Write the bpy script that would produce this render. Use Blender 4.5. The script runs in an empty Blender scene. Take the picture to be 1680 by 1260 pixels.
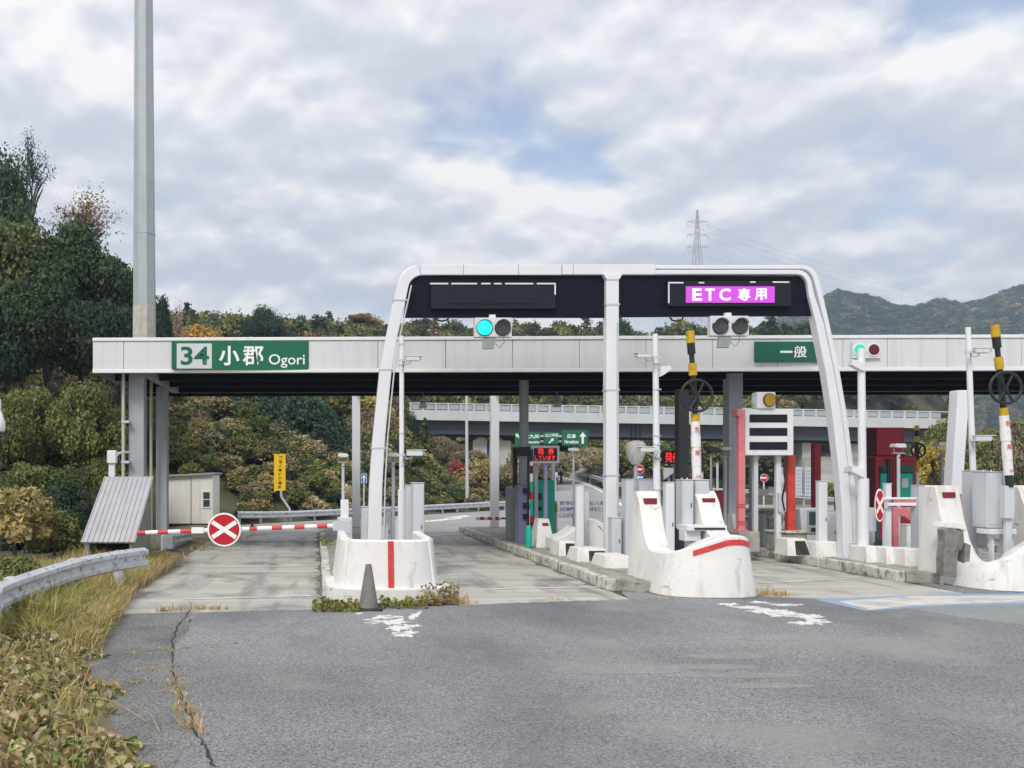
import bpy, bmesh, math, random
import numpy as np
from mathutils import Vector, Matrix
random.seed(7); RNG = np.random.default_rng(11)
R = math.radians
scene = bpy.context.scene
col = scene.collection

# ------------------------------------------------------------------ camera
# level camera with a shifted lens: the lanes run along +Y, eye 2.1 m above the road
F, U0, V0, EYE = 1500.0, 520.0, 780.0, 2.1
cam = bpy.data.cameras.new('camera'); camo = bpy.data.objects.new('camera', cam); col.objects.link(camo)
camo.location = (0, 0, EYE); camo.rotation_euler = (R(90), 0, 0)
cam.sensor_width = 36.0; cam.lens = 36.0 * F / 1680.0
cam.shift_x = (840 - U0) / 1680.0; cam.shift_y = (V0 - 630) / 1680.0
cam.clip_start = 0.1; cam.clip_end = 6000
scene.camera = camo

# ------------------------------------------------------------------ world, sun, exposure
SUN_EL, SUN_AZ = 47.0, 210.0      # azimuth clockwise from +Y: the sun stands behind the camera, to the left
w = bpy.data.worlds.new('World'); scene.world = w; w.use_nodes = True
nt = w.node_tree; nt.nodes.clear()
def WN(t, **k):
    n = nt.nodes.new(t)
    for a, b in k.items(): setattr(n, a, b)
    return n
def wl(a, b): nt.links.new(a, b)
def wmath(op, a, b=None):
    n = WN('ShaderNodeMath', operation=op)
    for i, x in enumerate((a, b)):
        if x is None: continue
        if isinstance(x, (int, float)): n.inputs[i].default_value = x
        else: wl(x, n.inputs[i])
    return n.outputs[0]
def wramp(fac, pts):
    n = WN('ShaderNodeValToRGB'); e = n.color_ramp.elements
    while len(e) < len(pts): e.new(0.5)
    for x, (p, c) in zip(e, pts): x.position = p; x.color = (*c, 1) if len(c) == 3 else c
    wl(fac, n.inputs[0]); return n.outputs[0]
sky = WN('ShaderNodeTexSky', sky_type='NISHITA', sun_disc=False)
sky.sun_elevation = R(SUN_EL); sky.sun_rotation = R(SUN_AZ)
sky.air_density = 1.0; sky.dust_density = 1.2; sky.ozone_density = 2.0
bg1 = WN('ShaderNodeBackground'); bg1.inputs[1].default_value = 0.15; wl(sky.outputs[0], bg1.inputs[0])
tc = WN('ShaderNodeTexCoord'); sep = WN('ShaderNodeSeparateXYZ'); wl(tc.outputs['Generated'], sep.inputs[0])
den = wmath('ADD', wmath('MAXIMUM', sep.outputs[2], 0.0), 0.34)
cmb = WN('ShaderNodeCombineXYZ')
wl(wmath('DIVIDE', sep.outputs[0], den), cmb.inputs[0]); wl(wmath('DIVIDE', sep.outputs[1], den), cmb.inputs[1])
def wnoise(scale, detail, rough, off, dist=0.0, vec=None):
    m = WN('ShaderNodeVectorMath', operation='ADD'); wl(vec or cmb.outputs[0], m.inputs[0]); m.inputs[1].default_value = off
    n = WN('ShaderNodeTexNoise'); n.inputs['Scale'].default_value = scale; n.inputs['Detail'].default_value = detail
    n.inputs['Roughness'].default_value = rough; n.inputs['Distortion'].default_value = dist
    wl(m.outputs[0], n.inputs['Vector']); return n.outputs['Fac']
CLOUD_OFF = (4.1, 2.3, 0.4)
up = WN('ShaderNodeVectorMath', operation='SCALE'); wl(cmb.outputs[0], up.inputs[0]); up.inputs['Scale'].default_value = 0.965
def wvor(scale, off, vec):
    w_ = WN('ShaderNodeTexNoise'); w_.inputs['Scale'].default_value = 5.0; w_.inputs['Detail'].default_value = 3.0; wl(vec, w_.inputs['Vector'])
    k_ = WN('ShaderNodeVectorMath', operation='SCALE'); k_.inputs['Scale'].default_value = 0.22; wl(w_.outputs['Color'], k_.inputs[0])
    m_ = WN('ShaderNodeVectorMath', operation='ADD'); wl(vec, m_.inputs[0]); wl(k_.outputs[0], m_.inputs[1])
    n_ = WN('ShaderNodeVectorMath', operation='ADD'); wl(m_.outputs[0], n_.inputs[0]); n_.inputs[1].default_value = off
    v_ = WN('ShaderNodeTexVoronoi', feature='F1'); v_.inputs['Scale'].default_value = scale; v_.inputs['Detail'].default_value = 0.0
    wl(n_.outputs[0], v_.inputs['Vector']); return wmath('SUBTRACT', 1.0, v_.outputs['Distance'])
def cloud_density(vec):
    b_ = wnoise(2.1, 4, 0.5, CLOUD_OFF, 0.2, vec); s_ = wnoise(6.5, 7, 0.57, (7.0, 2.0, 3.0), 0.2, vec)
    return wmath('ADD', wmath('ADD', wmath('MULTIPLY', b_, 0.60), wmath('MULTIPLY', s_, 0.26)), wmath('MULTIPLY', wvor(4.6, (2.0, 3.0, 1.0), vec), 0.14))
dens = cloud_density(cmb.outputs[0]); dens_up = cloud_density(up.outputs[0])
mask = wramp(dens, [(0.36, (0.38, 0.38, 0.38)), (0.435, (1, 1, 1))])
# billow tops face the light, bases stay lilac-grey
lit = wmath('MULTIPLY', wmath('SUBTRACT', dens, dens_up), 6.0)
tone = wmath('ADD', wmath('ADD', lit, wmath('MULTIPLY', wmath('SUBTRACT', wnoise(1.7, 5, 0.5, (1.3, 5.2, 0.9), 0.2), 0.5), 0.9)), 0.50)
ccol = wramp(tone, [(0.16, (0.56, 0.585, 0.66)), (0.40, (0.635, 0.655, 0.72)), (0.60, (0.75, 0.755, 0.785)), (0.82, (0.90, 0.885, 0.87))])
bg2 = WN('ShaderNodeBackground'); bg2.inputs[1].default_value = 1.0; wl(ccol, bg2.inputs[0])
mix = WN('ShaderNodeMixShader'); wl(mask, mix.inputs[0]); wl(bg1.outputs[0], mix.inputs[1]); wl(bg2.outputs[0], mix.inputs[2])
out = WN('ShaderNodeOutputWorld'); wl(mix.outputs[0], out.inputs[0])

sl = bpy.data.lights.new('sun', 'SUN'); so = bpy.data.objects.new('sun', sl); col.objects.link(so)
sl.energy = 2.0; sl.angle = R(18); sl.color = (1.0, 0.95, 0.87)
d = Vector((math.sin(R(SUN_AZ)) * math.cos(R(SUN_EL)), math.cos(R(SUN_AZ)) * math.cos(R(SUN_EL)), math.sin(R(SUN_EL))))
so.rotation_euler = (-d).to_track_quat('-Z', 'Y').to_euler(); so.location = (0, 0, 60)
vs = scene.view_settings
vs.view_transform = 'Standard'; vs.look = 'None'; vs.exposure = 0.3; vs.gamma = 1.0; vs.use_curve_mapping = False
scene.cycles.use_denoising = True
scene.cycles.max_bounces = 6; scene.cycles.diffuse_bounces = 3; scene.cycles.glossy_bounces = 3
scene.cycles.transmission_bounces = 4; scene.cycles.transparent_max_bounces = 6; scene.cycles.volume_bounces = 0

# ------------------------------------------------------------------ materials
MATS = {}
def mat(name, color, rough=0.6, metal=0.0, var=0.12, scale=3.0, bump=0.0, bscale=60.0, stretch=(1, 1, 1),
        dirt=None, dirt_amt=0.0, dirt_scale=2.0, dirt_lo=0.52, dirt_hi=0.72, dstretch=(1, 1, 1), emit=0.0, spec=0.4,
        fine=0.0, fscale=150.0, coord='Object', alpha=1.0, detail=6.0, scuff=None, scuff_amt=0.0, scuff_scale=3.0, scuff_lo=0.6, scuff_hi=0.66, sstretch=(1, 1, 1)):
    if name in MATS: return MATS[name]
    m = bpy.data.materials.new(name); m.use_nodes = True; t = m.node_tree; N = t.nodes; L = t.links
    b = N['Principled BSDF']; b.inputs['Roughness'].default_value = rough; b.inputs['Metallic'].default_value = metal
    b.inputs['Specular IOR Level'].default_value = spec
    tcn = N.new('ShaderNodeTexCoord')
    def noise(sc, det, st, off):
        mp = N.new('ShaderNodeMapping'); mp.inputs['Scale'].default_value = st; mp.inputs['Location'].default_value = off
        L.new(tcn.outputs[coord], mp.inputs[0])
        n = N.new('ShaderNodeTexNoise'); n.inputs['Scale'].default_value = sc; n.inputs['Detail'].default_value = det
        n.inputs['Roughness'].default_value = 0.6
        L.new(mp.outputs[0], n.inputs['Vector']); return n.outputs['Fac']
    def ramp(f, a, c0, bb, c1):
        r = N.new('ShaderNodeValToRGB'); r.color_ramp.elements[0].position = a; r.color_ramp.elements[1].position = bb
        r.color_ramp.elements[0].color = (*c0, 1); r.color_ramp.elements[1].color = (*c1, 1); L.new(f, r.inputs[0]); return r.outputs[0]
    def mixc(f, a, c, mode='MIX'):
        x = N.new('ShaderNodeMix'); x.data_type = 'RGBA'; x.blend_type = mode
        if isinstance(f, float): x.inputs[0].default_value = f
        else: L.new(f, x.inputs[0])
        for s, v in ((6, a), (7, c)):
            if isinstance(v, tuple): x.inputs[s].default_value = (*v, 1)
            else: L.new(v, x.inputs[s])
        return x.outputs[2]
    lo = tuple(c * (1 - var) for c in color); hi = tuple(min(1, c * (1 + var)) for c in color)
    c = ramp(noise(scale, detail, stretch, (1.7, 4.1, 2.3)), 0.3, lo, 0.7, hi)
    if fine:
        f = ramp(noise(fscale, 2.0, (1, 1, 1), (0, 0, 0)), 0.3, (1 - fine,) * 3, 0.7, (1 + fine,) * 3)
        c = mixc(1.0, c, f, 'MULTIPLY')
    if dirt is not None:
        f = ramp(noise(dirt_scale, 8.0, dstretch, (9.1, 3.3, 5.7)), dirt_lo, (0, 0, 0), dirt_hi, (dirt_amt,) * 3)
        c = mixc(f, c, dirt)
    if scuff is not None:
        f = ramp(noise(scuff_scale, 10.0, sstretch, (2.2, 7.7, 1.9)), scuff_lo, (0, 0, 0), scuff_hi, (scuff_amt,) * 3)
        c = mixc(f, c, scuff)
    L.new(c, b.inputs['Base Color'])
    if emit:
        L.new(c, b.inputs['Emission Color']); b.inputs['Emission Strength'].default_value = emit
    if bump:
        bn = N.new('ShaderNodeBump'); bn.inputs['Strength'].default_value = bump; bn.inputs['Distance'].default_value = 0.02
        L.new(noise(bscale, 4.0, (1, 1, 1), (3, 1, 2)), bn.inputs['Height']); L.new(bn.outputs[0], b.inputs['Normal'])
    if alpha < 1: b.inputs['Alpha'].default_value = alpha
    MATS[name] = m; return m
W_ = (0.80, 0.80, 0.79)
mat('white_concrete', (0.76, 0.75, 0.73), 0.75, var=0.06, scale=1.5, bump=0.25, bscale=30, dirt=(0.40, 0.375, 0.33), dirt_amt=0.75, dirt_scale=2.4, dirt_lo=0.53, dirt_hi=0.78, dstretch=(2.2, 2.2, 0.5), scuff=(0.16, 0.15, 0.14), scuff_amt=0.75, scuff_scale=3.4, scuff_lo=0.64, scuff_hi=0.70, sstretch=(0.8, 0.8, 1.8))
mat('white_panel', (0.66, 0.675, 0.69), 0.42, var=0.03, scale=0.5, dirt=(0.46, 0.46, 0.45), dirt_amt=0.4, dirt_scale=1.6, dirt_lo=0.5, dstretch=(3, 3, 0.2))
mat('white_trim', (0.80, 0.80, 0.80), 0.4, var=0.02, dirt=(0.5, 0.5, 0.48), dirt_amt=0.3, dirt_scale=4)
mat('white_paint', (0.75, 0.765, 0.80), 0.38, var=0.03, scale=1.0, dirt=(0.42, 0.41, 0.40), dirt_amt=0.35, dirt_scale=5.0, dirt_lo=0.6, dirt_hi=0.85, dstretch=(2, 2, 0.35))
mat('light_grey_paint', (0.56, 0.585, 0.62), 0.42, var=0.05, scale=1.2, dirt=(0.35, 0.33, 0.30), dirt_amt=0.4, dirt_scale=4.0, dirt_lo=0.58, dstretch=(2, 2, 0.35))
mat('mid_grey_paint', (0.30, 0.33, 0.35), 0.5, var=0.1, scale=1.5, dirt=(0.2, 0.2, 0.19), dirt_amt=0.4, dstretch=(2, 2, 0.3))
mat('column_grey', (0.36, 0.40, 0.43), 0.5, var=0.1, scale=1.2, dirt=(0.2, 0.21, 0.21), dirt_amt=0.4, dirt_scale=2, dstretch=(3, 3, 0.3))
mat('mast_steel', (0.40, 0.45, 0.47), 0.48, metal=0.15, var=0.08, scale=1.4, dirt=(0.55, 0.57, 0.55), dirt_amt=0.4, dirt_scale=1.2, dstretch=(2, 2, 0.2))
mat('mast_bare', (0.52, 0.50, 0.45), 0.7, var=0.2, scale=5, dirt=(0.30, 0.28, 0.20), dirt_amt=0.7, dirt_scale=3, dstretch=(2, 2, 0.5))
mat('galvanised', (0.58, 0.61, 0.65), 0.5, metal=0.25, var=0.14, scale=5, dirt=(0.20, 0.19, 0.18), dirt_amt=0.75, dirt_scale=7, dirt_lo=0.56, dirt_hi=0.66, dstretch=(1, 1, 1.6))
mat('dark_panel', (0.004, 0.007, 0.016), 0.5, var=0.1, spec=0.15)
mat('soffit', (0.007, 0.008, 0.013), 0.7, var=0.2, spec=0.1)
mat('display_dark', (0.014, 0.017, 0.024), 0.45, var=0.25, scale=40, spec=0.2)
mat('black_plastic', (0.018, 0.019, 0.021), 0.5, var=0.15)
mat('rubber', (0.03, 0.03, 0.03), 0.8, var=0.3, scale=8, dirt=(0.12, 0.11, 0.10), dirt_amt=0.6)
mat('sign_green', (0.004, 0.135, 0.062), 0.45, var=0.05)
mat('sign_teal_green', (0.006, 0.11, 0.078), 0.45, var=0.05)
mat('letter_white', (0.84, 0.88, 0.87), 0.5, var=0.02)
mat('letter_green', (0.004, 0.12, 0.055), 0.5, var=0.03)
mat('sign_red', (0.50, 0.012, 0.025), 0.4, var=0.06)
mat('stripe_red', (0.58, 0.045, 0.04), 0.5, var=0.1, scale=10, dirt=(0.6, 0.3, 0.28), dirt_amt=0.4, dirt_scale=14)
mat('plate_red', (0.22, 0.02, 0.035), 0.35, var=0.15, scale=30)
mat('arm_red', (0.62, 0.07, 0.05), 0.45, var=0.08)
mat('post_red', (0.62, 0.075, 0.05), 0.5, var=0.1, dirt=(0.35, 0.05, 0.04), dirt_amt=0.5, dirt_scale=4)
mat('post_pink', (0.66, 0.22, 0.25), 0.55, var=0.08, dirt=(0.55, 0.10, 0.10), dirt_amt=0.5, dirt_scale=3)
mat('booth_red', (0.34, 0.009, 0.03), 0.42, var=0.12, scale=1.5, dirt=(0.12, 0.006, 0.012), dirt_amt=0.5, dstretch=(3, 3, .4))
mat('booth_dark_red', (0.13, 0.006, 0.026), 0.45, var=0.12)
mat('machine_teal', (0.0, 0.42, 0.30), 0.45, var=0.06)
mat('machine_purple', (0.22, 0.22, 0.36), 0.45, var=0.08)
mat('post_lilac', (0.42, 0.40, 0.60), 0.45, var=0.06)
mat('sign_yellow', (0.82, 0.52, 0.01), 0.45, var=0.05)
mat('letter_brown', (0.09, 0.03, 0.005), 0.6, var=0.1)
mat('boom_yellow', (0.58, 0.36, 0.015), 0.5, var=0.15, scale=12, dirt=(0.25, 0.15, 0.02), dirt_amt=0.6, dirt_scale=10)
mat('boom_black', (0.02, 0.021, 0.025), 0.45, var=0.2)
mat('wrap_white', (0.80, 0.79, 0.78), 0.75, var=0.06, bump=0.5, bscale=14, dirt=(0.45, 0.43, 0.40), dirt_amt=0.5, dirt_scale=8)
mat('letter_red', (0.62, 0.02, 0.03), 0.5)
mat('letter_blue', (0.06, 0.09, 0.25), 0.5)
mat('board_pale', (0.60, 0.62, 0.64), 0.5, var=0.03)
mat('sign_blue', (0.03, 0.12, 0.42), 0.45)
mat('cone_grey', (0.20, 0.195, 0.185), 0.8, var=0.18, scale=9, dirt=(0.10, 0.10, 0.09), dirt_amt=0.6, dirt_scale=7)
mat('lens_grey', (0.055, 0.058, 0.062), 0.25, var=0.2)
mat('lens_amber', (0.40, 0.24, 0.01), 0.3)
mat('lens_dark_red', (0.12, 0.01, 0.015), 0.25)
mat('glow_cyan', (0.01, 0.80, 0.75), 0.4, emit=0.9, var=0.08, scale=60)
mat('glow_green', (0.02, 0.62, 0.40), 0.4, emit=0.25)
mat('led_red', (1.0, 0.03, 0.03), 0.5, emit=1.0, var=0.1)
mat('led_off', (0.035, 0.006, 0.010), 0.5)
mat('hut_wall', (0.80, 0.78, 0.72), 0.6, var=0.05, scale=1.5, dirt=(0.5, 0.45, 0.38), dirt_amt=0.3, dirt_scale=3, dstretch=(3, 3, 0.3))
mat('hut_roof', (0.36, 0.35, 0.33), 0.6, var=0.1)
mat('glass_dark', (0.05, 0.065, 0.075), 0.08, spec=0.6, var=0.2)
mat('sheet_metal', (0.46, 0.455, 0.47), 0.5, metal=0.15, var=0.08, scale=2.0, dirt=(0.30, 0.29, 0.28), dirt_amt=0.4, dirt_scale=2, dstretch=(4, 1, 0.4))
mat('sheet_wall', (0.30, 0.30, 0.28), 0.65, var=0.15, scale=3, dirt=(0.45, 0.44, 0.42), dirt_amt=0.5, dirt_scale=8, dstretch=(3, 3, 0.3))
mat('ochre_box', (0.42, 0.27, 0.05), 0.6)
mat('pipe_cream', (0.50, 0.49, 0.42), 0.5, var=0.06)
mat('broken_concrete', (0.22, 0.21, 0.195), 0.95, var=0.3, scale=6, bump=1.0, bscale=12, dirt=(0.09, 0.085, 0.08), dirt_amt=0.8, dirt_scale=4)
mat('column_pale', (0.46, 0.50, 0.53), 0.5, var=0.08)
mat('old_concrete', (0.36, 0.34, 0.30), 0.85, var=0.22, scale=4, bump=0.5, bscale=30, dirt=(0.08, 0.075, 0.065), dirt_amt=0.75, dirt_scale=5, dirt_lo=0.5, dirt_hi=0.68)
mat('kerb_concrete', (0.60, 0.58, 0.53), 0.85, var=0.18, scale=3, bump=0.5, bscale=25, dirt=(0.09, 0.08, 0.07), dirt_amt=0.9, dirt_scale=6, dirt_lo=0.50, dirt_hi=0.66, dstretch=(1, 1, 0.7))
mat('bridge_concrete', (0.62, 0.64, 0.66), 0.7, var=0.07, scale=0.4, dirt=(0.45, 0.46, 0.47), dirt_amt=0.5, dirt_scale=0.7, dstretch=(1, 1, 0.4))
mat('girder', (0.075, 0.085, 0.115), 0.6, var=0.1, scale=0.5)
mat('pier_concrete', (0.56, 0.55, 0.52), 0.8, var=0.1, scale=0.5)
mat('rail_panel', (0.40, 0.45, 0.48), 0.35, var=0.1, scale=0.5)
mat('slope_concrete', (0.34, 0.33, 0.31), 0.9, var=0.25, scale=0.3)
mat('tower_steel', (0.42, 0.43, 0.46), 0.6)
mat('wire', (0.30, 0.31, 0.33), 0.6)
mat('bark', (0.10, 0.08, 0.06), 0.9, var=0.3, scale=4)
mat('asphalt', (0.25, 0.256, 0.266), 0.88, var=0.24, scale=0.3, fine=0.62, fscale=52, bump=0.8, bscale=90, stretch=(1, 1, 1), dirt=(0.33, 0.325, 0.305), dirt_amt=0.7, dirt_scale=0.55, dirt_lo=0.52, dirt_hi=0.66, dstretch=(0.9, 0.9, 1), detail=10, scuff=(0.13, 0.135, 0.145), scuff_amt=0.5, scuff_scale=0.32, scuff_lo=0.50, scuff_hi=0.64, sstretch=(1.3, 0.5, 1))
mat('asphalt_old', (0.225, 0.225, 0.22), 0.9, var=0.25, scale=0.9, fine=0.7, fscale=50, bump=1.0, bscale=80, dirt=(0.10, 0.10, 0.10), dirt_amt=0.6, dirt_scale=1.6, dstretch=(1.4, 0.6, 1))
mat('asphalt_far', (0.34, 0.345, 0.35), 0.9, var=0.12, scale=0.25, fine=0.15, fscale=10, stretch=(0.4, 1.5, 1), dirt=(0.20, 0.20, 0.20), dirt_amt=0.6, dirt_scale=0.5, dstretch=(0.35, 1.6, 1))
mat('lane_concrete', (0.46, 0.445, 0.405), 0.88, scuff=(0.14, 0.135, 0.13), scuff_amt=0.75, scuff_scale=1.1, scuff_lo=0.51, scuff_hi=0.70, sstretch=(1.6, 0.22, 1), var=0.20, scale=0.9, stretch=(0.22, 2.6, 1), fine=0.12, fscale=40, bump=0.2, bscale=50, dirt=(0.17, 0.165, 0.16), dirt_amt=0.85, dirt_scale=0.9, dirt_lo=0.50, dirt_hi=0.68, dstretch=(0.9, 0.75, 1), detail=9)
mat('runner', (0.40, 0.33, 0.20), 0.8)
mat('joint_filler', (0.10, 0.095, 0.09), 0.9)
mat('pale_wear', (0.31, 0.305, 0.285), 0.9, var=0.1, scale=2, fine=0.6, fscale=52, bump=0.6, bscale=90, dirt=(0.25, 0.255, 0.263), dirt_amt=1.0, dirt_scale=2.2, dirt_lo=0.42, dirt_hi=0.66)
mat('ground_dark', (0.125, 0.12, 0.11), 0.95, var=0.35, scale=5, fine=0.3, fscale=60, dirt=(0.24, 0.235, 0.22), dirt_amt=0.9, dirt_scale=3, dirt_lo=0.45, dirt_hi=0.65)
mat('crack', (0.035, 0.035, 0.036), 0.95)
mat('road_white', (0.80, 0.80, 0.78), 0.8, var=0.08, scale=20)
mat('road_white_worn', (0.72, 0.72, 0.70), 0.85, var=0.1, scale=12, dirt=(0.27, 0.275, 0.285), dirt_amt=0.9, dirt_scale=5, dirt_lo=0.54, dirt_hi=0.64, scuff=(0.24, 0.245, 0.255), scuff_amt=0.7, scuff_scale=45, scuff_lo=0.56, scuff_hi=0.66)
mat('road_white_old', (0.60, 0.58, 0.54), 0.85, var=0.1, scale=2, dirt=(0.40, 0.39, 0.365), dirt_amt=0.85, dirt_scale=2.5, dirt_lo=0.46, dirt_hi=0.64)
mat('road_blue', (0.24, 0.36, 0.56), 0.85, var=0.12, scale=3, dirt=(0.36, 0.365, 0.36), dirt_amt=0.85, dirt_scale=3, dirt_lo=0.48, dirt_hi=0.62, scuff=(0.28, 0.28, 0.28), scuff_amt=0.7, scuff_scale=30, scuff_lo=0.55, scuff_hi=0.65)
mat('road_grey_green', (0.27, 0.29, 0.285), 0.88, var=0.12, scale=0.6, fine=0.35, fscale=75, bump=0.6, bscale=110)
mat('soil', (0.16, 0.13, 0.085), 0.95, var=0.4, scale=1.5, bump=0.5, bscale=8)
mat('hill_soil', (0.085, 0.08, 0.04), 0.95, var=0.5, scale=0.25)
mat('far_hill_soil', (0.055, 0.065, 0.04), 0.95, var=0.4, scale=0.02)
def foliage(name, attr, inst=False):
    m = bpy.data.materials.new(name); m.use_nodes = True; t = m.node_tree; N = t.nodes; L = t.links
    b = N['Principled BSDF']; b.inputs['Roughness'].default_value = 0.6; b.inputs['Specular IOR Level'].default_value = 0.2
    if attr: a = N.new('ShaderNodeAttribute'); a.attribute_name = 'tint'; a.attribute_type = 'INSTANCER' if inst else 'GEOMETRY'; src = a.outputs['Color']
    else: a = N.new('ShaderNodeObjectInfo'); src = a.outputs['Color']
    va = N.new('ShaderNodeAttribute'); va.attribute_name = 'vary'
    mx = N.new('ShaderNodeMix'); mx.data_type = 'RGBA'; mx.blend_type = 'MULTIPLY'; mx.inputs[0].default_value = 1.0
    L.new(src, mx.inputs[6]); L.new(va.outputs['Color'], mx.inputs[7]); L.new(mx.outputs[2], b.inputs['Base Color'])
    tr = N.new('ShaderNodeBsdfTranslucent'); L.new(mx.outputs[2], tr.inputs[0])
    ms = N.new('ShaderNodeMixShader'); ms.inputs[0].default_value = 0.22
    L.new(b.outputs[0], ms.inputs[1]); L.new(tr.outputs[0], ms.inputs[2]); L.new(ms.outputs[0], N['Material Output'].inputs[0])
    MATS[name] = m; return m
foliage('leaf_object', False); foliage('leaf_tint', True); foliage('leaf_inst', True, True)
def led_screen():
    m = bpy.data.materials.new('led_screen'); m.use_nodes = True; t = m.node_tree; N = t.nodes; L = t.links
    b = N['Principled BSDF']; tcn = N.new('ShaderNodeTexCoord')
    wv = N.new('ShaderNodeTexWave'); wv.bands_direction = 'Z'; wv.inputs['Scale'].default_value = 11.0; wv.inputs['Distortion'].default_value = 0.6
    wv.inputs['Detail'].default_value = 3; L.new(tcn.outputs['Object'], wv.inputs['Vector'])
    r = N.new('ShaderNodeValToRGB'); r.color_ramp.elements[0].color = (0.60, 0.015, 0.72, 1); r.color_ramp.elements[1].color = (0.80, 0.16, 0.86, 1)
    L.new(wv.outputs['Fac'], r.inputs[0]); L.new(r.outputs[0], b.inputs['Emission Color']); b.inputs['Emission Strength'].default_value = 0.85
    b.inputs['Base Color'].default_value = (0.02, 0.0, 0.02, 1); MATS['led_screen'] = m
led_screen(); mat('led_text', (0.66, 0.62, 0.95), 0.5, emit=0.7, var=0.35, scale=18)

# ------------------------------------------------------------------ helpers
def px(u, Y): return (u - U0) * Y / F
def pz(v, Y): return EYE - (v - V0) * Y / F
ORG = {}
class MB:
    def __init__(s): s.v = []; s.f = []; s.smooth = []
    def add(s, vs, fs, sm=False):
        o = len(s.v); s.v += [tuple(p) for p in vs]; s.f += [[i + o for i in f] for f in fs]; s.smooth += [sm] * len(fs); return s
    def box(s, x0, x1, y0, y1, z0, z1):
        return s.add([(x0,y0,z0),(x1,y0,z0),(x1,y1,z0),(x0,y1,z0),(x0,y0,z1),(x1,y0,z1),(x1,y1,z1),(x0,y1,z1)],
                     [(3,2,1,0),(4,5,6,7),(0,1,5,4),(1,2,6,5),(2,3,7,6),(3,0,4,7)])
    def pbox(s, u0, u1, v0, v1, Y, dep):
        return s.box(px(u0, Y), px(u1, Y), Y, Y + dep, pz(v1, Y), pz(v0, Y))
    def hexa(s, p8): return s.add(p8, [(3,2,1,0),(4,5,6,7),(0,1,5,4),(1,2,6,5),(2,3,7,6),(3,0,4,7)])
    def prism_y(s, poly, y0, y1):      # polygon in XZ, counter-clockwise seen from -Y
        n = len(poly)
        return s.add([(x, y0, z) for x, z in poly] + [(x, y1, z) for x, z in poly],
                     [list(range(n)), list(range(2*n-1, n-1, -1))] + [(i, i+n, (i+1) % n + n, (i+1) % n) for i in range(n)])
    def prism_x(s, poly, x0, x1):      # polygon in YZ
        n = len(poly)
        return s.add([(x0, y, z) for y, z in poly] + [(x1, y, z) for y, z in poly],
                     [list(range(n-1, -1, -1)), list(range(n, 2*n))] + [(i, (i+1) % n, (i+1) % n + n, i+n) for i in range(n)])
    def prism_z(s, poly, z0, z1):
        n = len(poly)
        return s.add([(x, y, z0) for x, y in poly] + [(x, y, z1) for x, y in poly],
                     [list(range(n-1, -1, -1)), list(range(n, 2*n))] + [(i, (i+1) % n, (i+1) % n + n, i+n) for i in range(n)])
    def cyl(s, p0, p1, r0, r1=None, n=12, sm=True, rot=0.0):
        r1 = r0 if r1 is None else r1
        p0, p1 = Vector(p0), Vector(p1); t = (p1 - p0).normalized()
        a = Vector((0, 0, 1)) if abs(t.z) < 0.9 else Vector((1, 0, 0)); a = (a - t * a.dot(t)).normalized(); b = t.cross(a)
        vs = []
        for p, r in ((p0, r0), (p1, r1)):
            for i in range(n):
                q = 2 * math.pi * i / n + rot; vs.append(p + a * (math.cos(q) * r) + b * (math.sin(q) * r))
        o = len(s.v)
        s.add(vs, [(i, (i+1) % n, (i+1) % n + n, i+n) for i in range(n)], sm)
        s.add([], [], False); s.f += [[o + i for i in range(n-1, -1, -1)], [o + i for i in range(n, 2*n)]]; s.smooth += [False, False]
        return s
    def tube(s, pts, r, n=8):
        pts = [Vector(p) for p in pts]; rings = []
        rr = r if isinstance(r, (list, tuple)) else [r] * len(pts)
        prev = None; vs = []
        for i, p in enumerate(pts):
            t = (pts[min(i+1, len(pts)-1)] - pts[max(i-1, 0)]).normalized()
            a = prev if prev is not None else (Vector((0, 0, 1)) if abs(t.z) < 0.9 else Vector((1, 0, 0)))
            a = a - t * a.dot(t)
            if a.length < 1e-4: a = Vector((0, 1, 0)) - t * t.y
            a.normalize(); prev = a; b = t.cross(a)
            for k in range(n):
                q = 2 * math.pi * k / n; vs.append(p + a * (math.cos(q) * rr[i]) + b * (math.sin(q) * rr[i]))
        fs = []
        for i in range(len(pts) - 1):
            for k in range(n): fs.append((i*n+k, i*n+(k+1) % n, (i+1)*n+(k+1) % n, (i+1)*n+k))
        s.add(vs, fs, True); m = len(pts)
        o = len(s.v) - m * n
        s.f += [[o + k for k in range(n-1, -1, -1)], [o + (m-1)*n + k for k in range(n)]]; s.smooth += [False, False]
        return s
    def lathe(s, c, prof, n=16):      # prof: (radius, z) list about vertical axis at c
        vs = []
        for r, z in prof:
            for k in range(n):
                q = 2 * math.pi * k / n; vs.append((c[0] + r * math.cos(q), c[1] + r * math.sin(q), c[2] + z))
        m = len(prof)
        s.add(vs, [(i*n+k, i*n+(k+1) % n, (i+1)*n+(k+1) % n, (i+1)*n+k) for i in range(m-1) for k in range(n)], True)
        o = len(s.v) - m * n
        s.f += [[o + k for k in range(n-1, -1, -1)], [o + (m-1)*n + k for k in range(n)]]; s.smooth += [False, False]
        return s
    def disc(s, c, r, y0, y1, n=32, rx=None):   # disc facing -Y, between y0 (front) and y1
        return s.prism_y([(c[0] + (rx or r) * math.cos(2*math.pi*i/n), c[1] + r * math.sin(2*math.pi*i/n)) for i in range(n)], y0, y1)
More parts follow.
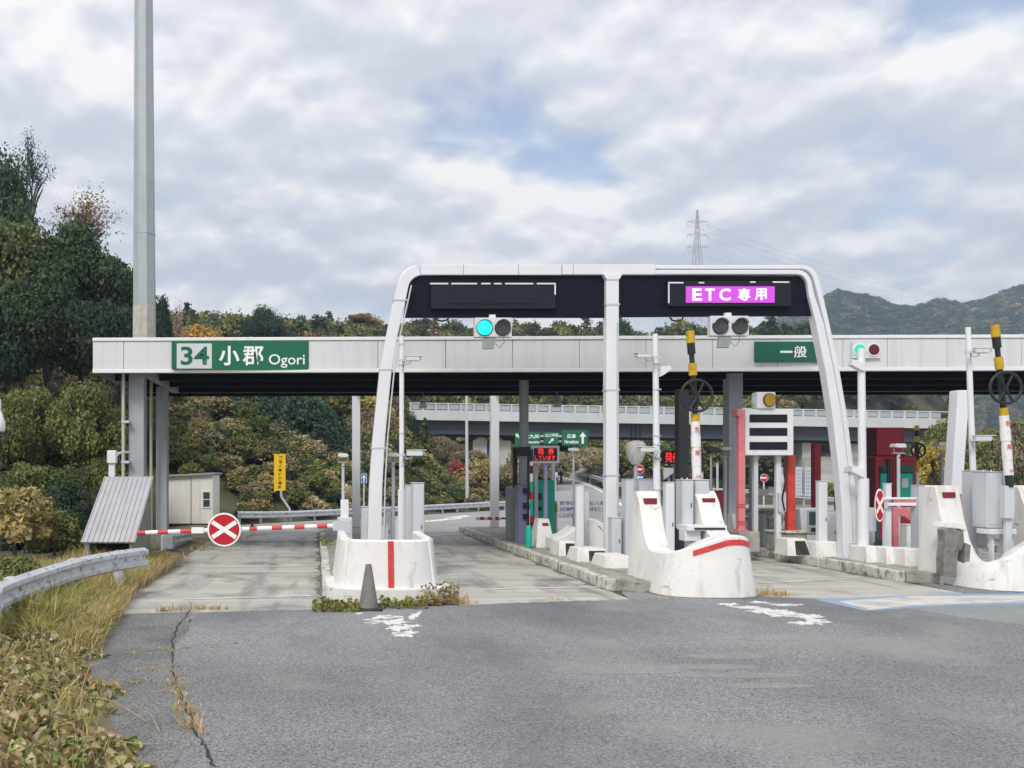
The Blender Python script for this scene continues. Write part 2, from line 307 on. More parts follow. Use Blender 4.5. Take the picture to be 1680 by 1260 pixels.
    def sweep(s, path, prof):         # closed profile (n outwards to the right, z) along an XY path with z
        pts = [Vector(p) for p in path]; m = len(prof); vs = []
        for i, p in enumerate(pts):
            t = pts[min(i+1, len(pts)-1)] - pts[max(i-1, 0)]; t.z = 0; t.normalize(); nn = Vector((t.y, -t.x, 0))
            for a, z in prof: vs.append(p + nn * a + Vector((0, 0, z)))
        fs = [(i*m+k, (i+1)*m+k, (i+1)*m+(k+1) % m, i*m+(k+1) % m) for i in range(len(pts)-1) for k in range(m)]
        fs += [list(range(m)), [(len(pts)-1)*m + k for k in range(m-1, -1, -1)]]
        return s.add(vs, fs)
    def build(s, name, material, parent=None, bev=0.0, seg=2, loc=None):
        me = bpy.data.meshes.new(name)
        o = bpy.data.objects.new(name, me); col.objects.link(o)
        if parent is not None:
            org = ORG[parent.name]; o.parent = parent
        else:
            org = Vector(loc) if loc is not None else Vector((0, 0, 0)); o.location = org
        ORG[o.name] = org
        me.from_pydata([tuple(Vector(p) - org) for p in s.v], [], s.f)
        me.polygons.foreach_set('use_smooth', s.smooth)
        me.materials.append(MATS[material])
        bm = bmesh.new(); bm.from_mesh(me); bmesh.ops.recalc_face_normals(bm, faces=bm.faces); bm.to_mesh(me); bm.free()
        if any(s.smooth): me.set_sharp_from_angle(angle=R(38))
        if bev:
            b = o.modifiers.new('bevel', 'BEVEL'); b.width = bev; b.segments = seg; b.limit_method = 'ANGLE'; b.angle_limit = R(35)
        return o
def tag(o, label=None, cat=None, group=None, kind=None):
    if label: o['label'] = label
    if cat: o['category'] = cat
    if group: o['group'] = group
    if kind: o['kind'] = kind
    return o
def thing(name, label, cat, loc, group=None):
    o = bpy.data.objects.new(name, None); col.objects.link(o); o.location = loc; o.empty_display_size = 0.2
    ORG[o.name] = Vector(loc); return tag(o, label, cat, group)
def dup(o, loc, label, rotz=None, scale=None):
    def rec(a, parent):
        c = a.copy(); col.objects.link(c); c.parent = parent
        for ch in a.children: rec(ch, c)
        return c
    c = rec(o, None); c.location = loc; ORG[c.name] = Vector(loc); c['label'] = label
    if rotz is not None: c.rotation_euler = (0, 0, rotz)
    if scale is not None: c.scale = scale
    return c
def text_mesh(body, x0, x1, z0, z1, y, material, parent, bold=0.0, name='lettering', keep=False, skew=0.0):
    cu = bpy.data.curves.new('text', 'FONT'); cu.body = body; cu.size = 1.0; cu.offset = bold; cu.align_x = 'LEFT'; cu.resolution_u = 3
    t = bpy.data.objects.new('text', cu); col.objects.link(t)
    dg = bpy.context.evaluated_depsgraph_get(); me = bpy.data.meshes.new_from_object(t.evaluated_get(dg))
    bpy.data.objects.remove(t); bpy.data.curves.remove(cu)
    n = len(me.vertices); a = np.empty(n * 3); me.vertices.foreach_get('co', a); a = a.reshape(-1, 3)
    lo, hi = a.min(0), a.max(0); sx = (x1 - x0) / max(1e-6, hi[0] - lo[0]); sz = (z1 - z0) / max(1e-6, hi[1] - lo[1])
    ox = x0
    if keep: sx = sz = min(sx, sz); ox = x0 + ((x1 - x0) - sx * (hi[0] - lo[0])) / 2; z0 = z0 + ((z1 - z0) - sz * (hi[1] - lo[1])) / 2
    org = ORG[parent.name]
    b = np.stack([ox + (a[:, 0] - lo[0]) * sx - org.x, np.full(n, y) - org.y, z0 + (a[:, 1] - lo[1]) * sz - org.z], 1)
    me.vertices.foreach_set('co', b.ravel()); me.update(); me.materials.clear(); me.materials.append(MATS[material]); me.name = name
    o = bpy.data.objects.new(name, me); col.objects.link(o); o.parent = parent; ORG[o.name] = org
    return o
def structure(o): o['kind'] = 'structure'; return o
def smoothstep(x, a, b):
    t = min(1, max(0, (x - a) / (b - a))); return t * t * (3 - 2 * t)

# ------------------------------------------------------------------ terrain
def rail_line(X):                     # where the far verge begins behind the lanes
    if X < 11.5: return 39.5 + (X + 3.3) * 1.15
    return 56.5 + (X - 11.5) * 0.55
def gz(X, Y):
    z = -0.06
    if X < -6:
        uu = U0 + X * F / Y
        z += max(0.0, -X - 7.5) * 0.55 * smoothstep(Y, 20, 40) * (1 - smoothstep(uu, 120, 300)) * (1 - smoothstep(Y, 60, 90))
    dd = Y - rail_line(X) - 1.0
    if dd <= 0: return z
    u = U0 + X * F / Y
    near = min(dd, 14) * 0.34                                   # steep bank left of the bridge
    mid = min(dd, 30) * 0.105                                   # gentler slope below the bridge
    low = 0.15 + min(dd, 40) * 0.035
    k1, k2 = smoothstep(u, 640, 740), smoothstep(u, 900, 1080)
    base = (near * (1 - k1) + mid * k1) * (1 - k2) + low * k2
    vr = 521 + 45 * smoothstep(u, 1270, 1420) - 40 * (1 - smoothstep(u, 150, 280))
    top = pz(vr, 150) - 4.6
    y0 = rail_line(X) + 15 + 18 * k1 + 6 * k2
    if y0 < 148: base = base + (top - base) * min(1.0, max(0.0, (Y - y0) / (150 - y0)))
    if Y > 150: base -= (Y - 150) * 0.05
    return max(z, -0.06 + base)
def grid_mesh(xs, ys, fz):
    m = MB(); nx = len(xs)
    m.v = [(x, y, fz(x, y)) for y in ys for x in xs]
    m.f = [(j*nx+i, j*nx+i+1, (j+1)*nx+i+1, (j+1)*nx+i) for j in range(len(ys)-1) for i in range(nx-1)]
    m.smooth = [True] * len(m.f); return m
m = MB(); m.box(-3000, 3000, -60, 4000, -1.0, -0.12); structure(m.build('ground', 'soil'))
xs = list(np.arange(-120, -20, 6.0)) + list(np.arange(-20, 60, 1.5)) + list(np.arange(60, 330, 9.0))
ys = list(np.arange(21, 100, 1.6)) + list(np.arange(100, 470, 8.0))
structure(grid_mesh(xs, ys, gz).build('hillside', 'hill_soil'))
def ridge_v(u):
    pts = [(1180, 560), (1290, 522), (1340, 500), (1375, 484), (1420, 492), (1470, 508), (1500, 512), (1545, 497), (1580, 506), (1625, 494), (1680, 474), (1800, 450), (2100, 470)]
    for (a, b), (c, e) in zip(pts, pts[1:]):
        if a <= u <= c: return b + (e - b) * (u - a) / (c - a)
    return 560
def far_z(X, Y):
    u = U0 + X * F / Y
    top = pz(ridge_v(min(2090, max(1185, u))) + 8, 700)
    k = smoothstep(Y, 430, 700) * (1 - 0.5 * smoothstep(Y, 705, 900))
    n = 6 * math.sin(X * 0.045 + Y * 0.02) + 5 * math.sin(X * 0.02 - Y * 0.035)
    return -2 + (top + 2) * k * (smoothstep(u, 1120, 1290)) + n * smoothstep(Y, 440, 520) * (1 - smoothstep(Y, 600, 690))
fx = list(np.arange(160, 900, 10.0)); fy = list(np.arange(420, 900, 12.0))
structure(grid_mesh(fx, fy, far_z).build('far_hills', 'far_hill_soil'))

# ------------------------------------------------------------------ pavements
def ragged(pts, n=14, amp=.05):
    out = []
    for (a_, b_) in zip(pts, pts[1:]):
        for k in range(n): f = k / n; out.append((a_[0] + (b_[0]-a_[0])*f + random.uniform(-amp, amp)*.3, a_[1] + (b_[1]-a_[1])*f + random.uniform(-amp, amp)))
    return out + [pts[-1]]
SEAM = [(-3.4, 13.75), (-1.8, 13.95), (0.1, 14.3), (2.4, 14.75), (4.0, 15.15), (5.25, 15.4), (5.5, 16.5), (7.6, 16.5), (7.8, 15.7), (9.3, 15.25), (11.4, 15.35), (11.6, 17.6), (13.8, 17.6), (14.0, 15.4), (45, 15.4)]
m = MB(); m.prism_z([(-1.9, -8), (45, -8)] + ragged(SEAM[1:])[::-1], -0.1, 0.012); structure(m.build('forecourt_asphalt', 'asphalt'))
m = MB()      # older strip along the verge, left of the long crack
m.prism_z([(-3.4, -8), (-1.0, -8), (-1.02, 7.2), (-1.35, 9.0), (-1.62, 10.4), (-1.75, 11.3), (-1.72, 12.3), (-1.95, 13.98)] + ragged([(-2.0, 13.95), (-3.4, 13.72)], 8, .04), -0.1, 0.0145); structure(m.build('verge_asphalt', 'asphalt_old'))
m = MB(); m.box(-3.45, 45, 13.3, 33.0, -0.2, -0.012); plaza = structure(m.build('plaza_base', 'joint_filler'))
ysl = [13.35, 15.55, 19.3, 23.0, 27.4, 32.9]
def slab_row(x0, x1, cuts):
    for a, b in zip(cuts, cuts[1:]):
        q = MB(); q.box(x0 + .008, x1 - .008, a + .008, b - .008, -0.1, 0.004 + random.uniform(0, .003)); q.build('concrete_slab', 'lane_concrete', plaza)
slab_row(-3.42, 0.1, ysl); slab_row(2.3, 5.3, [13.35, 16.0, 19.6, 23.4, 27.9, 32.9])
slab_row(7.5, 11.5, [13.35, 16.2, 17.3, 20.5, 24.0, 28.4, 32.9]); slab_row(13.9, 18.5, [13.35, 18, 22, 27, 32.9]); slab_row(20.5, 32, [13.35, 18, 22, 27, 32.9])
m = MB(); m.prism_z(ragged([(9.0, 14.9), (9.6, 13.2), (10.6, 11.5), (13.5, 9.2)], 10, .06) + [(40, 9.2), (40, 15.2), (9.6, 15.1)], -0.05, 0.0165); structure(m.build('sealed_patch', 'road_grey_green'))
# far road: widening apron behind the gates, then a ramp that climbs away to the right and curls under the bridge
m = MB()
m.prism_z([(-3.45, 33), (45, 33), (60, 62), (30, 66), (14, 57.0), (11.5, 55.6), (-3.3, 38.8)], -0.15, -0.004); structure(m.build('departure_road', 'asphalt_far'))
m = MB(); rp = []
for i in range(25):
    t = i / 24; x = 14 + 3.0 * t + 14 * t * t; y = 52 + 34 * t
    x = 13.0 + 12 * t - 9.5 * t * t; rp.append((x + 2, y, 0.02 + 2.2 * smoothstep(t, 0.05, 1.0)))
wd = 5.2
vsr = []
for i, p in enumerate(rp):
    vsr += [(p[0] - wd / 2, p[1], p[2]), (p[0] + wd / 2, p[1] - 1.5, p[2]), (p[0] + wd / 2 + 1.0, p[1] - 1.5, p[2] - 1.6), (p[0] - wd / 2 - 1.0, p[1], p[2] - 1.6)]
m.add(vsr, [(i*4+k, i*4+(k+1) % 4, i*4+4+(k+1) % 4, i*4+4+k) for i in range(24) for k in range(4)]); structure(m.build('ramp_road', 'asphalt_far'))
m = MB()
for i in range(24):
    a, b = rp[i], rp[i+1]
    m.add([(a[0]+wd/2-.55, a[1]-1.4, a[2]+.02), (a[0]+wd/2-.35, a[1]-1.4, a[2]+.02), (b[0]+wd/2-.35, b[1]-1.4, b[2]+.02), (b[0]+wd/2-.55, b[1]-1.4, b[2]+.02)], [(0, 1, 2, 3)])
    m.add([(a[0]-wd/2+.3, a[1]-.1, a[2]+.02), (a[0]-wd/2+.5, a[1]-.1, a[2]+.02), (b[0]-wd/2+.5, b[1]-.1, b[2]+.02), (b[0]-wd/2+.3, b[1]-.1, b[2]+.02)], [(0, 1, 2, 3)])
o = m.build('ramp_edge_lines', 'road_white'); structure(o)
# verge sheet on the left
m = MB(); vv = []
yv = [-8, 5, 7, 9, 11, 13, 15, 17, 19, 21.5, 26, 40]
for y in yv:
    e = -1.15 if y < 6 else (-1.15 - (y - 6) * 0.33 if y < 11 else (-2.8 - (y - 11) * 0.12 if y < 16 else -3.42))
    vv += [(e, y, 0.012), (e - .5, y, 0.09), (e - 1.6, y, 0.10), (e - 4, y, -0.15), (-16, y, -0.5)]
m.add(vv, [(j*5+i, j*5+i+1, j*5+6+i, j*5+5+i) for j in range(len(yv)-1) for i in range(4)], True); structure(m.build('verge', 'soil'))

# painted marks, worn to flakes
def flakes(name, pts, material, label):
    q = MB()
    for fi, (u, v, w_, h_) in enumerate(pts):
        Y = EYE * F / (v - V0); x = px(u, Y); rx = w_ * Y / F / 2; ry = h_ * Y * Y / (F * EYE) / 2
        n = 40; ph = [random.uniform(0, 6.28) for _ in range(4)]; P_ = []
        for i in range(n):
            th = 2*math.pi*i/n; rr = (.86 + .06*math.sin(3*th+ph[0]) + .05*math.sin(7*th+ph[1]) + random.uniform(-.04, .04)) if material == 'pale_wear' else .74 + .16*math.sin(3*th+ph[0]) + .16*math.sin(5*th+ph[1]) + .14*math.sin(9*th+ph[2]) + .12*math.sin(14*th+ph[3]) + random.uniform(-.05, .05)
            P_.append((x + rx*rr*math.cos(th) + ry*.25*math.sin(th), Y + ry*rr*math.sin(th)))
        q.prism_z(P_, 0.0125, (0.0145 if material == 'pale_wear' else 0.0185) + fi * .0004)
    o = q.build(name, material); structure(o); return o
flakes('worn_paint', [(632, 1014, 56, 8), (640, 1022, 78, 10), (604, 1018, 16, 3), (680, 1012, 18, 14), (688, 1007, 10, 6), (655, 1032, 46, 11), (674, 1030, 34, 10), (664, 1042, 48, 12), (590, 1008, 14, 3)], 'road_white_worn', '')
flakes('worn_arrow', [(1195, 993, 40, 5), (1225, 998, 50, 6), (1262, 1004, 84, 10), (1290, 1010, 74, 11), (1325, 1013, 58, 11), (1340, 1021, 44, 11), (1318, 1024, 50, 6), (1245, 990, 36, 4), (1290, 994, 60, 4)], 'road_white_worn', '')
flakes('faded_hatching', [(1190, 1078, 170, 12), (1150, 1096, 240, 10), (1210, 1110, 280, 10), (1255, 1127, 190, 11), (1010, 1100, 260, 20), (1260, 1050, 110, 8)], 'pale_wear', '')
m = MB()
def gp(u, v): Y = EYE * F / (v - V0); return (px(u, Y), Y)
m.prism_z([gp(1335, 985), gp(1420, 1004), gp(1560, 995), gp(1780, 992), gp(1780, 976), gp(1560, 976)], 0.010, 0.021); structure(m.build('blue_lane_paint', 'road_blue'))
m = MB(); m.prism_z([gp(1375, 989), gp(1428, 1003), gp(1500, 995), gp(1780, 986), gp(1780, 979), gp(1500, 980)], 0.012, 0.0255); structure(m.build('white_lane_paint', 'road_white_old'))
m = MB()
for a, b in (((1250, 958), (1400, 951)), ((300, 985), (510, 979)), ((330, 932), (520, 929)), ((712, 970), (1000, 964))):
    p, q = gp(*a), gp(*b); m.add([(p[0], p[1], .0115), (q[0], q[1], .0115), (q[0], q[1] + .16, .0115), (p[0], p[1] + .16, .0115)], [(0, 1, 2, 3)])
structure(m.build('pale_joint_lines', 'road_white_old'))
# arrow and hatch marks on the far apron
m = MB()
for (u0, v0, u1, v1) in ((700, 857, 760, 851), (735, 852, 772, 847)):
    p, q = gp(u0, v0), gp(u1, v1); m.add([(p[0], p[1], .006), (q[0], q[1], .006), (q[0], q[1] + 1.2, .006), (p[0], p[1] + 1.2, .006)], [(0, 1, 2, 3)])
structure(m.build('apron_arrow_paint', 'road_white'))
# cracks
m = MB()
def crack(pts, w0):
    for i in range(len(pts) - 1):
        a, b = gp(*pts[i]), gp(*pts[i+1]); n = 7; prev = None
        for k in range(n + 1):
            t = k / n; x = a[0] + (b[0]-a[0]) * t + random.uniform(-.02, .02); y = a[1] + (b[1]-a[1]) * t; ww = w0 * random.uniform(.5, 1.5)
            cur = ((x - ww, y, .0185), (x + ww, y + ww * .6, .0185))
            if prev: m.add([prev[0], prev[1], cur[1], cur[0]], [(0, 1, 2, 3)])
            prev = cur
crack([(312, 1003), (292, 1028), (282, 1060), (282, 1105), (300, 1150), (318, 1195), (334, 1225), (352, 1262)], 0.009)
crack([(205, 1075), (285, 1066), (385, 1058)], 0.010); crack([(205, 1105), (300, 1095)], 0.010); crack([(205, 1122), (280, 1120)], 0.008)
crack([(830, 1000), (1000, 1045), (1180, 1120)], 0.0018); crack([(1160, 1128), (1310, 1108)], 0.003); crack([(1140, 1118), (1290, 1098)], 0.003)
structure(m.build('pavement_cracks', 'crack'))

# ------------------------------------------------------------------ islands
def island(label, x0, x1, y0, y1, h=0.21, nose=0.5, group='toll lane islands'):
    t = thing('lane_island', label, 'island', ((x0+x1)/2, y0, 0), group)
    q = MB(); q.prism_z([(x0+.17, y0+nose), (x0+.45, y0+.2), (x1-.45, y0+.2), (x1-.17, y0+nose), (x1-.17, y1-.17), (x0+.17, y1-.17)], -.1, h - .015); q.build('top_slab', 'old_concrete', t, .01)
    for side in (0, 1):
        y = y0 + nose
        while y < y1 - .3:
            l = min(random.uniform(.75, 1.15), y1 - y); dz = random.uniform(-.02, .012); dx = random.uniform(-.015, .015)
            q = MB(); xa, xb = ((x0, x0+.17) if side == 0 else (x1-.17, x1))
            q.box(xa+dx, xb+dx, y+.008, y+l-.008, -.1, h + dz); q.build('kerb_stone', 'kerb_concrete', t, .018); y += l
    return t
island('concrete lane island carrying the squat white barrier with one red stripe', 0.1, 2.3, 15.3, 34.2)
island('concrete lane island carrying the green machine and the two-horned white barrier', 5.3, 7.5, 16.2, 34.2)
islC = island('concrete lane island carrying the three-row price board and the red posts', 11.5, 13.9, 17.6, 34.2)
island('concrete lane island under the dark red booth', 18.5, 20.5, 22, 33)

def dark_strip(path, w0, z):  # ragged darker strip on the ground along kerbs and barrier feet
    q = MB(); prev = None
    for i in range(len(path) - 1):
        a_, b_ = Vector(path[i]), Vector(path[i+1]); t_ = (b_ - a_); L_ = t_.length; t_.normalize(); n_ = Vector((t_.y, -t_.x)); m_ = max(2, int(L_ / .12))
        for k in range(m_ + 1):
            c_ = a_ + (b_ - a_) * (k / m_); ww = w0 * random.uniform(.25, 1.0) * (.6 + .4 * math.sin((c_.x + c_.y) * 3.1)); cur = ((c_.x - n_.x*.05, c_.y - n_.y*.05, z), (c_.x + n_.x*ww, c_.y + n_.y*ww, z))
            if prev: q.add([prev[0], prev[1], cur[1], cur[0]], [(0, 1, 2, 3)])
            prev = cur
    return structure(q.build('kerb_dark_strip', 'ground_dark'))
dark_strip([(.1, 33), (.1, 15.9)], .22, .0095); dark_strip([(2.3, 15.9), (2.3, 33)], .16, .0095); dark_strip([(5.3, 33), (5.3, 16.6)], .24, .0095); dark_strip([(7.5, 16.6), (7.5, 33)], .2, .0095); dark_strip([(11.5, 33), (11.5, 18.1)], .24, .0095)
dark_strip([(.12, 15.9), (.2, 15.1), (.6, 14.9), (1.2, 14.88), (1.8, 14.9), (2.2, 15.1), (2.28, 15.9)], .16, .0165)
dark_strip([(5.4, 16.6), (5.95, 16.4), (6.0, 15.9), (6.3, 15.62), (6.9, 15.56), (7.4, 15.62), (7.68, 15.95), (7.74, 16.6)], .18, .0165)
dark_strip([(11.55, 18.0), (12.1, 17.6), (12.15, 16.9), (12.5, 16.45), (13.3, 16.36), (14.2, 16.45), (14.5, 17)], .2, .0165)
# ------------------------------------------------------------------ canopy (turned a little: its right end stands nearer)
CY0, CA = 23.4, -0.024
def cy(X): return CY0 + CA * (X + 5.7)
can = thing('toll_canopy', 'long flat toll gate canopy with white panelled fascia and dark underside', 'canopy', (-5.7, 23.4, 0))
ZB, ZT = 4.72, 5.62
XE = 24.0
def slab(x0, x1, d0, d1, z0, z1, q=None):
    q = q or MB()
    return q.hexa([(x0, cy(x0)+d0, z0), (x1, cy(x1)+d0, z0), (x1, cy(x1)+d1, z0), (x0, cy(x0)+d1, z0), (x0, cy(x0)+d0, z1), (x1, cy(x1)+d0, z1), (x1, cy(x1)+d1, z1), (x0, cy(x0)+d1, z1)])
def fu(u):            # fascia plane: pixel column to X
    k = (u - U0) / F; return k * (CY0 + CA * 5.7) / (1 - k * CA)
seams = [152, 203, 282, 397, 506, 620, 731, 841, 951, 1060, 1169, 1276, 1383, 1456, 1554, 1676, 1790, 1900, 2010]
for a, b in zip(seams, seams[1:]):
    slab(fu(a) + .006, fu(b) - .006, 0, .06, ZB + .10, ZT - .09).build('fascia_panel', 'white_panel', can, .006)
slab(-5.74, XE, -.03, .10, ZT - .085, ZT).build('top_trim', 'white_trim', can, .01)
slab(-5.74, XE, -.03, .10, ZB, ZB + .095).build('bottom_trim', 'white_trim', can, .01)
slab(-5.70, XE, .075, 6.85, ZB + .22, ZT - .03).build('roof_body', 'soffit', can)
slab(-5.76, -5.70, .101, 6.9, ZB + .02, ZT - .002).build('side_fascia', 'mid_grey_paint', can)
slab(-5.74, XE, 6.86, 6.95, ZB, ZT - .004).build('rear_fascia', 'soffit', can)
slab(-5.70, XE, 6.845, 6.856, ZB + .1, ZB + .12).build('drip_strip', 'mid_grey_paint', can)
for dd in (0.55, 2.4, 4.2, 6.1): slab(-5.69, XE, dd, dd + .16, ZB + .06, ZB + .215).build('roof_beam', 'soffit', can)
for xx in (-4.55,): slab(xx - .1, xx + .1, .72, 6.05, ZB + .03, ZB + .2).build('cross_beam', 'column_grey', can)
def column(u0, u1, Y, vb, material, square=True, z0=0.0, top=.2):
    x0, x1 = px(u0, Y), px(u1, Y); q = MB()
    if square:
        q.box(x0, x1, Y, Y + (x1-x0), z0, ZB + top)
    else: q.cyl(((x0+x1)/2, Y, z0), ((x0+x1)/2, Y, ZB + .2), (x1-x0)/2, n=20)
    q.build('column', material, can, .012 if square else 0)
column(211, 236, 24.0, 920, 'column_grey'); column(256, 274, 27.6, 920, 'column_grey')
column(578, 591, 33.2, 880, 'white_paint', z0=.2, top=.7); column(806, 819, 33.2, 865, 'white_paint', z0=.2, top=.7)
column(852, 867, 27.2, 900, 'column_grey', False, z0=.2); column(1196, 1219, 25.2, 880, 'column_pale', z0=.2)
column(1760, 1785, 25.2, 880, 'column_grey', z0=.2)
for u in (584.5, 812.5):
    q = MB(); q.box(px(u, 33.2) - .06, px(u, 33.2) + .06, 30.3, 33.2, 5.15, 5.3); q.build('rear_tie', 'white_paint', can)
q = MB(); q.tube([(px(203, 23.9), 23.85, 0), (px(203, 23.9), 23.85, ZB + .2)], .045, 10)
q.build('downpipe', 'pipe_cream', can)
q = MB(); q.tube([(px(248, 27.3), 27.3, 0), (px(248, 27.3), 27.3, ZB + .2)], .045, 10); q.build('downpipe', 'pipe_cream', can)
for v in (692, 758):
    q = MB(); q.box(px(199, 23.8), px(212, 23.8), 23.79, 23.98, pz(v + 2, 23.85), pz(v - 2, 23.85)); q.build('pipe_clip', 'galvanised', can)
# mast rising beyond the canopy roof
mt = thing('light_mast', 'tall octagonal grey steel mast rising above the left canopy end', 'mast', (px(236, 26.5), 26.5, ZT - .05))
Ym = 26.5
zt = pz(-60, Ym)
q = MB(); q.cyl((px(237, Ym), Ym, ZT - .05), (px(237, Ym), Ym, pz(503, Ym)), .338, .335, n=8, sm=False, rot=R(22.5)); q.build('mast_base', 'mast_bare', mt)
q = MB(); q.cyl((px(237, Ym), Ym, pz(503, Ym)), (px(235.6, Ym), Ym, zt), .330, .26, n=8, sm=False, rot=R(22.5)); q.build('mast_shaft', 'mast_steel', mt)
q = MB(); q.cyl((px(237, Ym), Ym, pz(386, Ym)), (px(237, Ym), Ym, pz(382, Ym)), .322, .322, n=8, sm=False, rot=R(22.5)); q.build('mast_joint', 'mast_steel', mt)
# name sign on the fascia
def fascia_sign(name, label, u0, u1, v0, v1, material, cat='sign'):
    Y = cy(fu((u0+u1)/2)); t = thing(name, label, cat, (px((u0+u1)/2, Y), Y - .08, pz(v1, Y)))
    q = MB(); q.box(px(u0, Y), px(u1, Y), Y - .075, Y - .032, pz(v1, Y), pz(v0, Y)); q.build('sign_board', material, t, .006); return t, Y - .08
t, y = fascia_sign('place_name_sign', 'long green place name sign reading 34 and Ogori on the canopy', 283, 506, 560, 607, 'sign_green')
Y = y
q = MB(); q.box(px(285, Y), px(290, Y), y - .001, y + .01, pz(604, Y), pz(562.5, Y)); q.build('dark_edge', 'sign_teal_green', t)
q = MB(); q.box(px(290, Y), px(347.5, Y), y - .003, y + .01, pz(604.5, Y), pz(563.5, Y)); q.build('number_plate', 'board_pale', t)
text_mesh('34', px(296.5, Y), px(343, Y), pz(599, Y), pz(568.5, Y), y - .007, 'letter_green', t, 0.022)
text_mesh('小', px(359, Y), px(393, Y), pz(599.5, Y), pz(567.5, Y), y - .004, 'letter_white', t, 0.026)
text_mesh('郡', px(398, Y), px(432.5, Y), pz(599.5, Y), pz(568, Y), y - .004, 'letter_white', t, 0.02)
text_mesh('Ogori', px(441, Y), px(500, Y), pz(603.5, Y), pz(581, Y), y - .004, 'letter_white', t, 0.006)
t, y = fascia_sign('lane_sign', 'dark green lane sign with two white characters on the canopy', 1236, 1352, 561, 594.5, 'sign_teal_green')
Y = y; text_mesh('一', px(1280, Y), px(1300, Y), pz(579, Y), pz(575.5, Y), y - .004, 'letter_white', t, 0.03)
text_mesh('般', px(1302.5, Y), px(1323.5, Y), pz(587, Y), pz(567.5, Y), y - .004, 'letter_white', t, 0.022)
Y = cy(fu(1420)) - .04
t = thing('lane_signal', 'square fascia lamp plate with dark red lens and green ring', 'traffic light', (px(1420, Y), Y, pz(588, Y)))
q = MB(); q.box(px(1397, Y), px(1443, Y), Y - .03, Y + .03, pz(588, Y), pz(560, Y)); q.build('back_plate', 'white_panel', t, .005)
for u, mm in ((1409, 'glow_green'), (1432, 'lens_dark_red')):
    q = MB(); q.disc((px(u, Y), pz(574, Y)), 11 * Y / F, Y - .05, Y - .02); o = q.build('lamp_rim', 'white_trim', t, .004)
    q = MB(); q.disc((px(u, Y), pz(574, Y)), 8.8 * Y / F, Y - .056, Y - .03); q.build('lens', mm, o)

# ------------------------------------------------------------------ gantry with the lane displays
GY = 21.0
g = lambda u, v: (px(u, GY), pz(v, GY))
gan = thing('lane_gantry', 'white portal gantry with rounded corners carrying dark lane display panels', 'gantry', (px(1005, GY), GY, 0))
def strip_y(left, right, y0, y1):     # outline from two pixel polylines
    poly = [g(*p) for p in left] + [g(*p) for p in reversed(right)]
    return poly
def band(outer, inner, y0, y1):
    q = MB(); n = len(outer)
    vs_ = []
    for (a, b) in zip(outer, inner):
        A, B = g(*a), g(*b); vs_ += [(A[0], y0, A[1]), (B[0], y0, B[1]), (B[0], y1, B[1]), (A[0], y1, A[1])]
    fs = [(i*4+k, i*4+(k+1) % 4, i*4+4+(k+1) % 4, i*4+4+k) for i in range(n-1) for k in range(4)] + [(0, 1, 2, 3), ((n-1)*4+3, (n-1)*4+2, (n-1)*4+1, (n-1)*4)]
    return q.add(vs_, fs)
arcL = [(652.5 + 38 - 38*math.cos(R(a))*1.0, 470 - 36*math.sin(R(a))) for a in range(14, 91, 11)]
outL = [(602, 930), (603.5, 880), (606, 800), (611, 725), (617, 665), (623, 610), (634, 550), (644, 500)] + arcL
inL = [(624, 930), (626, 880), (627.5, 800), (631.5, 725), (637, 665), (642.5, 610), (652.5, 550), (664, 500)] + [(670 + 25 - 25*math.cos(R(a)), 474 - 23*math.sin(R(a))) for a in range(14, 91, 11)]
band(outL, inL, GY, GY + .3).build('curved_leg', 'white_paint', gan, .02)
q = MB(); a, b = g(691, 434), g(922, 451); q.box(a[0], b[0] - .006, GY - .002, GY + .302, b[1], a[1]); q.build('top_beam', 'white_paint', gan, .012)
q = MB(); a, b = g(922.5, 433.5), g(1076, 450.5); q.box(a[0], b[0], GY - .005, GY + .305, b[1], a[1]); q.build('top_beam', 'white_paint', gan, .012)
tp = lambda L, off: L
outR = [(1076, 434.5), (1180, 434.5), (1318, 434.5)] + [(1318 + 27*math.sin(R(a)), 434.5 + 28 - 28*math.cos(R(a))) for a in (20, 40, 60, 78)] + [(1350, 478), (1362, 530), (1379, 610), (1391, 680), (1402, 770), (1408, 840), (1411, 925)]
inR = [(1076, 441), (1180, 441), (1316, 441)] + [(1316 + 21*math.sin(R(a)), 441 + 24 - 24*math.cos(R(a))) for a in (20, 40, 60, 78)] + [(1342, 480), (1354, 530), (1370.5, 610), (1382.5, 680), (1393.5, 770), (1399.5, 840), (1402, 925)]
band(outR, inR, GY + .02, GY + .2).build('outer_tube', 'white_paint', gan, .02)
outR2 = [(1076, 443), (1180, 443), (1310, 443)] + [(1310 + 22*math.sin(R(a)), 443 + 26 - 26*math.cos(R(a))) for a in (20, 40, 60, 78)] + [(1336, 485), (1351, 530), (1368, 610), (1380.5, 680), (1391.5, 770), (1397.5, 840), (1400, 925)]
inR2 = [(1076, 450.5), (1180, 450.5), (1308, 450.5)] + [(1308 + 17*math.sin(R(a)), 450.5 + 22 - 22*math.cos(R(a))) for a in (20, 40, 60, 78)] + [(1327, 487), (1338, 530), (1354, 610), (1365, 680), (1375.5, 770), (1381.5, 840), (1384, 925)]
band(outR2, inR2, GY - .02, GY + .26).build('curved_leg', 'white_paint', gan, .02)
for v in (770, 895):
    u = 1384 + (v - 770) * .06; a, b = g(u, v - 5), g(u + 28, v + 5); q = MB(); q.box(a[0], b[0], GY - .04, GY + .24, b[1], a[1]); q.build('leg_clamp', 'light_grey_paint', gan, .01)
q = MB(); a, b = g(993.5, 452), g(1014.5, 915); q.box(a[0], b[0], GY - .06, GY + .2, .2, a[1]); q.build('centre_post', 'white_paint', gan, .025)
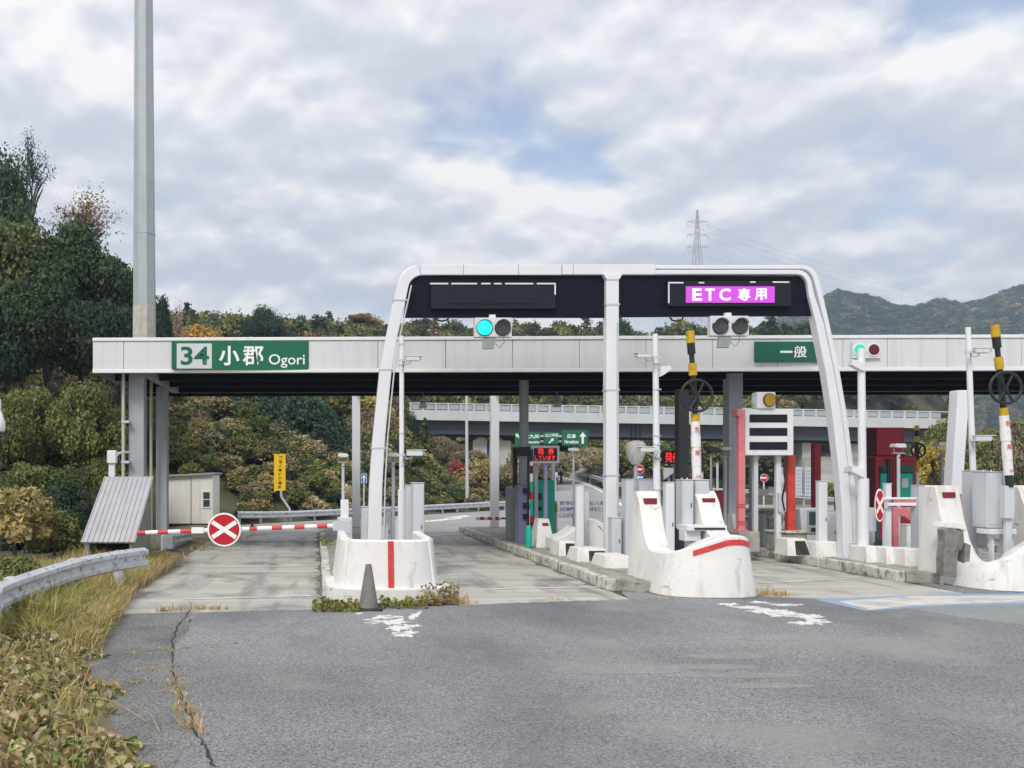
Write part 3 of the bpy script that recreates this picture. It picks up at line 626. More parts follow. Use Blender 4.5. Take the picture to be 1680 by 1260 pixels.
q = MB(); q.prism_y([g(994, 460), g(1014, 460), g(1019.5, 451.5), g(988.5, 451.5)], GY - .08, GY + .22); q.build('post_cap', 'white_paint', gan, .008)
for (u0, u1, Yf) in ((596, 633, GY - .1), (986, 1022, GY - .12), (1377, 1418, GY - .1)):
    q = MB(); q.box(px(u0, GY), px(u1, GY), Yf, Yf + .5, .19, .225); fl = q.build('base_flange', 'light_grey_paint', gan, .006)
    for k in (0.12, 0.5, 0.88):
        q = MB(); q.cyl((px(u0 + (u1-u0)*k, GY), Yf + .05, .225), (px(u0 + (u1-u0)*k, GY), Yf + .05, .27), .022, n=6); q.build('anchor_bolt', 'galvanised', fl)
for (ua, ub, v) in ((609.5, 632.5, 735), (624, 644, 606), (646, 667, 492)):
    q = MB(); q.box(px(ua - 1, GY), px(ub + 1, GY), GY - .012, GY + .312, pz(v + 1.2, GY), pz(v - 1.2, GY)); q.build('joint_band', 'light_grey_paint', gan)
q = MB(); q.tube([(px(u + 4, GY), GY - .03, pz(v, GY)) for u, v in inL[1:9]], .017, 8); q.build('conduit', 'light_grey_paint', gan)
for u in (760, 850, 940): 
    q = MB(); q.box(px(u, GY), px(u, GY) + .012, GY - .008, GY + .31, pz(451.5, GY), pz(433.7, GY)); q.build('beam_seam', 'mid_grey_paint', gan)
for v in (500, 640, 780):
    q = MB(); q.box(px(992.5, GY), px(1015.5, GY), GY - .07, GY + .21, pz(v + 1.4, GY), pz(v - 1.4, GY)); q.build('joint_band', 'light_grey_paint', gan)
q = MB(); q.tube([(px(1011, GY), GY - .075, .22), (px(1011, GY), GY - .075, pz(640, GY)), (px(1011, GY), GY - .075, pz(530, GY))], .02, 8); q.build('conduit', 'light_grey_paint', gan)
# dark panels
q = MB(); q.prism_y([g(662.5, 520), g(993, 520), g(993, 451), g(682, 451), g(671, 462)], GY + .08, GY + .16); pl = q.build('display_panel', 'dark_panel', gan, .006)
q = MB(); q.prism_y([g(1015, 519), g(1346, 517), g(1326, 468), g(1318, 452), g(1015, 451)], GY + .08, GY + .16); pr = q.build('display_panel', 'dark_panel', gan, .006)
def gbox(u0, u1, v0, v1, y0, y1, name, material, parent, bev=0.0):
    a, b = g(u0, v1), g(u1, v0); q = MB(); q.box(a[0], b[0], y0, y1, a[1], b[1]); return q.build(name, material, parent, bev)
gbox(707, 911, 463, 507, GY - .04, GY + .085, 'display_box', 'display_dark', pl, .01); gbox(736, 881, 473.5, 499, GY - .055, GY - .03, 'display_screen', 'display_dark', pl, .004)
gbox(1096, 1297, 462, 503, GY - .04, GY + .085, 'display_box', 'display_dark', pr, .01)
sc_ = gbox(1124, 1269, 470.5, 497, GY - .055, GY - .03, 'display_screen', 'led_screen', pr)
for i, (c, u0, u1) in enumerate((('E', 1134, 1150), ('T', 1155, 1171), ('C', 1178, 1197), ('専', 1209, 1229), ('用', 1236, 1256))):
    text_mesh(c, *(px(u, GY) for u in (u0, u1)), pz(494, GY), pz(474, GY), GY - .0585, 'led_text', gan, 0.03)
for (u0, u1, v) in ((705, 735, 466), (740, 782, 466), (789, 804, 466), (810, 822, 466), (828, 874, 466), (880, 911, 466), (1095, 1120, 464.5), (1145, 1154, 464.5), (1229, 1238, 463.5), (1266, 1293, 463.5)):  # thin plain white strips along the display box edges
    gbox(u0, u1, v - 1.1, v + 1.1, GY - .05, GY - .035, 'white_strip', 'white_trim', gan)
gbox(908.8, 911, 466.5, 484, GY - .05, GY - .034, 'white_strip', 'white_trim', gan); gbox(1095, 1097, 465, 498, GY - .05, GY - .034, 'white_strip', 'white_trim', gan)
for u in (726, 1112):
    q = MB(); c = g(u, 521); q.tube([(c[0] - .14, GY + .1, c[1] + .02), (c[0] - .1, GY + .08, c[1] - .05), (c[0], GY + .06, c[1] - .07), (c[0] + .12, GY + .08, c[1] - .04), (c[0] + .16, GY + .1, c[1] + .02)], .022, 8); q.build('cable_loop', 'black_plastic', gan)
# small post with arms beside the right leg
PY = 20.6
t = thing('signal_post', 'slim white round post strapped by two arms to gantry leg', 'post', (px(1414, PY), PY, .2))
q = MB(); q.cyl((px(1416, PY), PY, .2), (px(1413, PY), PY, pz(572, PY)), .092, .075, n=16); q.build('pole', 'white_paint', t)
q = MB(); q.cyl((px(1416, PY), PY, .2), (px(1416, PY), PY, pz(785, PY)), .125, .12, n=16); q.build('pole_sleeve', 'white_paint', t)
for v in (598, 772):
    q = MB(); a, b = (px(1393, PY), px(1414, PY)); q.prism_y([(a, pz(v + 2, PY)), (b, pz(v + 13, PY)), (b, pz(v + 6, PY)), (b, pz(v - 3, PY)), (a, pz(v - 8, PY))], PY - .12, PY + .05); q.build('strap_arm', 'white_paint', t, .006)
q = MB(); q.pbox(1424, 1438, 833, 872, PY - .05, .2); q.build('junction_box', 'light_grey_paint', t, .01)
# hanging signals
def hang_signal(label, u0, u1, v0, v1, lit):
    Y = GY - .1; t = thing('lane_signal', label, 'traffic light', (px((u0+u1)/2, Y), Y, pz(v1, Y)))
    q = MB(); q.pbox(u0, u1, v0, v1, Y, .2); q.build('housing', 'white_panel', t, .015)
    for k, mm in enumerate(('glow_cyan' if lit else 'lens_grey', 'lens_grey')):
        c = (px(u0 + 15.5 + k * (u1 - u0 - 31), Y), pz((v0+v1)/2 + 1, Y))
        q = MB(); q.disc(c, 13.2 * Y / F, Y - .03, Y + .01); o = q.build('lens_rim', 'black_plastic', t, .004)
        q = MB(); q.disc(c, 12.0 * Y / F, Y - .036, Y - .005); q.build('lens', mm, o)
        q = MB(); n = 14; rr = 13.4 * Y / F
        vs_ = []
        for i in range(n + 1):
            a = R(20 + 140 * i / n); vs_ += [(c[0] + rr*math.cos(a), Y - .02, c[1] + rr*math.sin(a)), (c[0] + rr*math.cos(a)*.98, Y - .10 - .04*math.sin(a), c[1] + rr*math.sin(a)*.98)]
        q.add(vs_, [(2*i, 2*i+1, 2*i+3, 2*i+2) for i in range(n)], True); q.build('visor', 'light_grey_paint', o)
    q = MB(); q.prism_y([(px(u0+13, Y), pz(v1+19, Y)), (px(u0+31, Y), pz(v1+19, Y)), (px(u0+35, Y), pz(v1+1, Y)), (px(u0+15, Y), pz(v1+1, Y))], Y + .02, Y + .12); q.build('sensor_box', 'mid_grey_paint', t, .01)
    q = MB(); q.tube([(px(u0+34, Y), Y+.05, pz(v1+10, Y)), (px(u0+42, Y), Y+.05, pz(v1+17, Y)), (px(u0+49, Y), Y+.05, pz(v1+8, Y)), (px(u0+48, Y), Y+.05, pz(v1-2, Y))], .007, 6); q.build('cable', 'black_plastic', t)
    q = MB(); q.pbox(u0 + 24, u0 + 34, v0 - 5, v0 + 2, Y + .06, .1); q.build('hanger', 'white_paint', t)
hang_signal('white two-lamp signal with bright turquoise light hanging under gantry', 779, 840, 521, 553, True)
hang_signal('white two-lamp signal with both lamps dark hanging under gantry', 1166, 1229, 518, 551, False)

# ------------------------------------------------------------------ barriers
def u_path(cx, y0, a, L, c, n=14):
    P = []
    for i in range(7): P.append((cx - a, y0 + L - (L - c) * i / 7))
    for i in range(2 * n + 1):
        t = math.pi * i / (2 * n); co, si = math.cos(t), math.sin(t)
        P.append((cx - a * math.copysign(abs(co) ** .62, co), y0 + c - c * si ** .62))
    for i in range(1, 8): P.append((cx + a, y0 + c + (L - c) * i / 7))
    return P
def normals(P):
    N = []
    for i in range(len(P)):
        a, b = P[max(i-1, 0)], P[min(i+1, len(P)-1)]; t = Vector((b[0]-a[0], b[1]-a[1])).normalized(); N.append((t.y, -t.x))
    return N
def u_wall(P, hf, th, bat, z0):
    q = MB(); N = normals(P); vs_ = []
    for p, n in zip(P, N):
        h = hf(p); k = [(bat, z0), (bat * .45, z0 + (h - z0) * .5), (0, h - .03), (-.035, h), (-th + .035, h), (-th, h - .03), (-th, z0)]
        for a, z in k: vs_.append((p[0] + n[0]*a, p[1] + n[1]*a, z))
    m_ = 7
    fs = [(i*m_+k, i*m_+(k+1) % m_, (i+1)*m_+(k+1) % m_, (i+1)*m_+k) for i in range(len(P)-1) for k in range(m_)]
    q.add(vs_, fs, True); e = (len(P)-1) * m_
    o = len(q.v) - len(vs_); q.f += [[o + k for k in range(m_)], [o + e + k for k in range(m_-1, -1, -1)]]; q.smooth += [False, False]
    return q
def u_strip(P, i0, i1, zf, th, hf, bat, z0, out=.006):
    q = MB(); N = normals(P); vs_ = []
    for i in range(i0, i1 + 1):
        p, n = P[i], N[i]; za, zb = zf(p)
        def off(z):
            h = hf(p); f = (z - z0) / (h - z0); return bat * (1 - f * 1.1) if f < .5 else bat * .45 * (1 - (f - .5) * 2) + .002
        for z in (za, zb):
            for o_ in (out, -.02): vs_.append((p[0] + n[0]*(off(z)+o_), p[1] + n[1]*(off(z)+o_), z))
    c = i1 - i0 + 1
    fs = []
    for i in range(c - 1):
        for k in ((0, 1, 3, 2),):
            pass
        a, b = i*4, i*4+4
        fs += [(a, b, b+2, a+2), (a+2, b+2, b+3, a+3), (a, a+1, b+1, b)]
    return q.add(vs_, fs)
# squat barrier with red stripe
t = thing('crash_barrier', 'squat white rounded barrier with one vertical red stripe', 'barrier', (1.2, 15.1, 0))
P = u_path(1.2, 15.1, .80, 2.6, .95); hA = lambda p: 1.03
u_wall(P, hA, .16, .10, .22).build('shell', 'white_concrete', t)
q = MB(); q.prism_z([(x, y + .1) for x, y in [(1.2 + (a - 1.2) * .86, b) for a, b in P]], .25, .84); q.build('infill', 'old_concrete', t)
q = MB(); PP = u_path(1.2, 14.92, 1.05, 1.9, 1.0); q.prism_z(PP, -.05, .25); q.build('plinth', 'white_concrete', t, .025)
NA = normals(P)
for sx in (-1, 1):
    i = min(range(len(P)), key=lambda k: abs(P[k][0] - 1.2 - sx * .70) + (0 if P[k][1] < 15.9 else 9)); p_, n_ = Vector((*P[i], 0)), Vector((*NA[i], 0)); t_ = Vector((-n_.y, n_.x, 0)) * .045; q = MB(); V_ = []
    for z, o_ in ((.24, .115), (1.045, .015)):
        for s_, e_ in ((-1, o_), (1, o_), (1, o_ - .06), (-1, o_ - .06)): c_ = p_ + t_*s_ + n_*e_; V_.append((c_.x, c_.y, z))
    q.hexa(V_); q.build('panel_rib', 'white_trim', t, .012)
q = MB(); q.hexa([(1.17, 14.985, .235), (1.265, 14.985, .235), (1.265, 15.2, .235), (1.17, 15.2, .235), (1.17, 15.088, 1.015), (1.265, 15.088, 1.015), (1.265, 15.2, 1.015), (1.17, 15.2, 1.015)]); q.build('red_stripe', 'stripe_red', t)
q = MB(); q.box(1.2+.80, 1.2+.84, 15.55, 15.6, .62, .70); q.build('marker_plate', 'light_grey_paint', t)
# traffic cone
t = thing('traffic_cone', 'dirty grey traffic cone with black base before striped barrier', 'cone', (px(605, 14.1), 14.1, 0))
c = (px(605.5, 14.1), 14.25, 0)
q = MB(); q.lathe(c, [(.155, .05), (.15, .07), (.048, .70), (.046, .715), (.03, .72)], 20); q.build('cone_body', 'cone_grey', t)
q = MB(); q.box(c[0]-.21, c[0]+.21, c[1]-.21, c[1]+.21, .0125, .05); q.build('cone_base', 'rubber', t, .015)
# two-horned barriers
def horned(label, cx, y0, a, L, c, lo, hn, h1, yf, yt, th=.40, bat=.14):
    t = thing('crash_barrier', label, 'barrier', (cx, y0, 0), 'horned white barriers')
    P = u_path(cx, y0, a, L, c)
    def hf(p):
        f = (p[0] - cx) / a                                   # -1 left flank .. 1 right flank
        nose = lo + (hn - lo) * min(1, max(0, (f + 1) / 1.3)) ** .9 - .06 * smoothstep(f, .55, 1.0)
        s = min(1, max(0, (p[1] - y0 - yf) / (yt - yf))); return nose + (h1 - nose) * (.22 * s + .78 * s ** 2.6)
    u_wall(P, hf, th, bat, .0).build('shell', 'white_concrete', t)
    n = len(P)
    u_strip(P, n//2 - 3, n//2 + 9, lambda p: (hf(p) - .17, hf(p) - .075), th, hf, bat, 0.).build('red_band', 'stripe_red', t)
    for sx in (-1, 1):
        xx = cx + sx * (a - th/2); q = MB(); yb = y0 + yt - .03
        q.box(xx - .12, xx + .12, yb - .055, yb + .02, h1 - .24, h1 - .13); q.build('reflector_plate', 'plate_red', t, .005)
    return t, P
tB, PB = horned('two-horned white concrete barrier with red band, chipped at its side', 6.85, 15.72, .75, 1.88, .75, .74, 1.07, 1.80, 1.0, 1.62)
q = MB(); cpt = (px(1101, 16.0), 16.0, pz(957, 16.0)); q.prism_y([(cpt[0]-.04, cpt[2]-.05), (cpt[0]+.02, cpt[2]-.08), (cpt[0]+.09, cpt[2]-.01), (cpt[0]+.05, cpt[2]+.02), (cpt[0]+.02, cpt[2]+.10), (cpt[0]-.05, cpt[2]+.03)], 15.93, 16.2); q.build('chipped_patch', 'old_concrete', tB)
tC, PC = horned('two-horned white concrete barrier standing at the right edge, broken open', 13.3, 16.5, 1.05, 1.95, .8, .46, 1.12, 1.90, .9, 1.62, th=.46)
Yb = 17.25
for pts_, y0_, y1_ in ((((1549, 945), (1569, 947), (1571, 922), (1570, 868), (1561, 864), (1550, 869), (1552, 890), (1548, 915)), 0, .22), (((1570.5, 905), (1580, 903), (1584, 890), (1583, 872), (1571, 868)), .03, .2), (((1585, 930), (1594, 928), (1597, 895), (1588, 891)), .06, .25)):
    q = MB(); q.prism_y([(px(u, Yb), max(.1, pz(v, Yb))) for u, v in pts_], Yb + y0_, Yb + y1_); q.build('broken_core', 'broken_concrete', tC, .008)
q = MB(); q.prism_y([(px(u, Yb), pz(v, Yb)) for u, v in ((1556, 866), (1575, 868), (1586, 872), (1580, 858), (1562, 857))], Yb - .01, Yb + .5); q.build('overhang', 'white_concrete', tC, .015)
# small rear barriers (solid): horn profile in YZ, plus ramp
def horn_block(label, u0, u1, vt, vb, Y, dep, low=.45, plate=None, taper=.12):
    x0, x1 = px(u0, Y), px(u1, Y); z1 = pz(vt, Y); zb = max(.18, pz(vb, Y)); xm = (x0+x1)/2
    t = thing('horn_block', label, 'barrier', (xm, Y, zb))
    k = (x1-x0) * taper
    q = MB(); q.hexa([(x0, Y-.25, zb), (x1, Y-.25, zb), (x1, Y+dep, zb), (x0, Y+dep, zb), (x0+k, Y, z1), (x1-k, Y, z1), (x1-k, Y+dep*.6, z1), (x0+k, Y+dep*.6, z1)]); q.build('body', 'white_concrete', t, .03)
    if plate:
        p0, p1, q0, q1 = plate; yy = Y - .25 * (z1 - pz((q0+q1)/2, Y)) / (z1 - zb) - .02; q = MB(); q.box(px(p0, yy), px(p1, yy), yy, yy + .12, pz(q1, yy), pz(q0, yy)); q.build('reflector_plate', 'plate_red', t, .004)
    return t
horn_block('white horn block with dark red plate beside the green machine', 876, 908, 851, 911, 24.3, .7, plate=(890, 900, 858, 863), taper=.22)
horn_block('small white horn block in front of the grey canopy column', 1199, 1213, 843, 873, 25.0, .5)
horn_block('white horn block with two red dots left of red post', 1273, 1295, 843, 872, 26.0, .5, plate=(1279, 1288, 850, 854))
horn_block('small white horn block just right of the pink post foot', 1223, 1240, 846, 874, 25.4, .5, plate=(1224, 1229, 849, 853))
def ramp_block(label, pts, Y, dep, plate=None):
    xs_ = [px(u, Y) for u, v in pts]
    t = thing('ramp_barrier', label, 'barrier', (sum(xs_)/len(xs_), Y, .2))
    q = MB(); q.prism_y([(px(u, Y), max(.2, pz(v, Y))) for u, v in pts], Y, Y + dep); q.build('body', 'white_concrete', t, .03)
    if plate:
        q = MB(); q.prism_y([(px(u, Y - .006), pz(v, Y - .006)) for u, v in plate], Y - .008, Y + .02); q.build('red_band', 'plate_red', t)
    return t
ramp_block('white ramp shaped barrier left of slim white post', [(909, 908), (947, 912), (947, 864), (928, 878), (909, 884)], 23.0, .9)
ramp_block('white ramp shaped barrier with slanted dark red band', [(967, 900), (1010, 908), (1010, 874), (992, 859), (972, 850), (967, 852)], 22.0, .8, plate=[(989, 871), (992, 874), (983, 863), (981, 863)][::1])
# kerb blocks with tapered sides, some with a dark rubber face
def kerb_block(label, u0, u1, vt, vb, Y, dep, dark=False):
    x0, x1, z1 = px(u0, Y), px(u1, Y), pz(vt, Y); zb = max(.19, pz(vb, Y)); k = (x1-x0)*.10
    t = thing('kerb_block', label, 'concrete block', ((x0+x1)/2, Y, zb), 'white kerb blocks')
    q = MB(); q.hexa([(x0, Y-.08, zb), (x1, Y-.08, zb), (x1, Y+dep, zb), (x0, Y+dep, zb), (x0+k, Y+.02, z1), (x1-k, Y+.02, z1), (x1-k, Y+dep-.08, z1), (x0+k, Y+dep-.08, z1)]); q.build('block', 'white_concrete', t, .02)
    if dark:
        xa = x0 + (x1-x0)*.38; q = MB(); q.hexa([(xa, Y-.10, zb+.03), (x1-.02, Y-.10, zb+.03), (x1-.02, Y, zb+.03), (xa, Y, zb+.03), (xa+.01, Y-.006, z1-.05), (x1-k-.03, Y-.006, z1-.05), (x1-k-.03, Y+.06, z1-.05), (xa+.01, Y+.06, z1-.05)]); q.build('rubber_face', 'rubber', t, .01)
    return t
kerb_block('white kerb block with black face below the ramp barrier', 915, 947, 888, 921, 21.6, .8, True)
kerb_block('white kerb block with black face below slim white post', 944, 1000, 900, 933, 20.2, .8, True)
kerb_block('plain white kerb block touching the horned barrier with chipped side', 990, 1040, 912, 949, 18.8, .9)
kerb_block('white kerb block with black face in front of the price board', 1289, 1327, 884, 912, 21.6, .6, True)
kerb_block('plain white kerb block left of the gantry right leg', 1336, 1380, 889, 917, 21.4, .6)
kerb_block('white kerb block right beside the slim round signal post', 1419, 1452, 897, 934, 20.0, .7)
kerb_block('white kerb block second right of the slim round signal post', 1452, 1484, 899, 937, 19.6, .7)
kerb_block('white kerb block leaning against the broken barrier at right', 1482, 1522, 901, 940, 19.2, .7)
# old concrete footings
def footing(label, u0, u1, vt, vb, Y, dep, slab_top=False, material='old_concrete'):
    t = thing('footing', label, 'concrete footing', (px((u0+u1)/2, Y), Y, .15))
    q = MB(); q.box(px(u0, Y), px(u1, Y), Y, Y+dep, max(.15, pz(vb, Y)), pz(vt, Y)); q.build('base', material, t, .02)
    if slab_top: q = MB(); q.box(px(u0-2, Y), px(u1+2, Y), Y-.04, Y+dep+.04, pz(vt, Y)+.002, pz(vt-4, Y)); q.build('top_slab', 'kerb_concrete', t, .01)
    return t
footing('mossy concrete footing under the pink post', 1213, 1247, 873, 906, 22.2, .6)
footing('concrete footing with pale top slab under the red post', 1280, 1325, 875, 905, 22.7, .7, True)
ft = thing('leaning_slab', 'grey concrete trough leaning beside the red post footing', 'concrete slab', (px(1263, 24.5), 24.5, .2))
q = MB(); q.hexa([(px(1253, 24.3), 24.3, .2), (px(1262, 24.3), 24.3, .2), (px(1262, 24.3), 25.2, .2), (px(1253, 24.3), 25.2, .2), (px(1252, 24.3), 24.3, pz(844, 24.3)), (px(1257, 24.3), 24.3, pz(844, 24.3)), (px(1257, 24.3), 25.2, pz(844, 24.3)), (px(1252, 24.3), 25.2, pz(844, 24.3))]); q.build('front_wall', 'mid_grey_paint', ft, .01)
q = MB(); q.box(px(1262, 25.0), px(1276, 25.0), 25.0, 25.3, .2, pz(848, 25.0)); q.build('rear_wall', 'old_concrete', ft, .01)
q = MB(); q.tube([(px(1264, 24.0), 24.0, .22), (px(1275, 24.0), 24.0, pz(870, 24)), (px(1284, 24.2), 24.2, pz(848, 24.2))], .05, 10); q.build('bent_pipe', 'pipe_cream', ft)

# ------------------------------------------------------------------ cameras, lamps, posts
def pole_thing(name, label, cat, u, v0, Y, r0, r1=None, material='white_paint', u_top=None, z0=.19, sleeve=None, group=None):
    t = thing(name, label, cat, (px(u, Y), Y, z0), group)
    q = MB(); q.cyl((px(u, Y), Y, z0), (px(u_top if u_top is not None else u, Y), Y, pz(v0, Y)), r0, r1, n=14); q.build('pole', material, t)
    if sleeve:
        q = MB(); q.cyl((px(u, Y), Y, z0), (px(u + ((u_top or u) - u) * .2, Y), Y, pz(sleeve, Y)), r0 * 1.45, n=14); q.build('sleeve', material, t)
    return t
pA = pole_thing('camera_pole', 'slim white camera pole standing on the striped barrier island', 'pole', 659, 551, 20, .058, .05, sleeve=803)
for v in (566, 600, 712, 765):
    q = MB(); q.cyl((px(659, 20), 20, pz(v, 20)), (px(659, 20), 20, pz(v-2, 20)), .062, n=14); q.build('band', 'galvanised', pA)
pB = pole_thing('camera_pole', 'white camera pole rising behind the left horn of the middle barrier', 'pole', 1079, 548, 19.5, .085, .055, u_top=1075)
for v in (598, 640, 716, 730, 754, 804):
    q = MB(); q.cyl((px(1078, 19.5), 19.5, pz(v, 19.5)), (px(1078, 19.5), 19.5, pz(v-2, 19.5)), .089, n=14); q.build('band', 'galvanised', pB)
q = MB(); q.prism_y([(px(u, 19.4), pz(v, 19.4)) for u, v in ((1083, 618), (1090, 614), (1101, 606), (1098, 600), (1083, 602))], 19.35, 19.5); q.build('bracket', 'white_paint', pB, .006)
pC = pole_thing('camera_pole', 'white camera pole in front of the curved leg at right', 'pole', 1602, 537, 19, .062, .052, u_top=1588)
def cctv(label, u, v, Y, d, pole_u, sc=1.0):
    # u,v: middle of the housing; d: +1 looks right
    x, z = px(u, Y), pz(v, Y); t = thing('security_camera', label, 'camera', (x, Y, z), 'white lane cameras')
    L, hh = .17 * sc, .065 * sc
    q = MB(); q.box(x - L, x + L, Y - .07*sc, Y + .07*sc, z - hh, z + hh*.75); q.build('housing', 'white_panel', t, .012)
    q = MB(); q.box(x - L - .01, x + L, Y - .085*sc, Y + .085*sc, z + hh*.78, z + hh); q.add(*_shade(x, Y, z, L, hh, sc, d)); q.build('sunshield', 'white_trim', t, .004)
    q = MB(); q.cyl((x + d*(L - .01), Y, z), (x + d*(L + .05*sc), Y, z), .04*sc, n=12); q.build('lens_hood', 'light_grey_paint', t)
    xp = px(pole_u, Y); q = MB(); q.tube([(x - d*.05, Y, z - hh - .005), (x - d*.05, Y, z - hh - .05), ((x + xp)/2 - d*.03, Y + .02, z - hh - .07), (xp + d*.05, Y + .06, z - .02)], .014, 8); q.box(xp - .075, xp + .075, Y - .02, Y + .02, z - .06, z - .02); q.build('bracket', 'galvanised', t)
    q = MB(); q.tube([(x - d*L, Y, z), (x - d*(L + .07), Y, z - .07), (xp + d*.04, Y + .02, z - .2)], .006, 6); q.build('cable', 'black_plastic', t)
    return t
def _shade(x, Y, z, L, hh, sc, d):
    e = x + d * L; f = x + d * (L + .09*sc)
    x0, x1 = min(e, f), max(e, f)
    return ([(x0, Y-.08*sc, z+hh*.8), (x1, Y-.08*sc, z+hh*.8), (x1, Y+.08*sc, z+hh*.8), (x0, Y+.08*sc, z+hh*.8), (x0, Y-.08*sc, z+hh), (x1, Y-.08*sc, z+hh), (x1, Y+.08*sc, z+hh), (x0, Y+.08*sc, z+hh)], [(3,2,1,0),(4,5,6,7),(0,1,5,4),(1,2,6,5),(2,3,7,6),(3,0,4,7)])
cctv('upper white camera on the pole of the striped barrier island', 677, 588, 19.8, 1, 659, .85)
cctv('lower white camera on the pole of the striped barrier island', 680, 743, 19.8, 1, 659, 1.0)
cctv('upper white camera facing left on the middle camera pole', 1056, 583, 19.3, -1, 1076, .85)
cctv('lower white camera facing left on the middle camera pole', 1062, 737, 19.3, -1, 1078, .9)
cctv('upper white camera on the leaning pole at the far right', 1610, 575, 18.8, 1, 1589, .85)
cctv('lower white camera on the leaning pole at the far right', 1611, 719, 18.8, 1, 1595, .95)
def lane_lamp(label, u, vt, Y, vpole, material='light_grey_paint', s=1.0, z0=.19):
    t = thing('lane_lamp', label, 'lamp', (px(u, Y), Y, z0), 'small lane lamps on poles'); x, z = px(u, Y), pz(vt, Y)
    q = MB(); q.cyl((x, Y, z0), (x, Y, z - .22*s), .038, n=12); q.cyl((x, Y, z0), (x, Y, z0+.02), .09, n=12); q.build('pole', material, t)
    q = MB(); q.prism_y([(x - .13*s, z - .07*s), (x - .11*s, z), (x + .09*s, z), (x + .13*s, z - .05*s), (x + .11*s, z - .09*s), (x - .06*s, z - .09*s)], Y - .1*s, Y + .12*s); q.build('lamp_head', 'white_panel', t, .008)
    q = MB(); q.tube([(x - .1*s, Y, z - .09*s), (x - .1*s, Y, z - .2*s), (x + .1*s, Y, z - .2*s), (x + .1*s, Y, z - .09*s)], .012, 6); q.box(x - .14*s, x + .14*s, Y - .05, Y + .05, z - .225*s, z - .205*s); q.build('yoke', 'mid_grey_paint', t)
    q = MB(); q.cyl((x, Y - .05, z - .31*s), (x, Y - .035, z - .31*s), .018, n=8); q.build('bolt', 'black_plastic', t); return t
lane_lamp('small grey lamp on a pole above the red and white arm machine', 563, 744, 22, 820)
lane_lamp('small grey lamp left of the camera pole on striped barrier island', 645, 743, 21.6, 880)
lane_lamp('small grey lamp on a pole right of the red display', 941, 735, 33.4, 880, s=1.3)
lane_lamp('small grey lamp on a pole left of the pink post', 1190, 733, 25.2, 860, s=1.1)
lane_lamp('small pale lamp on a pole before the red booth', 1474, 728, 22.5, 890, s=1.1)
lane_lamp('small dark lamp on a pole before the autumn trees at right', 1545, 725, 26, 850, 'mid_grey_paint', s=1.3)
# pendant lamps under the canopy
for lab, u, v in (('white pendant lamp under the canopy near the bridge left end', 694, 652), ('white pendant lamp cluster under the canopy over the middle lane', 914, 650)):
    Y = 29.4; t = thing('pendant_lamp', lab, 'lamp', (px(u, Y), Y, pz(v, Y)), 'lamps under the canopy'); x, z = px(u, Y), pz(v, Y)
    q = MB(); q.cyl((x, Y, z + .0), (x, Y, ZB + .21), .02, n=8); q.build('stem', 'mid_grey_paint', t)
    q = MB(); q.lathe((x, Y, z), [(.16, -.12), (.15, -.08), (.05, .02), (.03, .04)], 14); q.build('lamp_shade', 'white_trim', t)
    q = MB(); q.lathe((x, Y, z - .12), [(.09, -.08), (.11, -.02), (.06, 0)], 12); q.build('lamp_bowl', 'mid_grey_paint', t)
    q = MB(); q.box(x - .11, x + .11, Y - .1, Y + .1, z - .35, z - .23); q.cyl((x, Y, z - .25), (x, Y, z - .14), .02, n=8); q.build('sensor_box', 'white_panel', t, .01)
# dome camera at the left frame edge
Y = 9.0; t = thing('dome_camera', 'white dome camera poking in at the left picture edge', 'camera', (px(-2, Y), Y, pz(712, Y)))
x = px(-2, Y)
q = MB(); q.lathe((x, Y, pz(708, Y)), [(.052, .0), (.062, .02), (.062, .09), (.045, .14), (.03, .19), (.012, .21)], 20); q.build('housing', 'white_trim', t)
q = MB(); q.lathe((x, Y, pz(708, Y)), [(.012, -.045), (.036, -.032), (.046, -.008), (.046, .0)], 18); q.build('dome', 'glass_dark', t)
q = MB(); q.tube([(x, Y, pz(708, Y) + .2), (x, Y, pz(708, Y) + .3), (x - .08, Y, pz(708, Y) + .36), (x - .5, Y, pz(708, Y) + .36), (x - .55, Y, pz(708, Y) + .3), (x - .55, Y, -.1)], .025, 8); q.build('arm', 'white_paint', t)
# box posts and cabinets
def cabinet(label, u0, u1, vt, Y, dep, material='light_grey_paint', vb=None, name='control_cabinet', cat='cabinet', door=True, z0=.19, bolts=0, group=None):
    x0, x1 = px(u0, Y), px(u1, Y); zb = z0 if vb is None else pz(vb, Y); zt_ = pz(vt, Y)
    t = thing(name, label, cat, ((x0+x1)/2, Y, zb), group)
    q = MB(); q.box(x0, x1, Y, Y+dep, zb, zt_); q.build('body', material, t, .012)
    if door:
        k = min(.03, (x1-x0)*.12); q = MB(); q.box(x0+k, x1-k, Y-.014, Y+.02, zb+.06, zt_-.05); o = q.build('door', material, t, .006)
        q = MB(); q.box(x1-k-.035, x1-k-.02, Y-.028, Y-.01, (zb+zt_)/2-.05, (zb+zt_)/2+.03); q.build('handle', 'black_plastic', o)
    q = MB(); q.box(x0-.008, x1+.008, Y-.012, Y+dep+.008, zt_+.001, zt_+.018); q.build('lid', material, t, .005)
    for i in range(bolts):
        q = MB(); q.cyl((x0+(x1-x0)*(i+.5)/bolts, Y+dep/2, zt_), (x0+(x1-x0)*(i+.5)/bolts, Y+dep/2, zt_+.05), .016, n=8); q.build('lifting_eye', 'galvanised', t)
    return t
cabinet('narrow grey cabinet right of camera pole on striped barrier island', 667, 680, 797, 19.3, .4)
cabinet('wider grey cabinet at the right rim of the striped barrier', 678, 696, 793, 18.6, .5)
cabinet('grey cabinet behind the left curved gantry leg', 593, 606, 832, 22.5, .5)
cabinet('small dark panel cabinet between gantry leg and lamp', 631, 642, 838, 23, .4, 'mid_grey_paint')
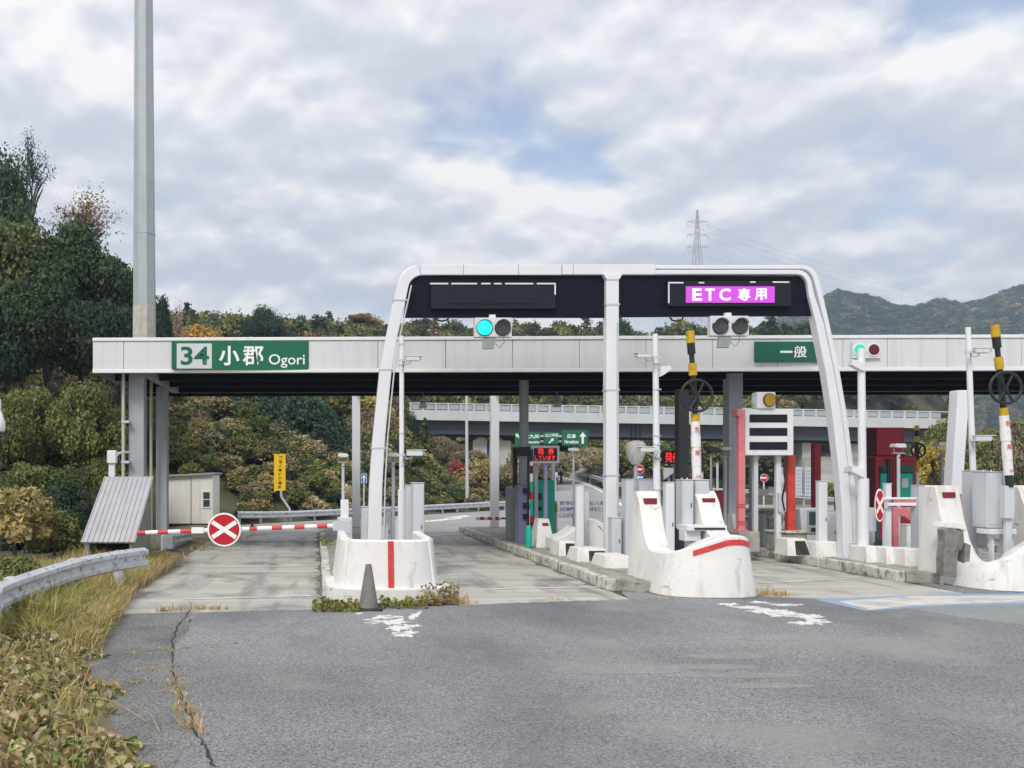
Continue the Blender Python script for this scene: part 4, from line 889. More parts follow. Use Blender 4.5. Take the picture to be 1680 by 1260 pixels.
cabinet('low grey box left of the small lamp foot', 626, 636, 862, 21, .3, door=False)
cabinet('low pale box beside camera pole foot on striped island', 649, 656, 850, 20.8, .3, door=False)
cabinet('slim white post right of the ramp barrier in the middle island', 946, 958, 797, 21.4, .14, 'white_paint', name='box_post', cat='post', door=False)
cabinet('slim grey post standing close behind a slim white post', 959, 967, 805, 22.2, .12, name='box_post', cat='post', door=False)
cabinet('grey panelled cabinet right of the gantry centre post', 1027, 1041, 787, 19.8, .3)
cabinet('grey cabinet with round corner behind the left barrier horn', 1049, 1075, 787, 19.9, .4, bolts=0)
cabinet('slim white cabinet post between camera pole and black pillar', 1093, 1107, 792, 19.4, .2, 'white_paint', name='box_post', cat='post')
cabinet('slim grey rear cabinet left of centre post on middle island', 1004, 1020, 850, 19.9, .3, door=True)
cabinet('grey cabinet with lifting eyes inside the middle horned barrier, left one', 1120, 1138, 788, 17.3, .35, vb=868, bolts=2)
cabinet('grey cabinet with lifting eyes inside the middle horned barrier, right one', 1141, 1164, 788, 17.4, .35, vb=868, bolts=1)
t = thing('machine_frame', 'white steel frame under the cabinets of the middle horned barrier', 'frame', (px(1150, 17.0), 17.0, .2))
q = MB(); q.pbox(1128, 1193, 862, 871, 16.9, .5); q.pbox(1124, 1150, 868, 888, 17.0, .3); q.build('shelf', 'white_paint', t, .01)
q = MB(); q.pbox(1140, 1190, 866, 869, 16.88, .05); q.build('slot', 'black_plastic', t)
for u in (1128, 1160, 1188): q = MB(); q.box(px(u, 17.1), px(u+5, 17.1), 17.1, 17.25, .1, pz(868, 17.1)); q.build('leg', 'white_paint', t)
cabinet('slim white post in front of the payment machine', 1344, 1358, 790, 21.6, .16, 'white_paint', name='box_post', cat='post')
cabinet('white low cabinet right of the payment machine', 1358, 1373, 838, 22.4, .3, 'white_paint', bolts=0)
cabinet('white post beside the red booth crossing arm', 1454, 1463, 794, 20.8, .13, 'white_paint', name='box_post', cat='post', door=False)
cabinet('grey cabinet left of the broken barrier horn', 1508, 1520, 797, 20.6, .3)
cabinet('tall grey cabinet right of leaning camera pole', 1601, 1620, 773, 18.2, .4, vb=900)
cabinet('large pale grey cabinet in the right horned barrier', 1619, 1645, 775, 17.6, .4, vb=866, bolts=2)
cabinet('narrow pale cabinet at the right picture edge', 1646, 1663, 776, 17.7, .4, vb=866, bolts=0)
t = thing('machine_frame', 'white steel frame under the cabinets of the right horned barrier', 'frame', (px(1640, 17.4), 17.4, .2))
q = MB(); q.pbox(1626, 1668, 868, 877, 17.5, .4); q.build('shelf', 'white_paint', t, .01)
for u in (1628, 1646, 1660): q = MB(); q.box(px(u, 17.6), px(u+3, 17.6), 17.6, 17.7, .1, pz(876, 17.6)); q.build('leg', 'white_paint', t)
# black pillar behind the first raised boom
cabinet('tall black square pillar behind the raised boom of middle lane', 1114, 1131, 640, 20.4, .26, 'boom_black', name='pillar', cat='pillar', door=False)
cabinet('dark violet post below small red display', 1107, 1117, 790, 22.5, .15, 'machine_purple', name='box_post', cat='post', door=False)
t = thing('led_sign', 'small red glowing display left of the black pillar', 'display', (px(1102, 25), 25, .2))
q = MB(); q.pbox(1088, 1117, 739, 761, 25, .15); q.build('case', 'black_plastic', t, .01)
q = MB(); q.prism_y([(px(u, 25), pz(v, 25)) for u, v in ((1100, 761), (1114, 761), (1109, 768), (1109, 860), (1105, 860), (1105, 768))][::-1], 25.03, 25.1); q.build('stem', 'machine_purple', t)
text_mesh('発券', px(1091, 25), px(1115, 25), pz(758.5, 25), pz(742, 25), 24.985, 'led_red', t, .012)
t = thing('speaker_panel', 'white tilted panel just under the small red display', 'panel', (px(1098, 24), 24, .2))
q = MB(); q.prism_y([(px(u, 24), pz(v, 24)) for u, v in ((1090, 787), (1105, 776), (1105, 768), (1089, 767), (1089, 776))], 24, 24.1); q.build('plate', 'white_panel', t, .005)
q = MB(); q.box(px(1096, 24.05), px(1099, 24.05), 24.05, 24.1, .2, pz(782, 24.05)); q.build('post', 'mid_grey_paint', t)
t = thing('flood_light', 'black tilted flood light with cable loop right of wrapped boom', 'lamp', (px(1167, 23), 23, .2))
q = MB(); q.prism_y([(px(u, 23), pz(v, 23)) for u, v in ((1156, 733), (1159, 738), (1166, 744), (1178, 743), (1180, 738), (1170, 733))], 22.85, 23.15); q.build('lamp_head', 'black_plastic', t, .01)
q = MB(); q.cyl((px(1166.5, 23), 23, .2), (px(1166.5, 23), 23, pz(743, 23)), .03, n=10); q.build('pole', 'mid_grey_paint', t)
q = MB(); q.tube([(px(1159, 23), 23, pz(734, 23)), (px(1152, 23), 23, pz(738, 23)), (px(1152, 23), 23, pz(748, 23)), (px(1158, 23), 23, pz(755, 23)), (px(1165, 23), 23, pz(766, 23))], .012, 6); q.build('cable', 'black_plastic', t)
cabinet('small dark red post behind the right barrier horn', 1177, 1187, 806, 21.8, .15, 'booth_dark_red', name='box_post', cat='post', door=False)
# rounded white unit with aerials left of the middle camera pole
Y = 23.5; t = thing('antenna_unit', 'rounded white unit with three black aerials left of camera pole', 'antenna', (px(1043, Y), Y, .2)); x = px(1043, Y)
q = MB(); q.lathe((x, Y, pz(762, Y)), [(.10, 0), (.17, .1), (.24, .3), (.255, .5), (.2, .58), (.07, .62)], 20); q.build('body', 'white_concrete', t)
q = MB(); q.cyl((x, Y, .2), (x, Y, pz(760, Y)), .05, n=12); q.build('pole', 'light_grey_paint', t)
for u in (1036, 1043, 1050): q = MB(); q.cyl((px(u, Y), Y, pz(724, Y)), (px(u, Y), Y, pz(698, Y)), .018, n=8); q.build('aerial', 'black_plastic', t)

# ------------------------------------------------------------------ boom arms
def xdisc(t, x, y, z, r, rx=None):
    rx = rx or r; fx = rx / r
    q = MB(); q.disc((x, z), r, y - .012, y + .012, 36, rx); o = q.build('disc', 'letter_white', t, .003)
    q = MB(); q.disc((x, z), r * .90, y - .016, y, 36, rx * .90); q.build('red_face', 'sign_red', o)
    for s in (1, -1):
        c_, s_ = math.cos(R(33)), math.sin(R(33)) * s; L_, w_ = r * .84, r * .125
        P_ = [(-L_*c_ + w_*s_, -L_*s_ - w_*c_), (L_*c_ + w_*s_, L_*s_ - w_*c_), (L_*c_ - w_*s_, L_*s_ + w_*c_), (-L_*c_ - w_*s_, -L_*s_ + w_*c_)]
        q = MB(); q.prism_y([(x + a*fx, z + b) for a, b in P_], y - .0195 - (.001 if s > 0 else 0), y - .005); q.build('white_bar', 'letter_white', o)
Y = 18.8
t = thing('boom_barrier', 'lowered red and white boom with round red cross disc', 'boom barrier', (px(562, Y), Y, .2))
uL, vL, uR, vR = 225, 874.5, 548, 862.5
bands = [225, 239, 259, 276, 296, 315, 346, 389, 409, 422, 446, 463, 483, 500, 520, 537, 548]
for i, (a, b) in enumerate(zip(bands, bands[1:])):
    va, vb = vL + (vR - vL) * (a - uL) / (uR - uL), vL + (vR - vL) * (b - uL) / (uR - uL)
    q = MB(); q.cyl((px(a, Y), Y, pz(va, Y)), (px(b, Y), Y, pz(vb, Y)), 0.044, n=14); q.build('arm_section', 'arm_red' if i % 2 == 0 else 'letter_white', t)
q = MB(); q.pbox(314, 334, 865, 875, Y - .07, .02); q.build('name_plate', 'letter_white', t, .003)
q = MB(); q.pbox(411, 416, 857, 864, Y - .03, .06); q.build('clip', 'black_plastic', t)
xdisc(t, px(368.5, Y), Y - .09, pz(868.5, Y), .345)
q = MB(); q.pbox(546, 556, 856, 871, Y - .1, .25); q.build('arm_clamp', 'light_grey_paint', t, .01)
q = MB(); q.pbox(554, 578, 849, 900, Y - .15, .35); o = q.build('machine_box', 'light_grey_paint', t, .02)
q = MB(); q.pbox(557, 575, 853, 876, Y - .165, .05); q.build('door', 'light_grey_paint', o, .01)
q = MB(); q.pbox(559, 572, 820, 850, Y - .05, .2); q.build('machine_head', 'white_paint', t, .01)
def raised_boom(label, Y, p_top, p_wheel, p_bot, rw=27.5):
    # p_*: pixel positions down the raised arm
    t = thing('raised_boom', label, 'boom barrier', (px(p_bot[0], Y), Y, .2), 'raised booms with padded wheels')
    def pt(k):
        a, b, c = p_top, p_wheel, p_bot
        if k < .5: f = k / .5; return (a[0] + (b[0]-a[0])*f, a[1] + (b[1]-a[1])*f)
        f = (k - .5) / .5; return (b[0] + (c[0]-b[0])*f, b[1] + (c[1]-b[1])*f)
    def seg(v0, v1, r, mname, nm):
        def at_(v):
            a, b, c = p_top, p_wheel, p_bot
            if v < b[1]: f = (v - a[1]) / (b[1] - a[1]); u = a[0] + (b[0]-a[0])*f
            else: f = (v - b[1]) / (c[1] - b[1]); u = b[0] + (c[0]-b[0])*f
            return (px(u, Y), Y, pz(v, Y))
        q = MB(); q.cyl(at_(v0), at_(v1), r * Y / F, n=14); return q.build(nm, mname, t)
    T = p_top[1]
    seg(T, T + 20, 6.6, 'boom_yellow', 'pad'); seg(T + 20, T + 38, 6.2, 'boom_black', 'pad'); seg(T + 38, T + 54, 4.0, 'boom_black', 'arm_core'); seg(T + 53, T + 73, 6.4, 'boom_yellow', 'pad')
    seg(T + 73, T + 137, 4.4, 'boom_black', 'arm_core'); seg(T + 136, T + 149, 6.6, 'boom_yellow', 'pad')
    for i, (a, b, r) in enumerate(((149, 172, 7.0), (172, 190, 7.6), (190, 198, 6.6), (198, 222, 7.3), (222, 246, 7.0))):
        seg(T + a, T + b + .4, r, 'wrap_white', 'wrap')
    seg(T + 246, T + 266, 5.6, 'boom_black', 'arm_core'); 
    q = MB(); q.pbox(p_bot[0] - 8, p_bot[0] + 8, T + 264, T + 318, Y - .04, .14); q.build('arm_holder', 'light_grey_paint', t, .012)
    q = MB(); q.box(px(p_bot[0] - 5, Y), px(p_bot[0] + 5, Y), Y + .02, Y + .1, .05, pz(T + 318, Y)); q.build('stand', 'light_grey_paint', t, .01)
    wx, wz, wy = px(p_wheel[0], Y), pz(p_wheel[1], Y), Y - .1
    rr = rw * Y / F
    q = MB(); q.tube([(wx + rr*.93*math.cos(2*math.pi*i/40), wy, wz + rr*.93*math.sin(2*math.pi*i/40)) for i in range(41)], rr*.085, 10); wh = q.build('wheel_rim', 'boom_black', t)
    q = MB()
    for ang in (62, 118, 242, 298): q.cyl((wx, wy, wz - rr*.1), (wx + rr*.9*math.cos(R(ang)), wy, wz + rr*.9*math.sin(R(ang))), rr*.065, n=8)
    q.cyl((wx, wy - .03, wz - rr*.1), (wx, wy + .05, wz - rr*.1), rr*.14, n=12); q.build('wheel_spokes', 'boom_black', wh)
    def lab(v, body, h=9):
        f = (v - p_wheel[1]) / (p_bot[1] - p_wheel[1]); u = p_wheel[0] + (p_bot[0]-p_wheel[0])*f; yy = Y - 8.2*Y/F
        text_mesh(body, px(u - 4.5, Y), px(u + 3.5, Y), pz(v + h/2, Y), pz(v - h/2, Y), yy, 'letter_red', t, .008)
    lab(T + 162, '危'); lab(T + 200, '険'); lab(T + 239, '注意', 5)
    return t
raised_boom('raised boom with black padded wheel before the black pillar', 17.9, (1132, 543), (1139.5, 650), (1144, 815))
raised_boom('raised boom with black padded wheel at the right picture edge', 17.2, (1632, 533), (1643.5, 637), (1657, 805))
# short striped boom behind the middle island
Y = 30.6; t = thing('boom_barrier', 'short lowered boom with black red and white bands in the distance', 'boom barrier', (px(838, Y), Y, .2))
for i, (a, b) in enumerate(zip([781, 787, 794, 800, 807, 812, 818, 822], [787, 794, 800, 807, 812, 818, 822, 838])):
    q = MB(); q.cyl((px(a, Y), Y, pz(850.5, Y)), (px(b, Y), Y, pz(850.5, Y)), .055 if i < 7 else .03, n=12); q.build('arm_section', 'boom_black' if i == 7 else ('arm_red' if i % 2 else 'letter_white'), t)
q = MB(); q.box(px(836, Y), px(842, Y), Y - .1, Y + .15, .15, pz(842, Y)); q.build('machine_box', 'mid_grey_paint', t, .01)
# upright cross panels seen edge-on
for lab, u, v, rx, ry, Y in (('narrow edge-on red panel with white cross left of the centre post foot', 1003, 847, 5.5, 25, 21.0), ('oval red panel with white cross before the red booth', 1443, 829, 8, 27, 20.2)):
    t = thing('cross_panel', lab, 'sign', (px(u, Y), Y, pz(v, Y)))
    xdisc(t, px(u, Y), Y, pz(v, Y), ry*Y/F, rx*Y/F)
    q = MB(); q.cyl((px(u + 3, Y), Y + .02, pz(v, Y)), (px(u + 16, Y), Y + .1, pz(v - 2, Y)), .03, n=8); q.box(px(u+8, Y), px(u+15, Y), Y + .04, Y + .16, pz(v+6, Y), pz(v-5, Y)); q.build('bracket', 'light_grey_paint', t)
    q = MB(); q.box(px(u+11, Y), px(u+15, Y), Y + .08, Y + .14, .2, pz(v, Y)); q.build('post', 'light_grey_paint', t)

# ------------------------------------------------------------------ middle island machines
cabinet('dark grey cabinet at the left rear of the middle island', 835, 851, 801, 27.0, .5, 'mid_grey_paint')
cabinet('thin black post rising from the dark grey cabinet', 842, 849, 735, 27.3, .1, 'boom_black', name='box_post', cat='post', door=False)
t = cabinet('violet grey machine beside round canopy column', 851, 866, 797, 25.4, .5, 'machine_purple', name='ticket_machine', cat='machine', door=False)
for v in (806, 830, 848): q = MB(); q.pbox(859, 867, v - 5, v + 4, 25.3, .12); q.build('black_knob', 'black_plastic', t, .01)
q = MB(); q.pbox(850, 872, 733, 748, 26.6, .25); q.build('clamp_box', 'black_plastic', t, .02)
Y = 25.0; t = thing('striped_post', 'tall thin post banded black, dark red and white', 'post', (px(872, Y), Y, .2), None)
cb = [(737, 757, 'boom_black'), (757, 764, 'letter_white'), (764, 777, 'booth_dark_red'), (777, 790, 'letter_white'), (790, 807, 'machine_teal'), (807, 820, 'sign_red'), (820, 846, 'machine_teal'), (846, 856, 'sign_red'), (856, 908, 'booth_dark_red')]
for a, b, mm in cb: q = MB(); q.cyl((px(872, Y), Y, pz(b, Y)), (px(872, Y), Y, pz(a, Y)), .045, n=12); q.build('band', mm, t)
q = MB(); q.pbox(865.5, 868.5, 740, 900, Y + .05, .05); q.build('backing', 'boom_black', t)
t = thing('guide_post', 'rounded teal guide post at the island edge', 'post', (px(867, 23.8), 23.8, .19))
q = MB(); q.lathe((px(867.5, 23.9), 23.9, .2), [(.078, 0), (.08, .05), (.08, pz(866, 23.9)-.2), (.06, pz(863, 23.9)-.2), (.02, pz(861.5, 23.9)-.2)], 16); q.build('body', 'machine_teal', t)
cabinet('pale narrow post left of the green machine', 877, 883, 757, 25.6, .1, 'light_grey_paint', name='box_post', cat='post', door=False)
t = cabinet('tall green ticket machine behind lilac post', 882, 910, 789, 25.9, .6, 'machine_teal', name='ticket_machine', cat='machine', door=False)
for a, b in ((809, 820), (831, 838)): q = MB(); q.pbox(883, 889, a, b, 25.85, .08); q.build('slot', 'black_plastic', t)
Y = 25.2; t = thing('led_sign', 'red lettered display in pale frame on lilac post', 'display', (px(895, Y), Y, .2))
q = MB(); q.pbox(872, 918, 731, 760, Y, .12); q.build('frame', 'post_lilac' if False else 'board_pale', t, .01)
q = MB(); q.pbox(876, 914, 735, 756, Y - .012, .05); q.build('screen', 'led_off', t)
text_mesh('発', px(882, Y), px(892, Y), pz(745.5, Y), pz(735.5, Y), Y - .015, 'led_red', t, .012); text_mesh('券', px(899, Y), px(909, Y), pz(745.5, Y), pz(735.5, Y), Y - .015, 'led_red', t, .012)
text_mesh('しています', px(877.5, Y), px(911, Y), pz(755, Y), pz(747, Y), Y - .015, 'led_red', t, .012)
q = MB(); q.cyl((px(896, Y), Y + .06, .2), (px(896, Y), Y + .06, pz(762, Y)), .058, n=14); q.build('post', 'post_lilac', t)
q = MB(); q.pbox(890, 903, 760, 763, Y, .12); q.build('post_cap', 'machine_purple', t)
cabinet('pale blue white post right of the red lettered display', 905, 911, 757, 26.6, .1, 'white_paint', name='box_post', cat='post', door=False)
# notice board with blue text
Y = 34.6; t = thing('notice_board', 'pale notice board with three lines of blue text', 'sign', (px(958, Y), Y, .2))
q = MB(); q.pbox(913, 1000, 807, 850, Y, .04); q.build('board', 'board_pale', t, .006)
for v, s_, u1 in ((826, '通行券を失った方の払いと者は', 995), (836, '当該車種の最長の料金を頂く', 990), (846, 'ことがあります', 960)):
    text_mesh(s_, px(918, Y), px(u1, Y), pz(v + 2.8, Y), pz(v - 4.2, Y), Y - .004, 'letter_blue', t, .012)
for u in (941, 990): q = MB(); q.box(px(u, Y), px(u + 3, Y), Y + .045, Y + .1, -.05, pz(809, Y)); q.build('leg', 'mid_grey_paint', t)
# orange capped bollard
t = thing('bollard', 'small bollard with orange sleeve behind the green machine', 'bollard', (px(911, 26.3), 26.3, .2))
q = MB(); q.cyl((px(911.5, 26.3), 26.3, .2), (px(911.5, 26.3), 26.3, pz(822, 26.3)), .05, n=12); q.build('body', 'pipe_cream', t); q = MB(); q.cyl((px(911.5, 26.3), 26.3, pz(840, 26.3)), (px(911.5, 26.3), 26.3, pz(826, 26.3)), .056, n=12); q.build('sleeve', 'ochre_box', t)

# ------------------------------------------------------------------ price board and red posts
Y = 22.5; t = thing('price_board', 'white board with three dark display rows on pink and white posts', 'display', (px(1258, Y), Y, .2))
q = MB(); q.pbox(1214, 1302, 671, 747, Y, .16); bd = q.build('board', 'white_trim', t, .015)
for a, b in ((680, 693), (702, 715), (725, 738)): q = MB(); q.pbox(1230, 1292, a, b, Y - .012, .05); q.build('display_row', 'display_dark', bd, .004)
for v in (684, 709, 735): q = MB(); q.cyl((px(1219, Y), Y - .02, pz(v, Y)), (px(1219, Y), Y + .02, pz(v, Y)), .03, n=8); q.build('knob', 'black_plastic', bd)
q = MB(); q.box(px(1280, Y), px(1288, Y), Y + .18, Y + .3, .3, pz(746, Y)); q.build('post', 'white_paint', t, .008)
q = MB(); q.box(px(1243, Y), px(1250, Y), Y + .18, Y + .3, .3, pz(746, Y)); q.build('post', 'light_grey_paint', t, .008)
q = MB(); q.tube([(px(1290, Y), Y + .1, pz(748, Y)), (px(1289, Y), Y + .08, pz(775, Y)), (px(1291, Y), Y + .08, pz(790, Y)), (px(1286, Y), Y + .08, pz(818, Y)), (px(1290, Y), Y + .08, pz(838, Y))], .02, 8); q.build('cable', 'black_plastic', t)
q = MB(); q.pbox(1278, 1290, 808, 840, Y + .1, .12); q.build('junction_box', 'light_grey_paint', t, .01)
t = thing('warning_lamp', 'white box with round amber lamp on the price board', 'lamp', (px(1256, Y), Y, pz(671, Y)))
q = MB(); q.pbox(1242, 1273, 643, 670.6, Y - .05, .3); q.build('housing', 'white_trim', t, .03)
c = (px(1260, Y), pz(656.5, Y)); q = MB(); q.disc(c, 11 * Y / F, Y - .10, Y - .04, rx=10*Y/F); q.build('lens_rim', 'black_plastic', t); q = MB(); q.disc(c, 10 * Y / F, Y - .105, Y - .05, rx=9*Y/F); q.build('lens', 'lens_amber', t)
q = MB(); q.lathe((px(1241, Y), Y + .1, pz(664, Y)), [(.05, 0), (.07, .06), (.07, .16), (.04, .2)], 12); q.build('horn', 'light_grey_paint', t)
def red_post(label, u0, u1, vt, vb, Y, material, bev=.01):
    t = thing('height_post', label, 'post', (px((u0+u1)/2, Y), Y, pz(vb, Y))); q = MB(); q.box(px(u0, Y), px(u1, Y), Y, Y + (px(u1, Y) - px(u0, Y)), pz(vb, Y), pz(vt, Y)); q.build('post', material, t, bev)
    q = MB(); q.box(px(u0-3, Y), px(u1+3, Y), Y-.04, Y + (px(u1, Y)-px(u0, Y)) + .04, pz(vb, Y), pz(vb-3, Y)); q.build('base_plate', material, t)
    for v in (vb - 12, vb - 16, vb - 40, vb - 44): q = MB(); q.box(px(u0-.6, Y), px(u1+.6, Y), Y-.01, Y+.02, pz(v+1, Y), pz(v-1, Y)); q.build('band', 'post_red', t)
    return t
t = red_post('faded pink square post left of the price board', 1212, 1223, 672, 872, 22.4, 'post_pink')
q = MB(); q.pbox(1210, 1215, 671, 682, 22.35, .3); q.build('top_cap', 'post_pink', t, .01)
red_post('bright red square post right of the price board', 1293, 1305, 747, 872, 22.9, 'post_red')
red_post('dark red square post left of the white gantry leg', 1336, 1347, 728, 880, 26.0, 'booth_red')
red_post('dark maroon post foot behind the gantry right leg', 1374, 1384, 785, 905, 24.0, 'booth_dark_red')
t = footing('long low grey concrete wall behind the leaning trough', 1226, 1277, 838, 880, 29.5, .5, True)
cabinet('white guide board on low posts under the price board', 1236, 1262, 803, 31.0, .06, 'white_trim', vb=813, name='guide_board', cat='board', door=False)
cabinet('second white guide board left of the white price board post', 1262, 1280, 800, 32.0, .06, 'white_trim', vb=809, name='guide_board', cat='board', door=False)
cabinet('thin grey post rising between pink post and price board leg', 1230, 1234, 745, 27.0, .07, 'mid_grey_paint', name='box_post', cat='post', door=False)
cabinet('low white machine box behind the payment machine', 1306, 1316, 838, 25.0, .4, 'white_paint')
cabinet('narrow grey box post at the foot of gantry right leg', 1386, 1396, 842, 22.0, .2, 'light_grey_paint', name='box_post', cat='post', door=False)
cabinet('grey low cabinet right of the round signal post', 1428, 1436, 868, 21.2, .3, 'light_grey_paint')
cabinet('low white box behind the swing arm pink post', 1488, 1512, 862, 22.6, .5, 'white_paint')
cabinet('pale grey post between the gantry leg and leaning camera pole', 1582, 1590, 828, 20.4, .3, 'light_grey_paint', name='box_post', cat='post', door=False)
for lab, u, v0, Yp in (('slim grey sign post behind the right barrier horn', 1199, 770, 34), ('slim grey sign post left of the no entry sign', 1177, 760, 38), ('slim pale post behind the black pillar', 1152, 775, 36)):
    t = thing('slim_post', lab, 'post', (px(u, Yp), Yp, 0)); q = MB(); q.cyl((px(u, Yp), Yp, -.05), (px(u, Yp), Yp, pz(v0, Yp)), .045, n=10); q.build('pole', 'light_grey_paint', t); q = MB(); q.cyl((px(u, Yp), Yp, pz(v0, Yp)), (px(u, Yp), Yp, pz(v0, Yp) + .03), .06, n=10); q.build('cap', 'mid_grey_paint', t)
# payment machine with screen
Y = 23.2; t = thing('payment_machine', 'light grey payment machine with dark screen behind slim white post', 'machine', (px(1336, Y), Y, .2))
q = MB(); q.prism_y([(px(u, Y), pz(v, Y)) for u, v in ((1312, 835), (1318, 893), (1352, 896), (1352, 838), (1340, 833))], Y, Y + .5); bd = q.build('body', 'light_grey_paint', t, .02)
q = MB(); q.pbox(1325, 1347, 837, 876, Y - .03, .06); q.build('front_panel', 'mid_grey_paint', t, .02); q = MB(); q.pbox(1328, 1344, 840, 861, Y - .04, .05); q.build('screen', 'glass_dark', t)
q = MB(); q.pbox(1331, 1342, 866, 872, Y - .045, .05); q.build('slot', 'black_plastic', t)
q = MB(); q.box(px(1314, Y), px(1350, Y), Y + .02, Y + .45, .1, pz(890, Y)); q.build('pedestal', 'old_concrete', t, .01)
# red booth
Y = 26.0; t = thing('toll_booth', 'dark red toll booth with teal door panels', 'booth', (px(1465, Y), Y, .2))
q = MB(); q.box(px(1442, Y), px(1488, Y), Y + .1, Y + .68, pz(748, Y) + .003, pz(701, Y)); o = q.build('roof_box', 'booth_red', t, .02)
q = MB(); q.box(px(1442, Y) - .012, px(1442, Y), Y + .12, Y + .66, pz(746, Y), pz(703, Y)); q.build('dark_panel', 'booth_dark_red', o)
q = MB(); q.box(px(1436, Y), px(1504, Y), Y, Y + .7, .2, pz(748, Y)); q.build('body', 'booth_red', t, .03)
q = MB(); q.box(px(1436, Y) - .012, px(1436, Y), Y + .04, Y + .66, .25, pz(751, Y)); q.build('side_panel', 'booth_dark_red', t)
for a, b in ((1443, 1461), (1474, 1499)):
    q = MB(); q.pbox(a, b, 764, 830, Y - .02, .06); o = q.build('window_frame', 'sign_teal_green', t, .01)
    q = MB(); q.pbox(a + 2, b - 2, 777, 828, Y - .028, .03); q.build('panel', 'machine_teal', o)
    q = MB(); q.pbox(a + 1, b - 3, 774, 777, Y - .035, .03); q.build('rail', 'black_plastic', o)
for v in (757, 840, 870):
    q = MB(); q.pbox(1438, 1503, v - .7, v + .7, Y - .012, .03); q.build('panel_seam', 'booth_dark_red', t)
for u in (1465, 1470):
    q = MB(); q.pbox(u, u + 1.2, 752, 886, Y - .014, .03); q.build('panel_seam', 'booth_dark_red', t)
q = MB(); q.pbox(1476, 1497, 832, 836, Y - .12, .12); q.build('counter', 'galvanised', t, .006)
q = MB(); q.pbox(1480, 1490, 785, 800, Y - .034, .03); q.build('notice_plate', 'board_pale', t)
q = MB(); q.pbox(1444, 1450, 766, 774, Y - .034, .03); q.build('vent', 'black_plastic', t)
q = MB(); q.pbox(1456, 1462, 752, 830, Y - .05, .05); q.build('dark_post', 'boom_black', t)
q = MB(); q.pbox(1437, 1442, 835, 885, Y - .03, .05); q.build('door_edge', 'sign_teal_green', t)
q = MB(); q.pbox(1425, 1470, 886, 900, Y - .1, .3); q.build('step', 'rubber', t)
# pink bracket and crossing arm in front of the booth
Y = 21.6; t = thing('swing_arm', 'faded pink post with curved arm before the red booth', 'boom barrier', (px(1469, Y), Y, .2))
q = MB(); q.box(px(1465, Y), px(1475, Y), Y, Y + .14, .2, pz(832, Y)); q.build('post', 'post_pink', t, .01)
q = MB(); q.prism_y([(px(u, Y), pz(v, Y)) for u, v in ((1474, 845), (1485, 848), (1497, 857), (1508, 861), (1518, 860), (1518, 834), (1474, 834))], Y + .02, Y + .12); q.build('curved_arm', 'post_pink', t, .01)
t = thing('crossing_arm', 'double white arm joining white post and grey cabinet before booth', 'boom barrier', (px(1480, 20.9), 20.9, .2))
for a, b in ((816, 819.5), (825, 830)): q = MB(); q.pbox(1451, 1512, a, b, 20.7, .06); q.build('arm_tube', 'letter_white', t, .008)
q = MB(); q.pbox(1466, 1503, 820, 825, 20.72, .03); q.build('red_strip', 'post_pink', t)
q = MB(); q.pbox(1506, 1516, 814, 842, 20.65, .2); q.build('arm_clamp', 'light_grey_paint', t, .01)
q = MB(); q.box(px(1508, 20.9), px(1514, 20.9), 20.9, 21.0, .2, pz(835, 20.9)); q.build('post', 'light_grey_paint', t)
t = thing('swing_arm', 'small pink bracket post behind the right camera pole', 'boom barrier', (px(1577, 19.8), 19.8, .2))
q = MB(); q.pbox(1573, 1578, 810, 845, 19.8, .08); q.box(px(1574, 19.82), px(1577, 19.82), 19.82, 19.86, .2, pz(840, 19.82)); q.build('post', 'post_pink', t); q = MB(); q.pbox(1578, 1592, 822, 827, 19.8, .06); q.build('arm', 'post_pink', t)
# distant raised boom wheel
Y = 31; t = thing('raised_boom', 'small far raised boom with black wheel beside the red booth', 'boom barrier', (px(1505, Y), Y, .2)); wx, wz = px(1504, Y), pz(739, Y); rr = .235
q = MB(); q.tube([(wx + rr*math.cos(2*math.pi*i/28), Y - .08, wz + rr*math.sin(2*math.pi*i/28)) for i in range(29)], .035, 8); wh = q.build('wheel_rim', 'boom_black', t)
q = MB()
for ang in (55, 125, 235, 305): q.cyl((wx, Y - .08, wz), (wx + rr*math.cos(R(ang)), Y - .08, wz + rr*math.sin(R(ang))), .028, n=8)
q.build('wheel_spokes', 'boom_black', wh)
for a, b, mm in ((698, 706, 'boom_yellow'), (706, 716, 'boom_black'), (716, 725, 'boom_yellow'), (725, 755, 'boom_black'), (755, 775, 'boom_yellow'), (775, 830, 'wrap_white')): q = MB(); q.cyl((wx, Y, pz(b, Y)), (wx, Y, pz(a, Y)), .07, n=10); q.build('pad', mm, t)
q = MB(); q.box(wx - .1, wx + .1, Y, Y + .2, .2, pz(828, Y)); q.build('stand', 'mid_grey_paint', t)
# curved leg of the next gantry
t = thing('gantry_leg', 'single white curved gantry leg left of leaning camera pole', 'gantry', (px(1565, GY), GY, .2))
outR3 = [(1572, 640), (1569, 690), (1564, 760), (1560, 830), (1558, 930)]; inR3 = [(1592, 640), (1588, 690), (1583, 760), (1579, 830), (1577, 930)]
band(outR3, inR3, GY, GY + .3).build('curved_leg', 'white_paint', t, .02)

